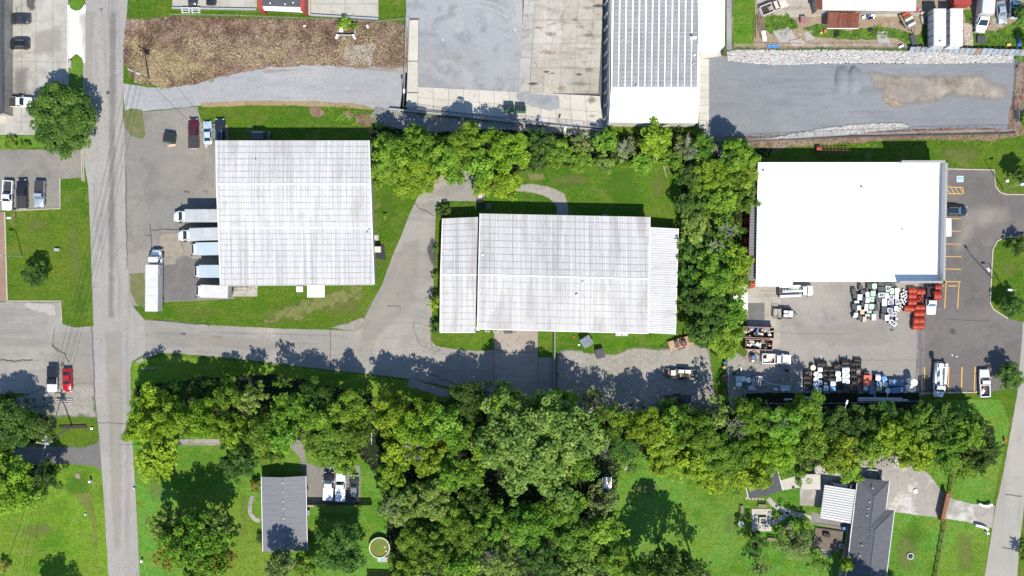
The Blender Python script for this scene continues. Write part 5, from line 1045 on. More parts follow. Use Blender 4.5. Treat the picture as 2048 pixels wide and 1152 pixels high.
def vehicle(px, py, deg, kind, pm, label, L=None, cover=None, group='vehicles parked around the plots', glass=None, roofm=None, frontm=None):
    cat = {'sedan': 'car', 'suv': 'car', 'hatch': 'car', 'pickup': 'pickup', 'van': 'van'}[kind]; x, y = W(px, py, .9)
    o = root({'car': 'parked_car', 'pickup': 'pickup_truck', 'van': 'parked_van'}[cat], label, cat, x, y, RND.uniform(.068, .07) - .0, math.radians(deg), group)
    L = L or {'sedan': 4.7, 'suv': 4.7, 'hatch': 4.1, 'pickup': 5.7, 'van': 5.4}[kind]; hw = {'sedan': .91, 'suv': .95, 'hatch': .88, 'pickup': .99, 'van': .98}[kind]; l = L / 2
    fm = frontm or pm
    if kind in ('sedan', 'hatch'):
        mb = MB(); mb.loft([ringsec(-l, hw * .72, .38, .82), ringsec(-l + .18, hw * .93, .25, .98), ringsec(-l * .62, hw, .22, 1.0), ringsec(l * .35, hw, .22, .95), ringsec(l * .78, hw * .95, .22, .82), ringsec(l - .12, hw * .82, .26, .68), ringsec(l, hw * .6, .34, .58)]); mb.build('body', pm, o, True)
        greenhouse(o, -l * (.74 if kind == 'sedan' else .93), l * .36, -l * (.42 if kind == 'sedan' else .75), l * .02, .93, 1.43, hw * .9, hw * .68, pm, glass, roofm=roofm); wheels(o, (-l * .6, l * .62), hw, .32); lights(o, L, hw, .64, .82); mirrors(o, l * .25, hw, .98, pm)
    elif kind == 'suv':
        mb = MB(); mb.loft([ringsec(-l, hw * .86, .42, 1.05), ringsec(-l + .12, hw * .96, .32, 1.12), ringsec(l * .3, hw, .3, 1.08), ringsec(l * .8, hw * .95, .3, 1.0), ringsec(l - .1, hw * .84, .34, .86), ringsec(l, hw * .62, .4, .75)]); mb.build('body', pm, o, True)
        greenhouse(o, -l * .97, l * .42, -l * .84, l * .12, 1.05, 1.72, hw * .93, hw * .74, pm, glass, roofm=roofm); wheels(o, (-l * .6, l * .62), hw, .37); lights(o, L, hw, .8, 1.0); mirrors(o, l * .34, hw, 1.1, pm)
        for s in (-1, 1): mb = MB(); mb.tube([(-l * .7, s * .6, 1.76), (l * .02, s * .6, 1.76)], .025, 5); mb.build('roof_rail', M_steel, o)
    elif kind == 'van':
        mb = MB(); mb.loft([ringsec(-l, hw * .95, .4, 1.2), ringsec(l * .5, hw, .35, 1.2), ringsec(l * .85, hw * .93, .35, 1.05), ringsec(l, hw * .7, .4, .85)]); mb.build('body', pm, o, True)
        greenhouse(o, -l * .99, l * .66, -l * .97, l * .32, 1.15, 2.05, hw * .97, hw * .86, pm, glass, roofm=roofm); wheels(o, (-l * .6, l * .62), hw, .36); lights(o, L, hw, .8, 1.0); mirrors(o, l * .5, hw, 1.2, pm)
    else:
        c0, c1 = -l * .12, l * .42      # cab
        mb = MB(); mb.loft([ringsec(c0, hw, .38, 1.14), ringsec(c1, hw, .38, 1.12), ringsec(l * .82, hw * .96, .38, 1.06), ringsec(l - .12, hw * .9, .4, .95), ringsec(l, hw * .74, .45, .82)]); mb.build('body', fm, o, True)
        greenhouse(o, c0 + .02, c1, c0 + .22, c1 - .62, 1.08, 1.82, hw * .92, hw * .76, pm, glass, roofm=roofm)
        mb = MB()
        for s in (-1, 1): mb.box(((-l + c0) / 2, s * (hw - .07), .82), (c0 + l - .04, .14, .72))
        mb.box((-l + .06, 0, .82), (.12, 2 * hw - .29, .70)); mb.box((c0 - .08, 0, .84), (.1, 2 * hw - .29, .7)); mb.box(((-l + c0) / 2, 0, .56), (c0 + l - .24, 2 * hw - .29, .08)); mb.build('cargo_bed', pm, o)
        mb = MB(); 
        if cover: mb.box(((-l + c0) / 2, 0, 1.205), (c0 + l - .08, 2 * hw - .12, .05)); mb.build('bed_cover', cover, o)
        else: mb.box(((-l + c0) / 2, 0, .63), (c0 + l - .26, 2 * hw - .32, .05)); mb.build('bed_liner', M_bed, o)
        mb = MB(); mb.box((-l - .06, 0, .5), (.16, 1.7, .2)); mb.build('rear_bumper', M_steel, o); wheels(o, (-l * .6, l * .63), hw, .40); lights(o, L, hw, .88, .95); mirrors(o, c1 - .15, hw, 1.2, pm)
    mb = MB(); mb.box((l - .03, 0, .45 if kind in ('sedan', 'hatch') else .6), (.1, hw * .9, .22)); mb.build('grille', M_black, o)
    return o
vehicle(36, 38, 180, 'sedan', PG, 'dark grey sedan, upper of the two cars parked nose-in to the office walkway')
vehicle(35, 88.5, 180, 'suv', PB, 'black car, lower of the two cars parked nose-in to the office walkway', L=4.6)
vehicle(37, 204, 0, 'pickup', PW, 'white pickup with black bed cover, nose under the round tree', L=5.6, cover=M_bed)
vehicle(15, 391, -93, 'pickup', PW, 'white pickup with open bed, leftmost of the three trucks on the west lot', L=5.9)
vehicle(44, 388, 91, 'pickup', PB, 'black pickup with covered bed, middle of the three trucks on the west lot', L=5.8, cover=M_bed)
vehicle(79, 388, -92, 'pickup', PS, 'silver-blue pickup, rightmost of the three trucks on the west lot', L=5.2, glass=M_cglass, cover=M_bed)
vehicle(105, 758, -91, 'pickup', PB, 'black and white pickup with covered bed and white bonnet parked left of the red sedan', L=5.2, frontm=PW, roofm=PB, cover=PB)
vehicle(134, 760, -89, 'sedan', PR, 'bright red sedan parked beside the gravel verge', L=4.7)
vehicle(387, 267, 91, 'pickup', PM, 'maroon pickup with black bed cover beside the green dumpster', L=5.9, cover=M_bed)
vehicle(415, 265.5, 92, 'sedan', PL, 'pale blue-silver sedan parked between the maroon pickup and the black wagon', L=4.7)
vehicle(439.5, 261, 90, 'suv', PN, 'dark navy wagon at the north-west corner of warehouse one', L=4.7)
vehicle(1911, 422, 0, 'suv', PN, 'dark blue car nosed out in the bay below the hatched marking', L=4.6, glass=M_cglass)
vehicle(1862, 602, -91, 'pickup', PB, 'white-fronted pickup with dark bed tucked between the red coils and the yellow lines', L=5.4, glass=M_cglass, frontm=PW, roofm=PW)
T22 = vehicle(1969, 766, 92, 'pickup', PW, 'white pickup with tools in its bed in the corner bay by the dark round tree', L=5.5)
T24 = vehicle(1553, 718, -2, 'pickup', PW, 'white pickup with a loaded bed below the scrap skips', L=5.8)
vehicle(657, 972, 88, 'pickup', PW, 'white four-wheel drive with dark roof panel, left of the three by the board fence', L=5.6, frontm=PB, cover=PW, glass=M_cglass)
T26 = vehicle(681, 974, 89, 'pickup', PW, 'white convertible truck with open cabin, middle of the three by the board fence', L=5.6, cover=PW)
vehicle(708, 975, 89, 'hatch', PG, 'dark hatchback with grey roof, right of the three by the board fence', L=4.8, roofm=CP_('grey_car_roof', (.14, .15, .17)))
T27 = vehicle(1548, 13, 22, 'pickup', PT, 'old peach-coloured pickup with scrap in its open bed at the top edge', L=5.6)
vehicle(2004, 24, -83, 'sedan', PS, 'silver sedan beside the white truck cab at the top right', L=4.6, glass=M_cglass)
vehicle(2030, 12, 86, 'pickup', PL, 'pale pickup under the trees in the top right corner', L=4.8)
vehicle(385, -12, 90, 'sedan', PG, 'dark sedan half out of frame on the forecourt, left one', L=4.6); vehicle(422, -13, 90, 'suv', PB, 'black car half out of frame on the forecourt, right one', L=4.6)

vehicle(523, 272, 0, 'van', PG, 'dark van in the shade against the north wall of warehouse one', L=3.4)
vehicle(1683, 976, -8, 'van', PS, 'silver vehicle partly under the carport roof', L=4.4)
def load(o, name, items):
    for (x, y, z, a, b_, c_, rz, m) in items: mb = MB(); mb.box((x, y, z), (a, b_, c_), rz=rz, top=(.9, .9)); mb.build(name, m, o)
# cargo in the beds (things of their own)
M_orange = paint('orange_plastic', (.42, .07, .025), .6); M_blueP = paint('blue_plastic', (.03, .13, .42), .5); M_cream = paint('cream_paint', (.68, .60, .45), .7); M_cblk = paint('black_cable', (.02, .02, .022), .6)
def loosebox(name, label, cat, px, py, z, d, rz, m, top=(.92, .92), m2=None, lid=True, group=None):
    x, y = W(px, py, z + d[2] / 2); o = root(name, label, cat, x, y, z, rz, group); mb = MB(); mb.box((0, 0, d[2] * .46), (d[0] * .96, d[1] * .96, d[2] * .92), top=top); mb.build('body', m2 or m, o)
    if lid: mb = MB(); mb.box((0, 0, d[2] * .96), (d[0], d[1], d[2] * .08), top=(.96, .96)); mb.build('lid', m, o)
    return o
loosebox('cargo_crate', 'cream crate in the bed of the loaded white pickup below the skips', 'crate', 1540, 713, .7, (1.5, .7, .6), 0, M_cream); loosebox('toolbox', 'white toolbox in the bed of the loaded white pickup below the skips', 'toolbox', 1535, 720, .7, (1.7, .6, .6), 0, M_whitem)
loosebox('fuel_can', 'red can in the bed of the loaded white pickup below the skips', 'can', 1541, 723, .7, (.7, .35, .65), .3, M_red); loosebox('toolbox', 'red toolbox in the bed of the corner-bay pickup', 'toolbox', 1968, 776, .7, (.4, .9, .5), .4, M_red)
loosebox('white_bundle', 'white bundle in the bed of the corner-bay pickup', 'bundle', 1966, 782, .7, (.5, 1.1, .5), -.5, M_whitem); loosebox('scrap_heap', 'grey scrap heap in the bed of the old peach pickup', 'scrap', 1542, 15, .7, (1.1, 1.0, .6), .5, M_steel, top=(.5, .6), lid=False)
loosebox('red_motor', 'red motor lying in the bed of the old peach pickup', 'motor', 1546, 12, 1.0, (.5, .7, .4), .2, M_orange, top=(.6, .6), lid=False)
# box trucks
M_box = GM('truck_box_skin', (.36, .375, .38), [('n', .5, (.43, .445, .45), .45, .6, .6), ('n', 1.5, (.28, .29, .295), .54, .66, .45)], rough=.5, spec=.4, rnd=.08)
M_boxw = GM('truck_box_cream', (.50, .49, .46), [('n', .6, (.57, .56, .54), .45, .6, .6), ('n', 2, (.5, .48, .45), .55, .66, .4)], rough=.5, rnd=.04)
M_boxb = GM('truck_box_blue', (.35, .42, .46), [('n', .6, (.40, .47, .51), .45, .6, .6), ('n', 2, (.38, .45, .5), .55, .66, .4)], rough=.5, rnd=.04)
def boxtruck(px, py, deg, LB, conv, label, boxm, wd=2.5, ht=3.8, seams=3, hitch=False):
    """px,py = centre of the cargo box roof; conv = bonneted cab, else cab-over"""
    x, y = W(px, py, ht); o = root('box_truck', label, 'box truck', x, y, .06, math.radians(deg), 'white box trucks of warehouse one'); l = LB / 2
    mb = MB(); mb.box((0, 0, 2.35), (LB, wd, 2.7)); mb.box((0, 0, 3.72), (LB - .1, wd - .12, .05)); mb.build('cargo_box', boxm, o)
    for k in range(seams): mb = MB(); mb.box((-l + LB * (k + 1) / (seams + 1), 0, 3.77), (.06, wd - .1, .03)); mb.build('roof_seam', M_boxw, o)
    mb = MB()
    for s in (-1, 1): mb.box((0, s * (wd / 2 - .03), 3.75), (LB, .1, .1))

    mb = MB(); mb.box((.3, 0, .85), (LB + 1.2, .9, .25)); mb.build('chassis', M_dgrey, o)
    mb = MB(); mb.box((-l + .05, 0, 2.3), (.14, wd - .3, 2.4)); mb.build('rear_door', M_steel, o)
    if conv:
        mb = MB(); mb.loft([ringsec(l + .12, 1.12, .55, 2.2), ringsec(l + 1.35, 1.1, .55, 1.7), ringsec(l + 2.3, 1.05, .6, 1.55, .25), ringsec(l + 3.0, .8, .7, 1.25, .2)]); mb.build('bonnet_and_cab', PW, o, True)
        greenhouse(o, l + .15, l + 1.95, l + .3, l + .85, 1.6, 2.55, 1.06, .86, PW, None, False); wheels(o, (l + 2.0,), 1.2, .48)
        for s in (-1, 1): mb = MB(); mb.box((l + 1.5, s * 1.3, 1.8), (.14, .3, .45)); mb.build('mirror', M_black, o)
        mb = MB(); mb.box((l + 3.0, 0, .65), (.2, 2.2, .3)); mb.build('bumper', M_steel, o)
    else:
        mb = MB(); mb.loft([ringsec(l + .15, 1.05, .5, 2.45), ringsec(l + .8, 1.04, .5, 2.4), ringsec(l + 1.55, 1.0, .5, 1.45), ringsec(l + 1.65, .95, .55, 1.3)]); mb.build('cab', PW, o)
        quadpane(o, 'windscreen', [(l + 1.53, -1.0, 1.5), (l + 1.53, 1.0, 1.5), (l + .84, .95, 2.38), (l + .84, -.95, 2.38)], M_glass, (1, 0, .4)); wheels(o, (l + .8,), 1.1, .42)
        for s in (-1, 1): mb = MB(); mb.box((l + 1.5, s * 1.2, 1.7), (.12, .25, .4)); mb.build('mirror', M_black, o)
        mb = MB(); mb.box((l + .3, 0, 2.62), (.5, 1.5, .2), top=(.7, .9)); mb.build('wind_deflector', M_whitem, o)
        mb = MB(); mb.box((l + 1.68, 0, .6), (.16, 2.0, .3)); mb.build('bumper', M_steel, o)
    wheels(o, (-l * .55,), 1.2, .46); return o
boxtruck(406, 431, 180, 7.2, True, 'topmost docked box truck with grey roof and rounded bonnet, biggest shadow', M_box, seams=4)
boxtruck(412, 468, 181.5, 6.6, True, 'second docked box truck from the top with curved crease across its roof', M_box)
boxtruck(421, 497, 181, 5.8, False, 'third docked box truck from the top, flat-fronted with bluish box', M_boxb)
boxtruck(426, 542.5, 180, 5.6, False, 'fourth docked box truck from the top, flat-fronted, in front of a wide shadow', M_boxb)
boxtruck(428, 583, 178, 5.4, False, 'cream box truck, lowest of the docked trucks beside the concrete ramp', M_boxw)
o = boxtruck(303, 576, 89.5, 9.2, True, 'long white box truck parked pointing up beside the main road', M_boxw, seams=5); 
mb = MB(); mb.box((5.6, .1, 2.9), (1.3, 1.9, .5), top=(.6, .8)); mb.build('roof_fairing', M_whitem, o); mb = MB(); mb.box((3.2, -1.27, 2.4), (1.0, .05, .9)); mb.build('side_door', M_boxb, o)
# utility trucks
def trailerbed(o, L, wd, z, m, frame=M_dgrey, axle=(-.2,), tongue=1.4, planks=0):
    mb = MB(); mb.box((0, 0, z - .08), (L, wd, .14)); mb.build('deck', m, o)
    if planks:
        for k in range(planks): mb = MB(); mb.box((-L / 2 + L * (k + .5) / planks, 0, z + .02), (L / planks - .04, wd - .1, .05)); mb.build('plank', m, o)
    mb = MB()
    for s in (-1, 1): mb.tube([(L / 2, s * wd * .4, z - .1), (L / 2 + tongue, 0, z - .12)], .06, 5)
    mb.box((L / 2 + tongue, 0, z - .05), (.3, .16, .16)); mb.build('drawbar', frame, o); wheels(o, axle, wd / 2 + .22, .34)
def boom(o, pts, r=.16): mb = MB(); mb.tube(pts, [r] * len(pts), 6); return mb.build('boom', M_whitem, o)
def utility(px, py, deg, label, cabm, bodylen=3.4):
    x, y = W(px, py, 1.4); o = root('utility_truck', label, 'utility truck', x, y, .06, math.radians(deg)); l = 3.4
    mb = MB(); mb.loft([ringsec(.9, 1.05, .5, 1.35), ringsec(2.1, 1.05, .5, 1.3), ringsec(3.0, 1.0, .5, 1.2, .2), ringsec(3.4, .75, .55, .95, .15)]); mb.build('bonnet_and_cab', cabm, o, True)
    greenhouse(o, .95, 2.35, 1.15, 1.8, 1.3, 2.05, 1.0, .84, cabm, M_cglass)
    for s in (-1, 1): mb = MB(); mb.box((-1.3, s * .95, 1.05), (4.1, .42, .95)); mb.build('tool_locker', M_whitem, o)
    mb = MB(); mb.box((-1.3, 0, .72), (4.1, 1.48, .12)); mb.build('bed_floor', M_steel, o); wheels(o, (-1.9, 2.3), 1.08, .42); mirrors(o, 2.1, 1.05, 1.4, M_black); lights(o, 6.8, 1.0, .95, .95); mb = MB(); mb.box((-3.45, 0, .6), (.3, 2.1, .15)); mb.build('rear_bumper', M_dgrey, o); return o
o = utility(1881, 760, -95, 'white bucket truck with boom, backed between two yellow lines', PW)
mb = MB(); mb.lathe([(.4, 0), (.4, .7), (.2, .9)], (-1.0, 0, .8), 12); mb.build('turntable', M_steel, o); boom(o, [(-1.0, 0, 1.7), (.9, -.15, 2.5)], .17); boom(o, [(.9, -.4, 2.6), (-2.6, -.9, 3.0)], .14)
mb = MB(); mb.box((-2.9, -.95, 2.9), (.75, .75, 1.0), top=(1.15, 1.15)); mb.build('bucket', M_white, o); mb = MB(); mb.box((-2.6, .4, 1.9), (.12, 1.4, .12)); mb.box((-2.6, 1.05, 1.4), (.1, .1, 1.0)); mb.box((-2.6, -.35, 1.4), (.1, .1, 1.0)); mb.build('ladder_rack', M_whitem, o)
o = utility(1593, 582, 2, 'white line truck with derrick boom parked below the ribbed canopy', PW); boom(o, [(-2.8, 0, 1.6), (1.1, .05, 2.3)], .2)
for k in range(5): mb = MB(); mb.box((-3.0 + k * .7, .3 - .15 * k, 1.5), (.12, 1.3, .12), rz=.4 * k); mb.build('rack_bar', M_dgrey, o)
mb = MB(); mb.box((-3.1, 0, 1.0), (.7, 1.9, .5)); mb.build('outrigger', M_dgrey, o)
# semi-trailers and old truck in the junkyard
def semitrailer(px, py, LB, label, deg=90, stain=False):
    x, y = W(px, py, 4.0); o = root('box_trailer', label, 'trailer', x, y, .05, math.radians(deg)); m = GM('aged_white_trailer', (.66, .67, .68), [('n', .5, (.42, .44, .45), .5, .62, .7), ('n', (.3, 2), (.5, .51, .52), .5, .65, .4)], rough=.5) if stain else M_boxw
    mb = MB(); mb.box((0, 0, 2.5), (LB, 2.45, 2.8)); mb.build('cargo_box', m, o); mb = MB(); mb.box((0, 0, 3.93), (LB - .1, 2.35, .06)); mb.build('roof_skin', m, o)
    for k in range(5): mb = MB(); mb.box((-LB / 2 + LB * (k + .5) / 5, 1.25, 2.4), (.1, .06, 2.5)); mb.build('side_post', M_dgrey, o)
    mb = MB(); mb.box((0, 0, .98), (LB * .95, 1.0, .2)); mb.build('chassis', M_dgrey, o); wheels(o, (LB * .35, LB * .2), 1.2, .48)
    for s in (-1, 1): mb = MB(); mb.box((-LB * .3, s * .7, .5), (.15, .15, .95)); mb.build('landing_leg', M_dgrey, o)
    return o
o = semitrailer(1880, 54, 7.3, 'white box trailer with graffiti on its west side, left of the pair')
mb = MB()
for cx, cz, r in ((1.6, 2.9, .55), (.7, 2.3, .5), (-.2, 2.9, .45), (-1.0, 2.2, .4)):
    pts = [(cx + r * math.cos(math.radians(a)), 1.265, cz + r * .8 * math.sin(math.radians(a))) for a in range(-150, 130, 30)]
    mb.tube(pts, .05, 4)
mb.build('graffiti', M_whitem, o)
mb = MB(); mb.lathe([(.16, 0), (.16, .1), (.0, .12)], (-2.7, .05, 3.96), 10); mb.build('roof_vent', M_black, o)
semitrailer(1913, 54, 7.3, 'white box trailer with grey stains on its roof, right of the pair', stain=True)
o = boxtruck(1979, -2, -95, 5.6, True, 'white moving truck with bonnet pointing down in the top right junkyard', M_boxw, seams=1); o['group'] = 'junkyard trucks'
# ---------------------------------------------------------------- dumpsters and skips
def dumpster(px, py, deg, col, label, grp=None, lidm=M_black, lidn=2, d=(1.9, 1.5, 1.35)):
    x, y = W(px, py, 1.2); o = root('dumpster', label, 'dumpster', x, y, .05, math.radians(deg), grp); mb = MB(); mb.box((0, 0, d[2] / 2 + .08), (d[0], d[1] * .9, d[2]), top=(1, 1.1)); mb.build('body', col, o)
    for k in range(lidn): mb = MB(); w_ = d[0] / lidn; mb.box((-d[0] / 2 + w_ * (k + .5), .1, d[2] + .13), (w_ - .06, d[1] * .78, .07), rx=-.08); l_ = mb.build('lid', lidm, o)
    for k in range(lidn * 2): mb = MB(); mb.box((-d[0] / 2 + d[0] * (k + .5) / (lidn * 2), .1, d[2] + .18), (.05, d[1] * .7, .04)); mb.build('lid_rib', lidm, o)
    for s in (-1, 1): mb = MB(); mb.box((s * (d[0] / 2 + .06), 0, d[2] * .65), (.12, d[1] * .6, .14)); mb.build('fork_pocket', col, o)
    for s in (-1, 1):
        for t in (-1, 1): mb = MB(); mb.tube([(s * d[0] * .4 - .04, t * d[1] * .38, .08), (s * d[0] * .4 + .04, t * d[1] * .38, .08)], .08, 8); mb.build('castor', M_tyre, o)
    return o
MGr = paint('green_dumpster_paint', (.015, .13, .06), .5); MDg = paint('dark_green_dumpster', (.012, .05, .03), .6); MBg = paint('blue_grey_dumpster', (.16, .19, .23), .5)
dumpster(1018.5, 216, -2, MGr, 'green dumpster with black lids, left of the pair in the storage yard', 'green dumpsters'); dumpster(1041.5, 218, -2, MGr, 'green dumpster with black lids, right of the pair in the storage yard', 'green dumpsters')
dumpster(338, 276, -8, MDg, 'dark green dumpster with rubbish spilling beside it near the maroon pickup', d=(2.2, 1.9, 1.3))
dumpster(1173, 683, -58, MBg, 'blue-grey dumpster on the grass south of the central warehouse', lidm=MBg, d=(1.9, 2.1, 1.5)); dumpster(1200, 707, 12, paint('charcoal_dumpster', (.05, .052, .06), .6), 'charcoal dumpster on the rim of the gravel lot', lidm=M_dgrey, d=(1.6, 1.9, 1.2))
M_rustp = GM('rusty_steel', (.16, .075, .045), [('n', 1.5, (.28, .15, .09), .45, .6, .7), ('n', 4, (.08, .035, .025), .5, .62, .6)], rough=.85)
JM = [M_whitem, M_steel, M_dgrey, M_cream, M_rustp, M_tan, M_black, M_flash, M_wood]
def skip(px, py, L, wd, label, bits, seed):
    x, y = W(px, py, 1.6); o = root('scrap_skip', label, 'skip', x, y, .05, math.radians(-2)); h = 1.7
    mb = MB(); mb.box((0, 0, .3), (L, wd, .12)); mb.build('floor', M_rustp, o)
    for s in (-1, 1): mb = MB(); mb.box((0, s * (wd / 2 - .04), h / 2 + .2), (L, .08, h)); mb.build('side_wall', M_rustp, o)
    for s in (-1, 1): mb = MB(); mb.box((s * (L / 2 - .04), 0, h / 2 + .2), (.08, wd - .17, h)); mb.build('end_wall', M_rustp, o)
    for s in (-1, 1): mb = MB(); mb.box((0, s * wd / 2, h + .24), (L + .1, .12, .1)); mb.build('top_rail', paint('worn_pink_rail', (.36, .22, .17), .8), o)
    r = random.Random(seed)
    for i in range(bits):
        u, v = (-.44 + .88 * (i + r.uniform(.2, .8)) / bits) * L, r.uniform(-.4, .4) * wd; d = (r.uniform(.25, .9), r.uniform(.2, .7), r.uniform(.2, .5)); m = r.choice(JM)
        q = MB()
        if i % 3 == 0: q.tube([(0, 0, -.1), (0, 0, .15)], r.uniform(.2, .4), 10)
        elif i % 3 == 1: q.box((0, 0, 0), d, top=(.8, .8))
        else: q.tube([(-d[0], -d[1] * .3, 0), (d[0], d[1] * .4, .15)], .09, 6)
        b_ = q.build('scrap_piece', m, None)
        b_.location = (x + u, y + v, r.uniform(.7, 1.6)); b_.rotation_euler = (r.uniform(-.4, .4), r.uniform(-.4, .4), r.uniform(0, 3)); C_ = ['whitish', 'silvery', 'dark grey', 'cream', 'rusty', 'tan', 'black', 'pale grey', 'weathered wooden'][JM.index(m)]
        tag(b_, (ORD + ['last'])[i] + ' piece from the left: ' + C_ + ' ' + ['round piece', 'blocky piece', 'tubular piece'][i % 3] + ' of scrap in the ' + ('upper' if py < 675 else 'lower') + ' rusty skip', 'scrap', 'scrap pieces in the ' + ('upper' if py < 675 else 'lower') + ' rusty skip')
    return o
skip(1516, 665, 6.2, 2.1, 'upper open rusty skip of scrap with blue lengths in it', 24, 3); skip(1517, 689, 5.4, 2.0, 'lower open rusty skip of scrap with cream drums in it', 24, 5)
for i, (x, y) in enumerate(((1514, 665), (1505, 656))): loosebox('blue_board', ['long blue board leaning in the upper skip', 'short blue board at the upper skip\'s north rim'][i], 'board', x, y, 1.2, (.45, 1.7, .3) if not i else (1.0, .3, .3), .25 * -1, M_blueP, lid=False)
# ---------------------------------------------------------------- plant: chippers, trailers, generator
def chipper(px, py, deg, label, deckm, drum=True, L=4.6):
    x, y = W(px, py, .9); o = root('equipment_trailer', label, 'trailer', x, y, .05, math.radians(deg)); trailerbed(o, L, 1.9, .65, deckm, axle=(-.3, .5), planks=6)
    return o
o = chipper(1362, 686, 196, 'planked equipment trailer carrying a red reel machine beside the grass', paint('new_planks', (.40, .26, .16), .8, var=.2), L=4.9)
mb = MB(); mb.lathe([(.55, 0), (.6, .5), (.45, .7), (.1, .75)], (-.5, .0, .7), 14); mb.build('drum', M_dgrey, o); mb = MB(); mb.tube([(-.5 + .75 * math.cos(math.radians(a)), .75 * math.sin(math.radians(a)), 1.0) for a in range(-60, 150, 25)], .12, 6); mb.build('drum_guard', M_orange, o)
mb = MB(); mb.box((.9, 0, 1.0), (.8, 1.3, .5)); mb.build('engine_box', M_dgrey, o); mb = MB(); mb.tube([(-2.0, .3, .8), (-3.0, 0, .8)], .09, 6); mb.build('red_arm', M_red, o)
o = chipper(1362, 747, 178, 'black drilling machine trailer with white tank and yellow cover on the gravel lot', M_dgrey, L=6.0)
mb = MB(); mb.box((-.6, -.45, 1.25), (2.5, .75, .8), top=(.95, .8)); mb.build('tank', M_white, o); mb = MB(); mb.box((-.7, .35, 1.2), (2.1, .6, .7), top=(.95, .9)); mb.build('engine_cover', paint('amber_cover', (.50, .30, .08), .6), o)
mb = MB(); mb.tube([(-3.1, .7, 1.0), (-3.0, .85, 1.2), (2.5, .9, 1.2)], .12, 6); mb.build('drill_mast', M_black, o); mb = MB(); mb.box((1.6, -.1, 1.1), (.9, 1.0, .5)); mb.build('control_box', M_cream, o)
for k in range(7): mb = MB(); mb.box((-1.2 - k * .22, .95, 1.35), (.1, .25, .12)); mb.build('drill_rod_holder', M_steel, o)
mb = MB(); mb.tube([(-.6, -.45, 1.6), (-.6, -.45, 1.75)], .2, 10); mb.build('tank_cap', M_dgrey, o); mb = MB(); mb.box((2.6, 0, 1.0), (.2, .7, .5)); mb.build('red_guard', M_orange, o)
o = chipper(1356, 800, 180, 'dark machine trailer with red hoop and grey drum in the shade below the lot', M_dgrey, L=5.4)
mb = MB(); mb.lathe([(.5, 0), (.52, .9)], (1.7, .5, .7), 14); mb.build('grey_drum', M_steel, o); mb = MB(); mb.tube([(-.4 + .65 * math.cos(math.radians(a)), .65 * math.sin(math.radians(a)), 1.2) for a in range(20, 250, 25)], .1, 6); mb.build('red_hoop', M_orange, o); mb = MB(); mb.lathe([(.6, 0), (.5, .6), (.1, .7)], (-.7, .1, .7), 12); mb.build('black_drum', M_black, o); mb = MB(); mb.box((1.7, -.45, 1.1), (.7, .6, .7)); mb.build('rusty_box', M_rustp, o)
o = root('generator_trailer', 'small trailer with white-lidded generators and an empty mesh deck in the yard', 'trailer', *W(1566, 627, .9), .05, math.radians(-3)); trailerbed(o, 3.8, 2.0, .6, M_dgrey, axle=(-.5,), tongue=.9)
for (a, b_, c_, d_) in ((.35, .35, .85, .55), (.35, -.4, .85, .55), (1.3, 0, .85, 1.3)): mb = MB(); mb.box((a, b_, 1.15), (c_, d_, .9)); g = mb.build('generator', M_dgrey, o); mb = MB(); mb.box((a, b_, 1.63), (c_ * .95, d_ * .92, .07)); mb.build('generator_lid', M_whitem, g)
mb = MB()
for s in (-1, 1): mb.tube([(-1.9, s * .95, .6), (-1.9, s * .95, 1.3), (-.2, s * .95, 1.3), (-.2, s * .95, .6)], .05, 5)
mb.tube([(-1.9, -.95, 1.3), (-1.9, .95, 1.3)], .05, 5); mb.tube([(-1.0, -.95, .72), (-1.0, .95, .72)], .04, 5); mb.build('side_rail', M_black, o)
mb = MB(); mb.box((-1.1, 0, .66), (1.6, 1.7, .04)); mb.build('deck_plate', M_tan, o)
o = root('cable_trailer', 'silver reel trailer with long drawbar among the spools', 'trailer', *W(1513, 763, .8), .05, math.radians(-9)); mb = MB(); mb.box((0, 0, .8), (1.8, 1.7, .12)); mb.build('deck', M_steel, o)
for k in range(4): mb = MB(); mb.box((-.7 + k * .45, 0, 1.15), (.12, 1.6, .6)); mb.build('reel_arm', M_steel, o)
mb = MB(); mb.tube([(.9, .7, .8), (2.6, 0, .8), (7.0, 0, .75)], .1, 6); mb.tube([(.9, -.7, .8), (2.6, 0, .8)], .09, 6); mb.tube([(.9, 0, .8), (2.6, 0, .8)], .07, 6); mb.build('drawbar', M_steel, o); wheels(o, (-.1,), 1.15, .36); mb = MB(); mb.box((.3, 1.0, 1.0), (1.5, .3, .4)); mb.build('mudguard', M_steel, o)
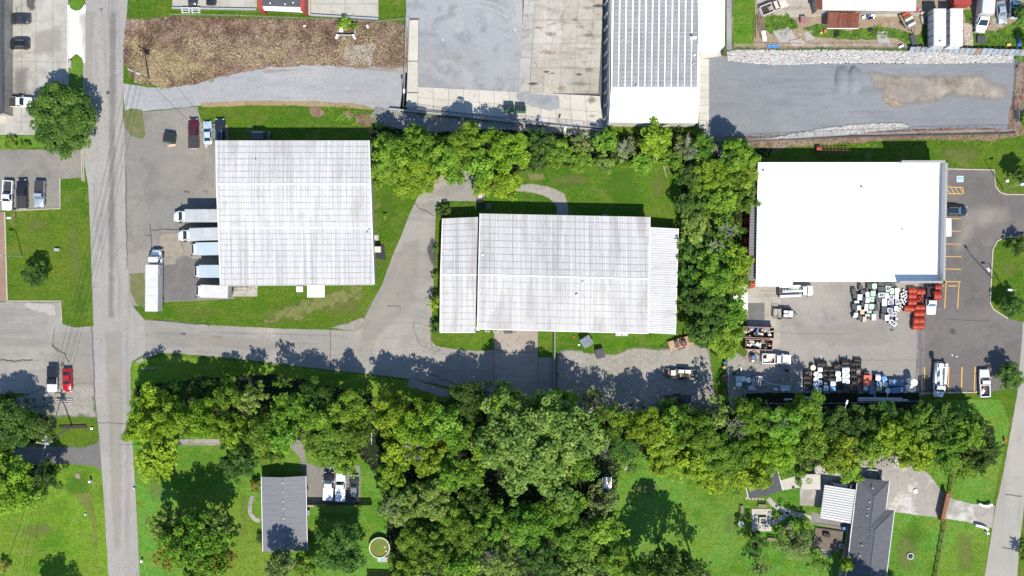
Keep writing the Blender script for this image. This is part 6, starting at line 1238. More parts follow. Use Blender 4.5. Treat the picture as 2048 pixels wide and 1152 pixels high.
# ---------------------------------------------------------------- red conduit coils
M_coil = paint('orange_red_conduit', (.37, .045, .02), .45, var=.18, scale=3)
def coil(px, py, deg, wd, dia, label, up=False, z0=.05, group='orange-red conduit coils'):
    x, y = W(px, py, dia * .6); o = root('conduit_coil', label, 'conduit coil', x, y, z0, math.radians(deg), group); r = dia / 2; prof = []
    n = max(3, int(wd / .14)); mb = MB()
    if up:
        for k in range(4): mb.tube([(r * .8 * math.cos(t), r * .8 * math.sin(t), .12 + k * .2) for t in [6.284 * a / 20 for a in range(21)]], .12, 6, caps=False)
        mb.build('conduit', M_coil, o); mb = MB(); mb.lathe([(r * .35, 0), (r * .35, .9), (.02, .95)], n=10); mb.build('hub', M_coil, o); mb = MB()
        for a in (0, 90): c_, s_ = math.cos(math.radians(a)), math.sin(math.radians(a)); mb.tube([(-r * c_, -r * s_, .9), (r * c_, r * s_, .9)], .05, 5)
        mb.build('reel_frame', M_black, o); return o
    vs = []
    for k in range(n):      # wound turns: one ridge each
        a = -wd / 2 + wd * k / n; b_ = a + wd / n
        for xx, rr in ((a, r * .955), (a + (b_ - a) * .3, r), (b_ - (b_ - a) * .3, r)): vs.append((xx, rr))
    vs.append((wd / 2, r * .955)); sec = [[(xx, rr * math.cos(t), r + rr * math.sin(t)) for t in [6.283 * a / 18 for a in range(18)]] for xx, rr in vs]
    mb.loft(sec); mb.build('conduit', M_coil, o)
    for s in (-1, 1):
        mb = MB(); mb.tube([(s * (wd / 2 + .03), 1.01 * r * math.cos(t), r + 1.01 * r * math.sin(t)) for t in [6.284 * a / 18 for a in range(19)]], .035, 5, caps=False); mb.build('reel_rim', M_black, o)
    mb = MB(); mb.tube([(0, 1.0 * r * math.cos(t), r + 1.012 * r * math.sin(t)) for t in [3.1416 * a / 12 for a in range(13)]], .025, 4); mb.build('binding_strap', M_black, o); return o
def Z2(zx, zy): return 1680 + zx / 6.775, 550 + zy / 6.775
for zx, zy, ww, dd, dg, lb in ((977, 212, 1.5, 1.25, 0, 'top coil of the left column in the red stack'), (975, 285, 1.5, 1.25, 0, 'second coil down the left column in the red stack'), (970, 370, 1.6, 1.3, 0, 'third coil down the left column in the red stack'), (1090, 230, 1.6, 1.2, 0, 'red coil at the top of the stack right of the left column'),
                               (932, 455, 2.0, 1.2, -4, 'red coil jutting out to the left halfway down the stack'), (1077, 440, 1.9, 1.2, -2, 'red coil right of the one that juts out'), (1067, 522, 2.0, 1.3, 0, 'red coil between the jutting one and the big bottom pair'), (1062, 615, 2.2, 1.45, 0, 'upper coil of the big bottom pair'), (1052, 695, 2.2, 1.3, 0, 'lowest red coil at the foot of the stack by the chain-link fence'),
                               (1320, 165, 1.2, 1.3, 3, 'red coil under the south-east parapet of the membrane building'), (1308, 275, 1.5, 2.0, 5, 'big red coil just above the white pickup')): coil(*Z2(zx, zy), dg, ww, dd, lb)
coil(*Z2(1090, 325), 0, .9, 1.3, 'red coil lying flat with a hub, centre of the stack', up=True)
for i, (x, y) in enumerate(((1498, 425), (1497, 442), (1496, 461), (1495, 482), (1494, 500), (1492, 540))): coil(x, y, 1, 1.3, 1.75, ORD[i] + ' red coil from the top in the row along the membrane building\'s west wall')
coil(1500, 341, 0, 1.2, 1.4, 'lone red coil at the north-west corner of the membrane building'); coil(1505, 567, 0, .9, 1.2, 'small red coil at the south-west corner of the membrane building'); coil(1483, 420, 20, .5, .8, 'tiny red coil under the tree left of the row of coils')
o = coil(1637, 297, 0, .9, 1.1, 'red coil on the rusty rack north of the membrane building')
o = root('pipe_rack', 'rusty rack of rods on the grass north of the membrane building', 'rack', *W(1662, 304), .02); 
for k in range(9): mb = MB(); xx = -2.9 + k * .72; mb.tube([(xx, 1.0, 0), (xx, .9, 1.0), (xx + .1, -.8, 1.0), (xx, -.9, 0)], .04, 5); mb.build('rack_frame', M_rustp, o)
for k in range(4): mb = MB(); mb.tube([(-3.2, .7 - k * .45, 1.05), (3.3 + k * .2, .6 - k * .45, 1.05)], .04, 5); mb.build('rod', M_rustp, o)
# ---------------------------------------------------------------- utility vaults and pedestals
M_vg = paint('dark_green_box', (.045, .06, .055), .6); M_vd = GM('grey_vault_box', (.085, .09, .092), [('n', 2, (.12, .125, .125), .45, .6, .6)], rough=.8, rnd=.2); M_mint = paint('mint_lid', (.46, .60, .46), .5); M_grc = paint('grey_vault_lid', (.50, .56, .56), .6); M_salm = paint('salmon_lid', (.60, .42, .30), .7); M_bl = paint('pale_blue_lid', (.50, .52, .57), .6)
VZ = '''D190,220,60,70 D280,165,50,60 D400,150,60,70 D385,105,50,40 M465,150,60,60 W370,265,45,65 M445,250,60,60 W270,280,60,30 W265,320,55,35 M430,310,60,30 M427,348,60,30 W370,345,45,60 D325,330,50,60 G225,365,60,30 D205,285,55,60 D310,235,55,55 M427,425,60,60 W355,440,45,85 G255,445,50,60 D310,400,50,60 D195,430,60,70 T300,500,50,60 M395,500,55,30 M370,545,55,30 W215,530,50,30 G205,562,60,25 T330,600,45,65 D275,580,50,60 D410,560,50,60 W455,570,50,75 D495,440,55,90 D530,345,80,60 D560,190,90,60 O650,180,65,55 M700,220,50,75 M650,215,60,30 W770,215,55,60 O560,270,80,60 W630,280,45,65 W600,370,60,90 O695,305,65,55 W765,290,45,60 O685,375,75,55 O775,365,50,65 N705,425,55,50 W760,455,50,55 O675,475,70,55 O685,525,50,55 O735,530,50,55 W635,580,55,70 D585,560,60,80 D595,470,60,80 O715,650,100,60 W765,595,25,25 D500,290,50,60 D640,130,80,50 D560,120,90,50 D720,130,60,50'''
vm = {'D': M_vd, 'M': M_mint, 'W': M_whitem, 'G': M_grc, 'T': M_salm, 'O': M_bl, 'N': paint('navy_lid', (.02, .025, .07), .4)}
vn = {'D': 'dark grey vault', 'M': 'mint-lidded vault', 'W': 'white-lidded vault', 'G': 'pale grey-lidded vault', 'T': 'salmon-lidded vault', 'O': 'oval-ringed pale blue vault', 'N': 'navy-lidded vault'}
items = []
for t in VZ.split():
    a = t[1:].split(','); items.append((t[0], *[float(v) for v in a]))
for kd in 'DMWGTON':
    grp = sorted([i for i in items if i[0] == kd], key=lambda i: (i[1]))
    for n_, (k_, zx, zy, w_, h_) in enumerate(grp):
        px, py = Z2(zx, zy); sx, sy = w_ / 60, h_ / 60; z = .8 if kd in 'DON' else 1.0; x, y = W(px, py, z); rz = -.62 if zx == 715 else RND.uniform(-.1, .1)
        o = root('utility_vault', (ORD[n_] + ' ' + vn[kd] + ' from the left in the stock stacked beside the red coils') if len(grp) > 1 else vn[kd] + ' in the stock stacked beside the red coils', 'utility vault', x, y, .04, rz, 'utility vaults in the yard')
        mb = MB(); mb.box((0, 0, z / 2), (sx * .95, sy * .95, z), top=(.94, .94)); mb.build('body', M_vd if kd in 'DON' else M_vg, o)
        if kd != 'D': mb = MB(); mb.box((0, 0, z + .05), (sx, sy, .1), top=(.95, .93)); l_ = mb.build('lid', vm[kd], o)
        if kd == 'O': mb = MB(); mb.lathe([(.5, 0), (.48, .03)], (0, 0, 0), 16); me_ = [( v[0] * sx * .62, v[1] * sy * .62, v[2] + z + .1) for v in mb.v]; mb.v = me_; mb.build('oval_hatch', M_dgrey, l_); mb = MB(); mb.box((0, 0, z + .14), (sx * .08, sy * .5, .03)); mb.build('hatch_bar', M_bl, l_)
        elif kd in 'MWT':
            for q in (-1, 1): mb = MB(); mb.box((0, q * sy * .22, z + .105), (sx * .5, .04, .02)); mb.build('label_strip', M_vg, l_)
        elif kd == 'D': mb = MB(); mb.box((0, 0, z + .01), (sx * .7, .05, .04)); mb.build('lifting_bar', M_black, o)
i_ = 0
for (zx, zy) in ((860, 205), (888, 225), (915, 225), (858, 243), (890, 262), (866, 280), (905, 285), (846, 300), (882, 312), (842, 345), (872, 335), (905, 318), (850, 370), (888, 360), (820, 385), (815, 415), (843, 435), (808, 455), (790, 487), (905, 350), (866, 395), (826, 330), (830, 290), (830, 260)):
    px, py = Z2(zx, zy); x, y = W(px, py, .5); o = root('meter_can', ORD[i_] + ' small white-topped meter can counted down the cluster left of the red coils', 'meter can', x, y, .04, RND.uniform(-.4, .4), 'white-topped meter cans'); i_ += 1
    mb = MB(); mb.box((0, 0, .25), (.36, .36, .5)); mb.build('body', M_black, o); mb = MB(); mb.box((0, 0, .53), (.3, .3, .06)); mb.build('top', M_whitem, o)
# ---------------------------------------------------------------- cable spools
M_spool = paint('dark_spool_wood', (.03, .024, .02), .85, var=.3, scale=6); M_wrap = paint('white_spool_wrap', (.74, .76, .78), .5, var=.05); M_bwrap = paint('blue_spool_wrap', (.12, .36, .68), .5)
M_flg = paint('worn_flange', (.075, .06, .052), .85, var=.3, scale=6)
def Z4(zx, zy): return 1590 + zx / 7.585, 690 + zy / 7.585
def spool(zx, zy, w_, h_, kd, label, deg=0, cv=Z4):
    """w_,h_ zoomed size; axis along x. kd: k black open, w white wrapped, b blue wrapped, t tilted brown"""
    px, py = cv(zx, zy); w_ *= 1.1; h_ *= 1.1; wd, dia = w_ / 75.85, h_ / 75.85 * 1.25 if kd != 'k' else max(.9, h_ / 75.85 * 1.2); dia = max(.85, min(1.7, dia)); r = dia / 2; x, y = W(px, py, r * 1.4)
    o = root('cable_spool', label, 'cable spool', x, y, .04, math.radians(deg), 'cable spools in the yard')
    for s in (-1, 1): mb = MB(); mb.tube([(s * wd / 2 - .04, 0, r), (s * wd / 2 + .04, 0, r)], r, 18); mb.build('flange', M_flg if kd != 'w' else M_spool, o)
    rr = {'k': r * .55, 't': r * .45, 'w': r * .95, 'b': r * .95}[kd]; mb = MB(); mb.tube([(-wd / 2 + .04, 0, r), (wd / 2 - .04, 0, r)], rr, 18); mb.build('wound_cable' if kd in 'kt' else 'wrapped_cable', {'k': M_cblk, 't': M_flg, 'w': M_wrap, 'b': M_bwrap}[kd], o)
    if kd in 'kt':
        for a in range(0, 360, 90): mb = MB(); mb.tube([(-wd / 2, rr * 1.25 * math.cos(math.radians(a + 40)), r + rr * 1.25 * math.sin(math.radians(a + 40))), (wd / 2, rr * 1.25 * math.cos(math.radians(a + 40)), r + rr * 1.25 * math.sin(math.radians(a + 40)))], .035, 4); mb.build('stay_bar', M_flg, o)
    else: mb = MB(); mb.box((0, -.1, r + rr * .96), (wd * .45, .16, .05)); mb.build('shipping_label', M_dgrey, o)
    return o
SP = [(375, 290, 75, 90, 'k'), (440, 290, 60, 80, 'k'), (190, 410, 80, 62, 'k'), (185, 495, 90, 62, 'k'), (185, 570, 90, 62, 'k'), (185, 645, 90, 62, 'k'), (470, 385, 70, 60, 'k'), (465, 455, 65, 70, 'k'), (465, 525, 60, 62, 'k'), (560, 385, 60, 60, 'k'), (555, 455, 75, 62, 'k'), (555, 520, 75, 60, 'k'), (640, 330, 85, 90, 't'), (770, 272, 105, 105, 'k'), (890, 290, 60, 62, 'k'),
      (950, 230, 90, 55, 'k'), (945, 290, 90, 55, 'k'), (965, 362, 70, 45, 'k'), (885, 375, 70, 80, 'k'), (890, 470, 70, 80, 'k'), (895, 570, 60, 80, 'k'), (790, 640, 100, 125, 'k'), (905, 690, 70, 110, 'k'), (655, 590, 80, 60, 'k'), (660, 655, 90, 62, 'k'), (975, 520, 45, 70, 'k'),
      (375, 370, 70, 65, 'w'), (370, 465, 70, 60, 'w'), (375, 572, 70, 65, 'w'), (465, 590, 50, 45, 'w'), (570, 580, 75, 65, 'w'), (645, 430, 75, 75, 'w'), (655, 510, 75, 75, 'w'), (465, 655, 75, 65, 'w'), (765, 375, 105, 70, 'w'), (765, 458, 105, 72, 'w'), (765, 545, 105, 78, 'w'), (565, 660, 75, 70, 'b'), (1252, 493, 75, 78, 'w')]
for kd, nm in (('k', 'black cable spool with bare flanges'), ('w', 'white-wrapped cable spool'), ('b', 'blue-wrapped cable spool'), ('t', 'brown empty spool lying askew')):
    gr = sorted([s for s in SP if s[4] == kd])
    for n_, s in enumerate(gr): spool(*s, (ORD[n_] if n_ < 24 else 'second last' if n_ < len(gr) - 1 else 'rightmost') + ' ' + nm + ' from the left in the spool yard' if len(gr) > 1 else nm + ' in the spool yard', deg={'t': 25}.get(kd, RND.uniform(-4, 4)) if s[0] != 965 else 12)
def barrel(zx, zy, rz_, topm, sidem, label, ht=.95, n=1, cv=Z4, cat='barrel'):
    px, py = cv(zx, zy); r = rz_ / 75.85; x, y = W(px, py, ht * n); o = root('drum_barrel', label, cat, x, y, .04, 0)
    for k in range(n):
        mb = MB(); mb.lathe([(r * .94, k * ht), (r, k * ht + .05), (r * .96, k * ht + ht * .33), (r, k * ht + ht * .36), (r * .96, k * ht + ht * .64), (r, k * ht + ht * .67), (r * .97, k * ht + ht * .96)], n=18); mb.build('side', sidem, o)
    mb = MB(); mb.lathe([(r * 1.02, ht * n - .05), (r * 1.02, ht * n), (r * .9, ht * n), (r * .88, ht * n - .03), (.01, ht * n - .03)], n=18); l_ = mb.build('lid', topm, o); mb = MB(); mb.lathe([(.07, 0), (.07, .04), (.0, .05)], (r * .5, 0, ht * n - .02), 8); mb.build('bung', M_dgrey, l_); return o
M_bside = paint('blue_barrel_side', (.03, .06, .16), .5); M_ltop = paint('pale_drum_lid', (.60, .63, .64), .5, var=.12, scale=4); M_creamd = paint('cream_drum_lid', (.72, .66, .50), .6, var=.08)
for i, (zx, zy, r, tm, sm, lb) in enumerate(((275, 345, 40, M_creamd, M_cblk, 'white-lidded drum at the top left of the spool yard'), (320, 443, 38, M_creamd, M_cblk, 'second white-lidded drum down the left column'), (318, 525, 38, M_ltop, M_bside, 'pale grey-lidded blue drum, third down the left column'), (315, 602, 42, M_ltop, M_bside, 'pale grey-lidded blue drum, fourth down the left column'), (328, 680, 46, M_ltop, M_bside, 'largest grey-lidded blue drum at the foot of the left column'), (385, 672, 30, M_ltop, M_bside, 'small grey-lidded drum at the foot of the left column'),
     (1075, 655, 38, M_ltop, M_cblk, 'grey-lidded drum below the orange crate'), (1370, 597, 40, M_ltop, M_cblk, 'grey-lidded drum left of the blue tarpaulined packs'), (1410, 692, 42, M_ltop, M_bside, 'grey-lidded blue drum below the tarpaulined packs'))): barrel(zx, zy, r, tm, sm, lb)
barrel(1808, 570, 52, M_creamd, M_whitem, 'tall stack of cream drums, upper of the two at the yard corner', .9, 3); barrel(1778, 665, 52, M_creamd, M_whitem, 'tall stack of cream drums, lower of the two at the yard corner', .9, 3)
def Q(name, zx, zy, w_, h_, ht, m, label, cat, rz=0, **k): loosebox(name, label, cat, *Z4(zx, zy), .04, (w_ / 75.85, h_ / 75.85, ht), rz, m, **k)
Q('crate', 1085, 535, 125, 165, 1.3, paint('orange_crate_paint', (.55, .13, .06), .6, var=.15), 'orange crate standing among the cable spools', 'crate', -.05, top=(1, 1)); M_tarp = GM('blue_tarpaulin', (.14, .22, .36), [('n', 1.2, (.34, .34, .30), .54, .62, .7), ('n', 3, (.08, .13, .22), .5, .62, .6)], rough=.6)
Q('duct_bundle', 1155, 640, 82, 215, .9, paint('slate_blue_duct', (.13, .18, .26), .6), 'slate blue bundle of duct right of the orange crate', 'bundle', .02, top=(1, 1)); Q('pallet_pack', 1530, 570, 235, 95, 1.0, M_tarp, 'upper pack under blue tarpaulin left of the cream drums', 'pack', -.03); Q('pallet_pack', 1567, 680, 230, 90, .9, M_tarp, 'lower pack under blue tarpaulin left of the cream drums', 'pack', .06)
Q('blue_case', 1268, 585, 88, 75, .7, paint('blue_case_paint', (.16, .25, .38), .6), 'blue case below the lone white spool', 'case', 0); Q('lime_case', 1260, 662, 90, 70, .7, paint('olive_case_paint', (.30, .33, .16), .6), 'olive-topped case below the blue case', 'case', 0); spool(1345, 510, 70, 80, 'b', 'blue and brown spool lying askew above the grey-lidded drum', 25); Q('engine_block', 1080, 430, 75, 50, .9, M_black, 'black engine block above the orange crate', 'engine', .2, top=(.7, .7))
for i, (x, y, w_, h_, m, lb) in enumerate(((1476.5, 758, 1.1, 1.1, M_grc, 'grey vault left of the two round white tubs'), (1477.5, 768.5, 1.2, .8, M_whitem, 'white-lidded box below the grey vault at the yard\'s west end'), (1504, 775.5, 1.5, .9, M_bl, 'blue-grey box below the reel trailer'), (1569.5, 776, 1.8, 1.1, M_bl, 'blue-grey box at the tip of the reel trailer\'s drawbar'), (1551, 778, .9, .5, M_grc, 'small grey box left of the drawbar\'s tip'), (1490, 770, .9, .5, M_vd, 'small dark box under the tubs'))): loosebox('vault_box', lb, 'box', x, y, .04, (w_, h_, .7), 0, m)
for i, (x, y) in enumerate(((1487, 758), (1497.5, 760))): o = barrel(0, 0, 40, M_ltop, M_whitem, ['left round white tub beside the reel trailer', 'right round white tub beside the reel trailer'][i], .6, 1, cv=lambda a, b, x=x, y=y: (x, y), cat='tub')
# cluster of small grey coils left of the spools
i_ = 0
for (zx, zy) in ((70, 500), (85, 470), (45, 545), (90, 560), (65, 590), (120, 600), (30, 575), (50, 640), (95, 640), (20, 620), (120, 690), (75, 700), (45, 690), (140, 640), (15, 665), (105, 520)):
    px, py = Z4(zx, zy); x, y = W(px, py, .3); o = root('wire_coil', ORD[i_] + ' grey wire coil counted down the heap at the left of the spool yard', 'wire coil', x, y, .04, 0, 'grey wire coils'); i_ += 1
    for k in range(2): mb = MB(); mb.tube([(.26 * math.cos(t), .26 * math.sin(t), .1 + k * .16) for t in [6.284 * a / 12 for a in range(13)]], .09, 5, caps=False); mb.build('turn', M_steel if k else M_dgrey, o)
    mb = MB(); mb.lathe([(.1, 0), (.1, .3), (0, .31)], n=8); mb.build('core', M_wood, o)
# poles on racks and loose frames
def poles(label, pts, r, rack, z=.9, m=M_steel):
    o = root('pole_rack', label, 'rack', *W(*pts[0][0]), .04); L0 = Vector((*W(*pts[0][0]), 0))
    for a, b_ in pts: mb = MB(); mb.tube([Vector((*W(*a), z)) - L0, Vector((*W(*b_), z)) - L0], [r, r * .8], 8); mb.build('silver_pole', m, o)
    for (x, y) in rack: p = Vector((*W(x, y), 0)) - L0; mb = MB(); mb.box((p.x, p.y, z - .2), (.14, 2.4, .14)); mb.box((p.x, p.y + .9, z / 2 - .1), (.12, .12, z)); mb.box((p.x, p.y - .9, z / 2 - .1), (.12, .12, z)); mb.build('rack_arm', M_steel, o)
    return o
poles('rack with two long silver poles below the tarpaulined packs', [((1713, 795.5), (1800, 796)), ((1712, 799.5), (1812, 799))], .22, [(1747, 797), (1772, 797)]); poles('rack with a pair of silver poles at the south-west of the spool yard', [((1565, 798.5), (1582, 797)), ((1603, 795), (1636, 793))], .2, [(1636, 797)])
o = root('a_frame', 'yellow-footed frame standing between the drawbar and the wire coils', 'frame', *W(1572, 750), .04); mb = MB(); mb.tube([(-.8, -.9, .1), (-.7, .7, .9), (.7, .8, .9), (.8, -.9, .1)], .07, 6); mb.build('frame_tube', M_steel, o)
for s in (-1, 1): mb = MB(); mb.box((s * .85, -.9, .3), (.35, .7, .5)); mb.build('yellow_foot', paint('yellow_steel', (.50, .33, .06), .6), o)
mb = MB(); mb.box((0, .9, .8), (.9, .6, .6), top=(.6, .6)); mb.build('winch', M_black, o)
o = root('tractor_mower', 'small machine with a blue drum and hose left of the loaded white pickup', 'machine', *W(1504, 714), .04); mb = MB(); mb.box((0, 0, .5), (1.3, 1.0, .3)); mb.build('frame', M_rustp, o); mb = MB(); mb.lathe([(.42, .6), (.45, 1.0), (.3, 1.15), (0, 1.2)], (.0, .1, 0), 14); mb.build('blue_drum', M_blueP, o); mb = MB(); mb.box((0, -.7, .6), (.5, .4, .5)); mb.build('white_box', M_whitem, o); mb = MB(); mb.tube([(0, .8, .5), (.5, .9, .7), (1.2, .4, .5), (2.0, .1, .3)], .08, 6); mb.build('hose', M_cblk, o); mb = MB(); mb.tube([(-.6, -1.0, .3), (.5, -1.1, .3), (.9, -.4, .3)], .07, 6); mb.build('wooden_handle', M_wood, o); wheels(o, (0,), .75, .25)
o = root('road_plate', 'black bundle with a white hook on the yard\'s shaded west side', 'bundle', *W(1476, 744), .04, .4); mb = MB(); mb.box((-.2, 0, .3), (1.7, .5, .5), top=(.8, .6)); mb.build('body', M_black, o); mb = MB(); mb.tube([(.5, .1, .6), (.8, .5, .7), (.6, .9, .6)], .1, 6); mb.build('white_hook', M_whitem, o)
# red rings and hoses on the west fence of the yard
for i, (x, y) in enumerate(((1448.5, 755), (1449, 785))):
    o = root('hose_ring', ['upper red hose ring hung on the fence west of the yard', 'lower red hose ring hung on the fence west of the yard'][i], 'hose', *W(x, y), .9, .1); mb = MB(); mb.tube([(.52 * math.cos(t), .58 * math.sin(t), .1 + .1 * math.sin(t * 2)) for t in [6.284 * a / 18 for a in range(19)]], .1, 6, caps=False); mb.build('hose', M_coil, o); mb = MB(); mb.tube([(0, -.6, .1), (0, .6, .1)], .04, 5); mb.build('tie_bar', M_steel, o)
o = root('cable_reel', 'small blue reel on the fence above the red rings', 'reel', *W(1448, 725), .5); mb = MB(); mb.lathe([(.28, 0), (.28, .1), (.12, .12), (.12, .4), (.28, .42), (.28, .5), (0, .52)], n=12); mb.build('drum', M_blueP, o); o = root('cable_reel', 'small amber reel on the fence below the blue reel', 'reel', *W(1447, 734), .5); mb = MB(); mb.lathe([(.32, 0), (.32, .1), (.14, .12), (.14, .4), (.32, .42), (.32, .5), (0, .52)], n=12); mb.build('drum', paint('amber_reel', (.45, .24, .06), .6), o)
# ---------------------------------------------------------------- fences
def chainlink(pxs, label, h=1.8, step=3.0, rail=True, m=M_steel, mesh=True, barb=False):
    pts = [Vector(W(*p)) for p in pxs]; o = root('chain_link_fence', label, 'fence', pts[0].x, pts[0].y, .03); L0 = pts[0]; tot = MB()
    for a, b_ in zip(pts, pts[1:]):
        n = max(1, int((b_ - a).length / step)); d = (b_ - a)
        for k in range(n + 1): p = a.lerp(b_, k / n) - L0; q = MB(); q.tube([(p.x, p.y, -.05), (p.x, p.y, h + .05)], .04, 6); q.build('post', m, o)
        if rail: q = MB(); q.tube([(a.x - L0.x, a.y - L0.y, h), (b_.x - L0.x, b_.y - L0.y, h)], .03, 5); q.build('top_rail', m, o)
        if mesh:
            k = int(d.length / .32); u = d / d.length
            for i in range(k):
                p = a + u * (i * .32) - L0
                for dx in (h * .9, -h * .9):
                    e = p + u * dx
                    if 0 <= (e + L0 - a).dot(u) <= d.length: tot.tube([(p.x, p.y, .03), (e.x, e.y, h - .02)], .009, 3, caps=False)
    if mesh and tot.v: tot.build('wire_mesh', m, o, kind='stuff')
    return o
chainlink([(1414, 284), (1560, 279), (1700, 271), (1850, 266), (1990, 263), (2027, 263), (2031, 180), (2034, 106)], 'chain-link fence around the south and east sides of the gravel yard', 2.0); chainlink([(1414, 284), (1416, 256)], 'short chain-link fence at the south-east corner of the long shed', 2.0)
chainlink([(814, 30), (812, 120), (808, 216), (900, 230), (1000, 240), (1100, 249), (1204, 258)], 'chain-link fence around the west and south sides of the storage yard', 2.0)
chainlink([(1838, 660), (1839, 700), (1835, 770), (1838, 790)], 'chain-link gate fence between the spool yard and the customer bays', 2.0); chainlink([(1480, 804), (1600, 806), (1840, 800), (1842, 860)], 'chain-link fence along the south side of the spool yard', 1.8, mesh=False); chainlink([(1452, 715), (1455, 790), (1462, 815)], 'chain-link fence on the west side of the spool yard', 1.8)
chainlink([(1468, 92), (1600, 95), (1740, 94), (1810, 97)], 'wire fence between the junkyard and the white riprap', 1.3, mesh=False); chainlink([(345, 32), (480, 34), (620, 40), (758, 46), (820, 40)], 'low wire fence north of the weed field', 1.2, mesh=False)
# stone bank wall between storage yard and the north clump
strip('retaining_wall', [(780, 219), (900, 231), (1050, 247), (1206, 262)], .3, .02, M_wallg, height=.9)
strip('retaining_wall', [(1414, 286), (1700, 274), (1990, 268), (2030, 266)], .25, .02, M_dgrey, height=.3)
strip('rail_pipe', [(1109, 661), (1109, 780)], .32, .03, paint('olive_grey_rail', (.16, .17, .14), .7), height=1.1)
# leaning sheets of the board fence in the junkyard
o = root('sheet_fence', 'fence of leaning grey sheets along the top of the white riprap', 'fence', *W(1814, 103), .03); L0 = Vector(W(1814, 103)); SM = [paint('dull_sheet', (.22, .225, .23), .6), paint('dull_sheet_b', (.27, .27, .265), .6), paint('brownish_sheet', (.25, .16, .12), .8), paint('pale_blue_sheet', (.25, .29, .33), .6)]
for k in range(21):
    t0 = k / 21; a = Vector(W(1816 + 232 * t0, 101.5 + 6 * t0)) - L0; wdt = 1.0; mb = MB(); mb.box((a.x + .5, a.y, .75), (wdt, .05, 1.7), rx=-.55 + RND.uniform(-.08, .08), rz=RND.uniform(-.05, .05)); mb.build('sheet_panel', SM[2] if k in (12,) else SM[RND.choice((0, 1, 3))], o)
for k in range(11): a = Vector(W(1816 + 22.8 * k, 100 + .6 * k)) - L0; mb = MB(); mb.box((a.x, a.y + .35, .6), (.1, .1, 1.2)); mb.build('post', M_wood, o)
# brown rail fence and wooden gate by the concrete drive
def railfence(P0, P1, label, n):
    a, b_ = Vector(W(*P0)), Vector(W(*P1)); o = root('rail_fence', label, 'fence', a.x, a.y, .02); d = (b_ - a) / n; ang = math.atan2(d.y, d.x); nr = Vector((-d.y, d.x)).normalized()
    for k in range(n + 1): p = d * k; mb = MB(); mb.box((p.x, p.y, .7), (.14, .14, 1.4), rz=ang); mb.build('post', M_dwood, o)
    for k in range(n):
        c = d * (k + .5)
        for j in range(3): mb = MB(); mb.box((c.x + nr.x * .09, c.y + nr.y * .09, .35 + j * .42), (d.length + .08, .05, .15), rz=ang); mb.build('rail', M_brown if j else M_dwood, o)
    return o
railfence((1902, 938), (1894, 992), 'dark rail fence north of the wooden drive gate', 4); railfence((1886, 1040), (1858, 1200), 'dark rail fence south of the wooden drive gate', 8)
a, b_ = Vector(W(1896, 986, 1.6)), Vector(W(1884, 1040, 1.6)); o = root('wooden_gate', 'reddish-brown solid gate across the concrete drive', 'gate', a.x, a.y, .02); d = b_ - a; ang = math.atan2(d.y, d.x)
for k in range(18): p = d * (k + .5) / 18; mb = MB(); mb.box((p.x, p.y, .95), (d.length / 18 - .02, .1, 1.8), rz=ang); mb.build('board', M_brown, o)
mb = MB(); mb.box((d.x / 2, d.y / 2, 1.9), (d.length, .75, .1), rz=ang); mb.build('cap_board', M_brown, o)
for s in (0, 1): mb = MB(); mb.box((d.x * s, d.y * s, 1.0), (.3, .3, 2.1)); mb.build('gate_post', M_brown, o)
# board fence behind the house parking
def boardfence(P0, P1, label, n, h=1.8, m=M_dwood):
    a, b_ = Vector(W(*P0)), Vector(W(*P1)); o = root('board_fence', label, 'fence', a.x, a.y, .02); d = (b_ - a) / n; ang = math.atan2(d.y, d.x)
    for k in range(n): p = d * (k + .5); mb = MB(); mb.box((p.x, p.y, h / 2), (d.length - .03, .04, h), rz=ang); mb.build('fence_board', m, o)
    for j in (0, 1): p = d * n / 2; mb = MB(); mb.box((p.x, p.y, .4 + j), (d.length * n, .08, .09), rz=ang); mb.build('rail', M_wood, o)
    return o
boardfence((611, 1006), (745, 1007), 'dark board fence just below the three parked trucks', 60); boardfence((735, 1148), (800, 1149), 'dark board fence at the bottom edge below the pool', 30, 1.6)
# ---------------------------------------------------------------- poles and wires
M_armw = paint('bleached_arm', (.36, .34, .31), .9)
def pole(bx, by, tx, ty, h, label, arms, cat='utility pole', r=.16, m=M_wood, tf=0):
    x, y = W(bx, by); X, Y = W(tx, ty, h); o = root('utility_pole', label, cat, x, y); T = Vector((X - x, Y - y, h)); mb = MB(); mb.tube([(0, 0, -.1), T], [r, r * .65], 8); mb.build('post', m, o); ends = []
    for (dz, L, ang, n) in arms:
        p = T * (1 - dz / h); u_ = Vector((math.cos(math.radians(ang)), math.sin(math.radians(ang)), 0)); mb = MB(); mb.box(p + Vector((0, 0, .05)) + u_ * .05, (L, .14, .14), rz=math.radians(ang)); arm = mb.build('cross_arm', M_armw, o)
        for k in range(n): q = p + u_ * L * (-.45 + .9 * k / max(1, n - 1)); mb = MB(); mb.lathe([(.07, 0), (.09, .12), (.05, .2), (.07, .26), (0, .3)], (q.x, q.y, q.z + .1), 8); mb.build('insulator', M_whitem, arm); ends.append(Vector((x, y, 0)) + q + Vector((0, 0, .35)))
    for k in range(tf): mb = MB(); mb.lathe([(.3, -1.1), (.32, -.3), (.1, -.1), (0, -.08)], (T.x * .9 + .45, T.y * .9 - .1 - k * .5, T.z - .6), 12); mb.build('transformer', M_flash, o)
    return ends
e1 = pole(298, 158, 268, 143, 10.5, 'utility pole with white transformer leaning over the weed field', [(.4, 2.6, 160, 3), (1.6, 2.2, 160, 2)], tf=1)
e2 = pole(145, 853, 84, 888, 12.5, 'tall utility pole with double cross-arms beside the asphalt house driveway', [(.4, 2.4, 170, 3), (1.5, 2.4, 85, 3), (2.2, 2.0, 170, 2)], tf=1)
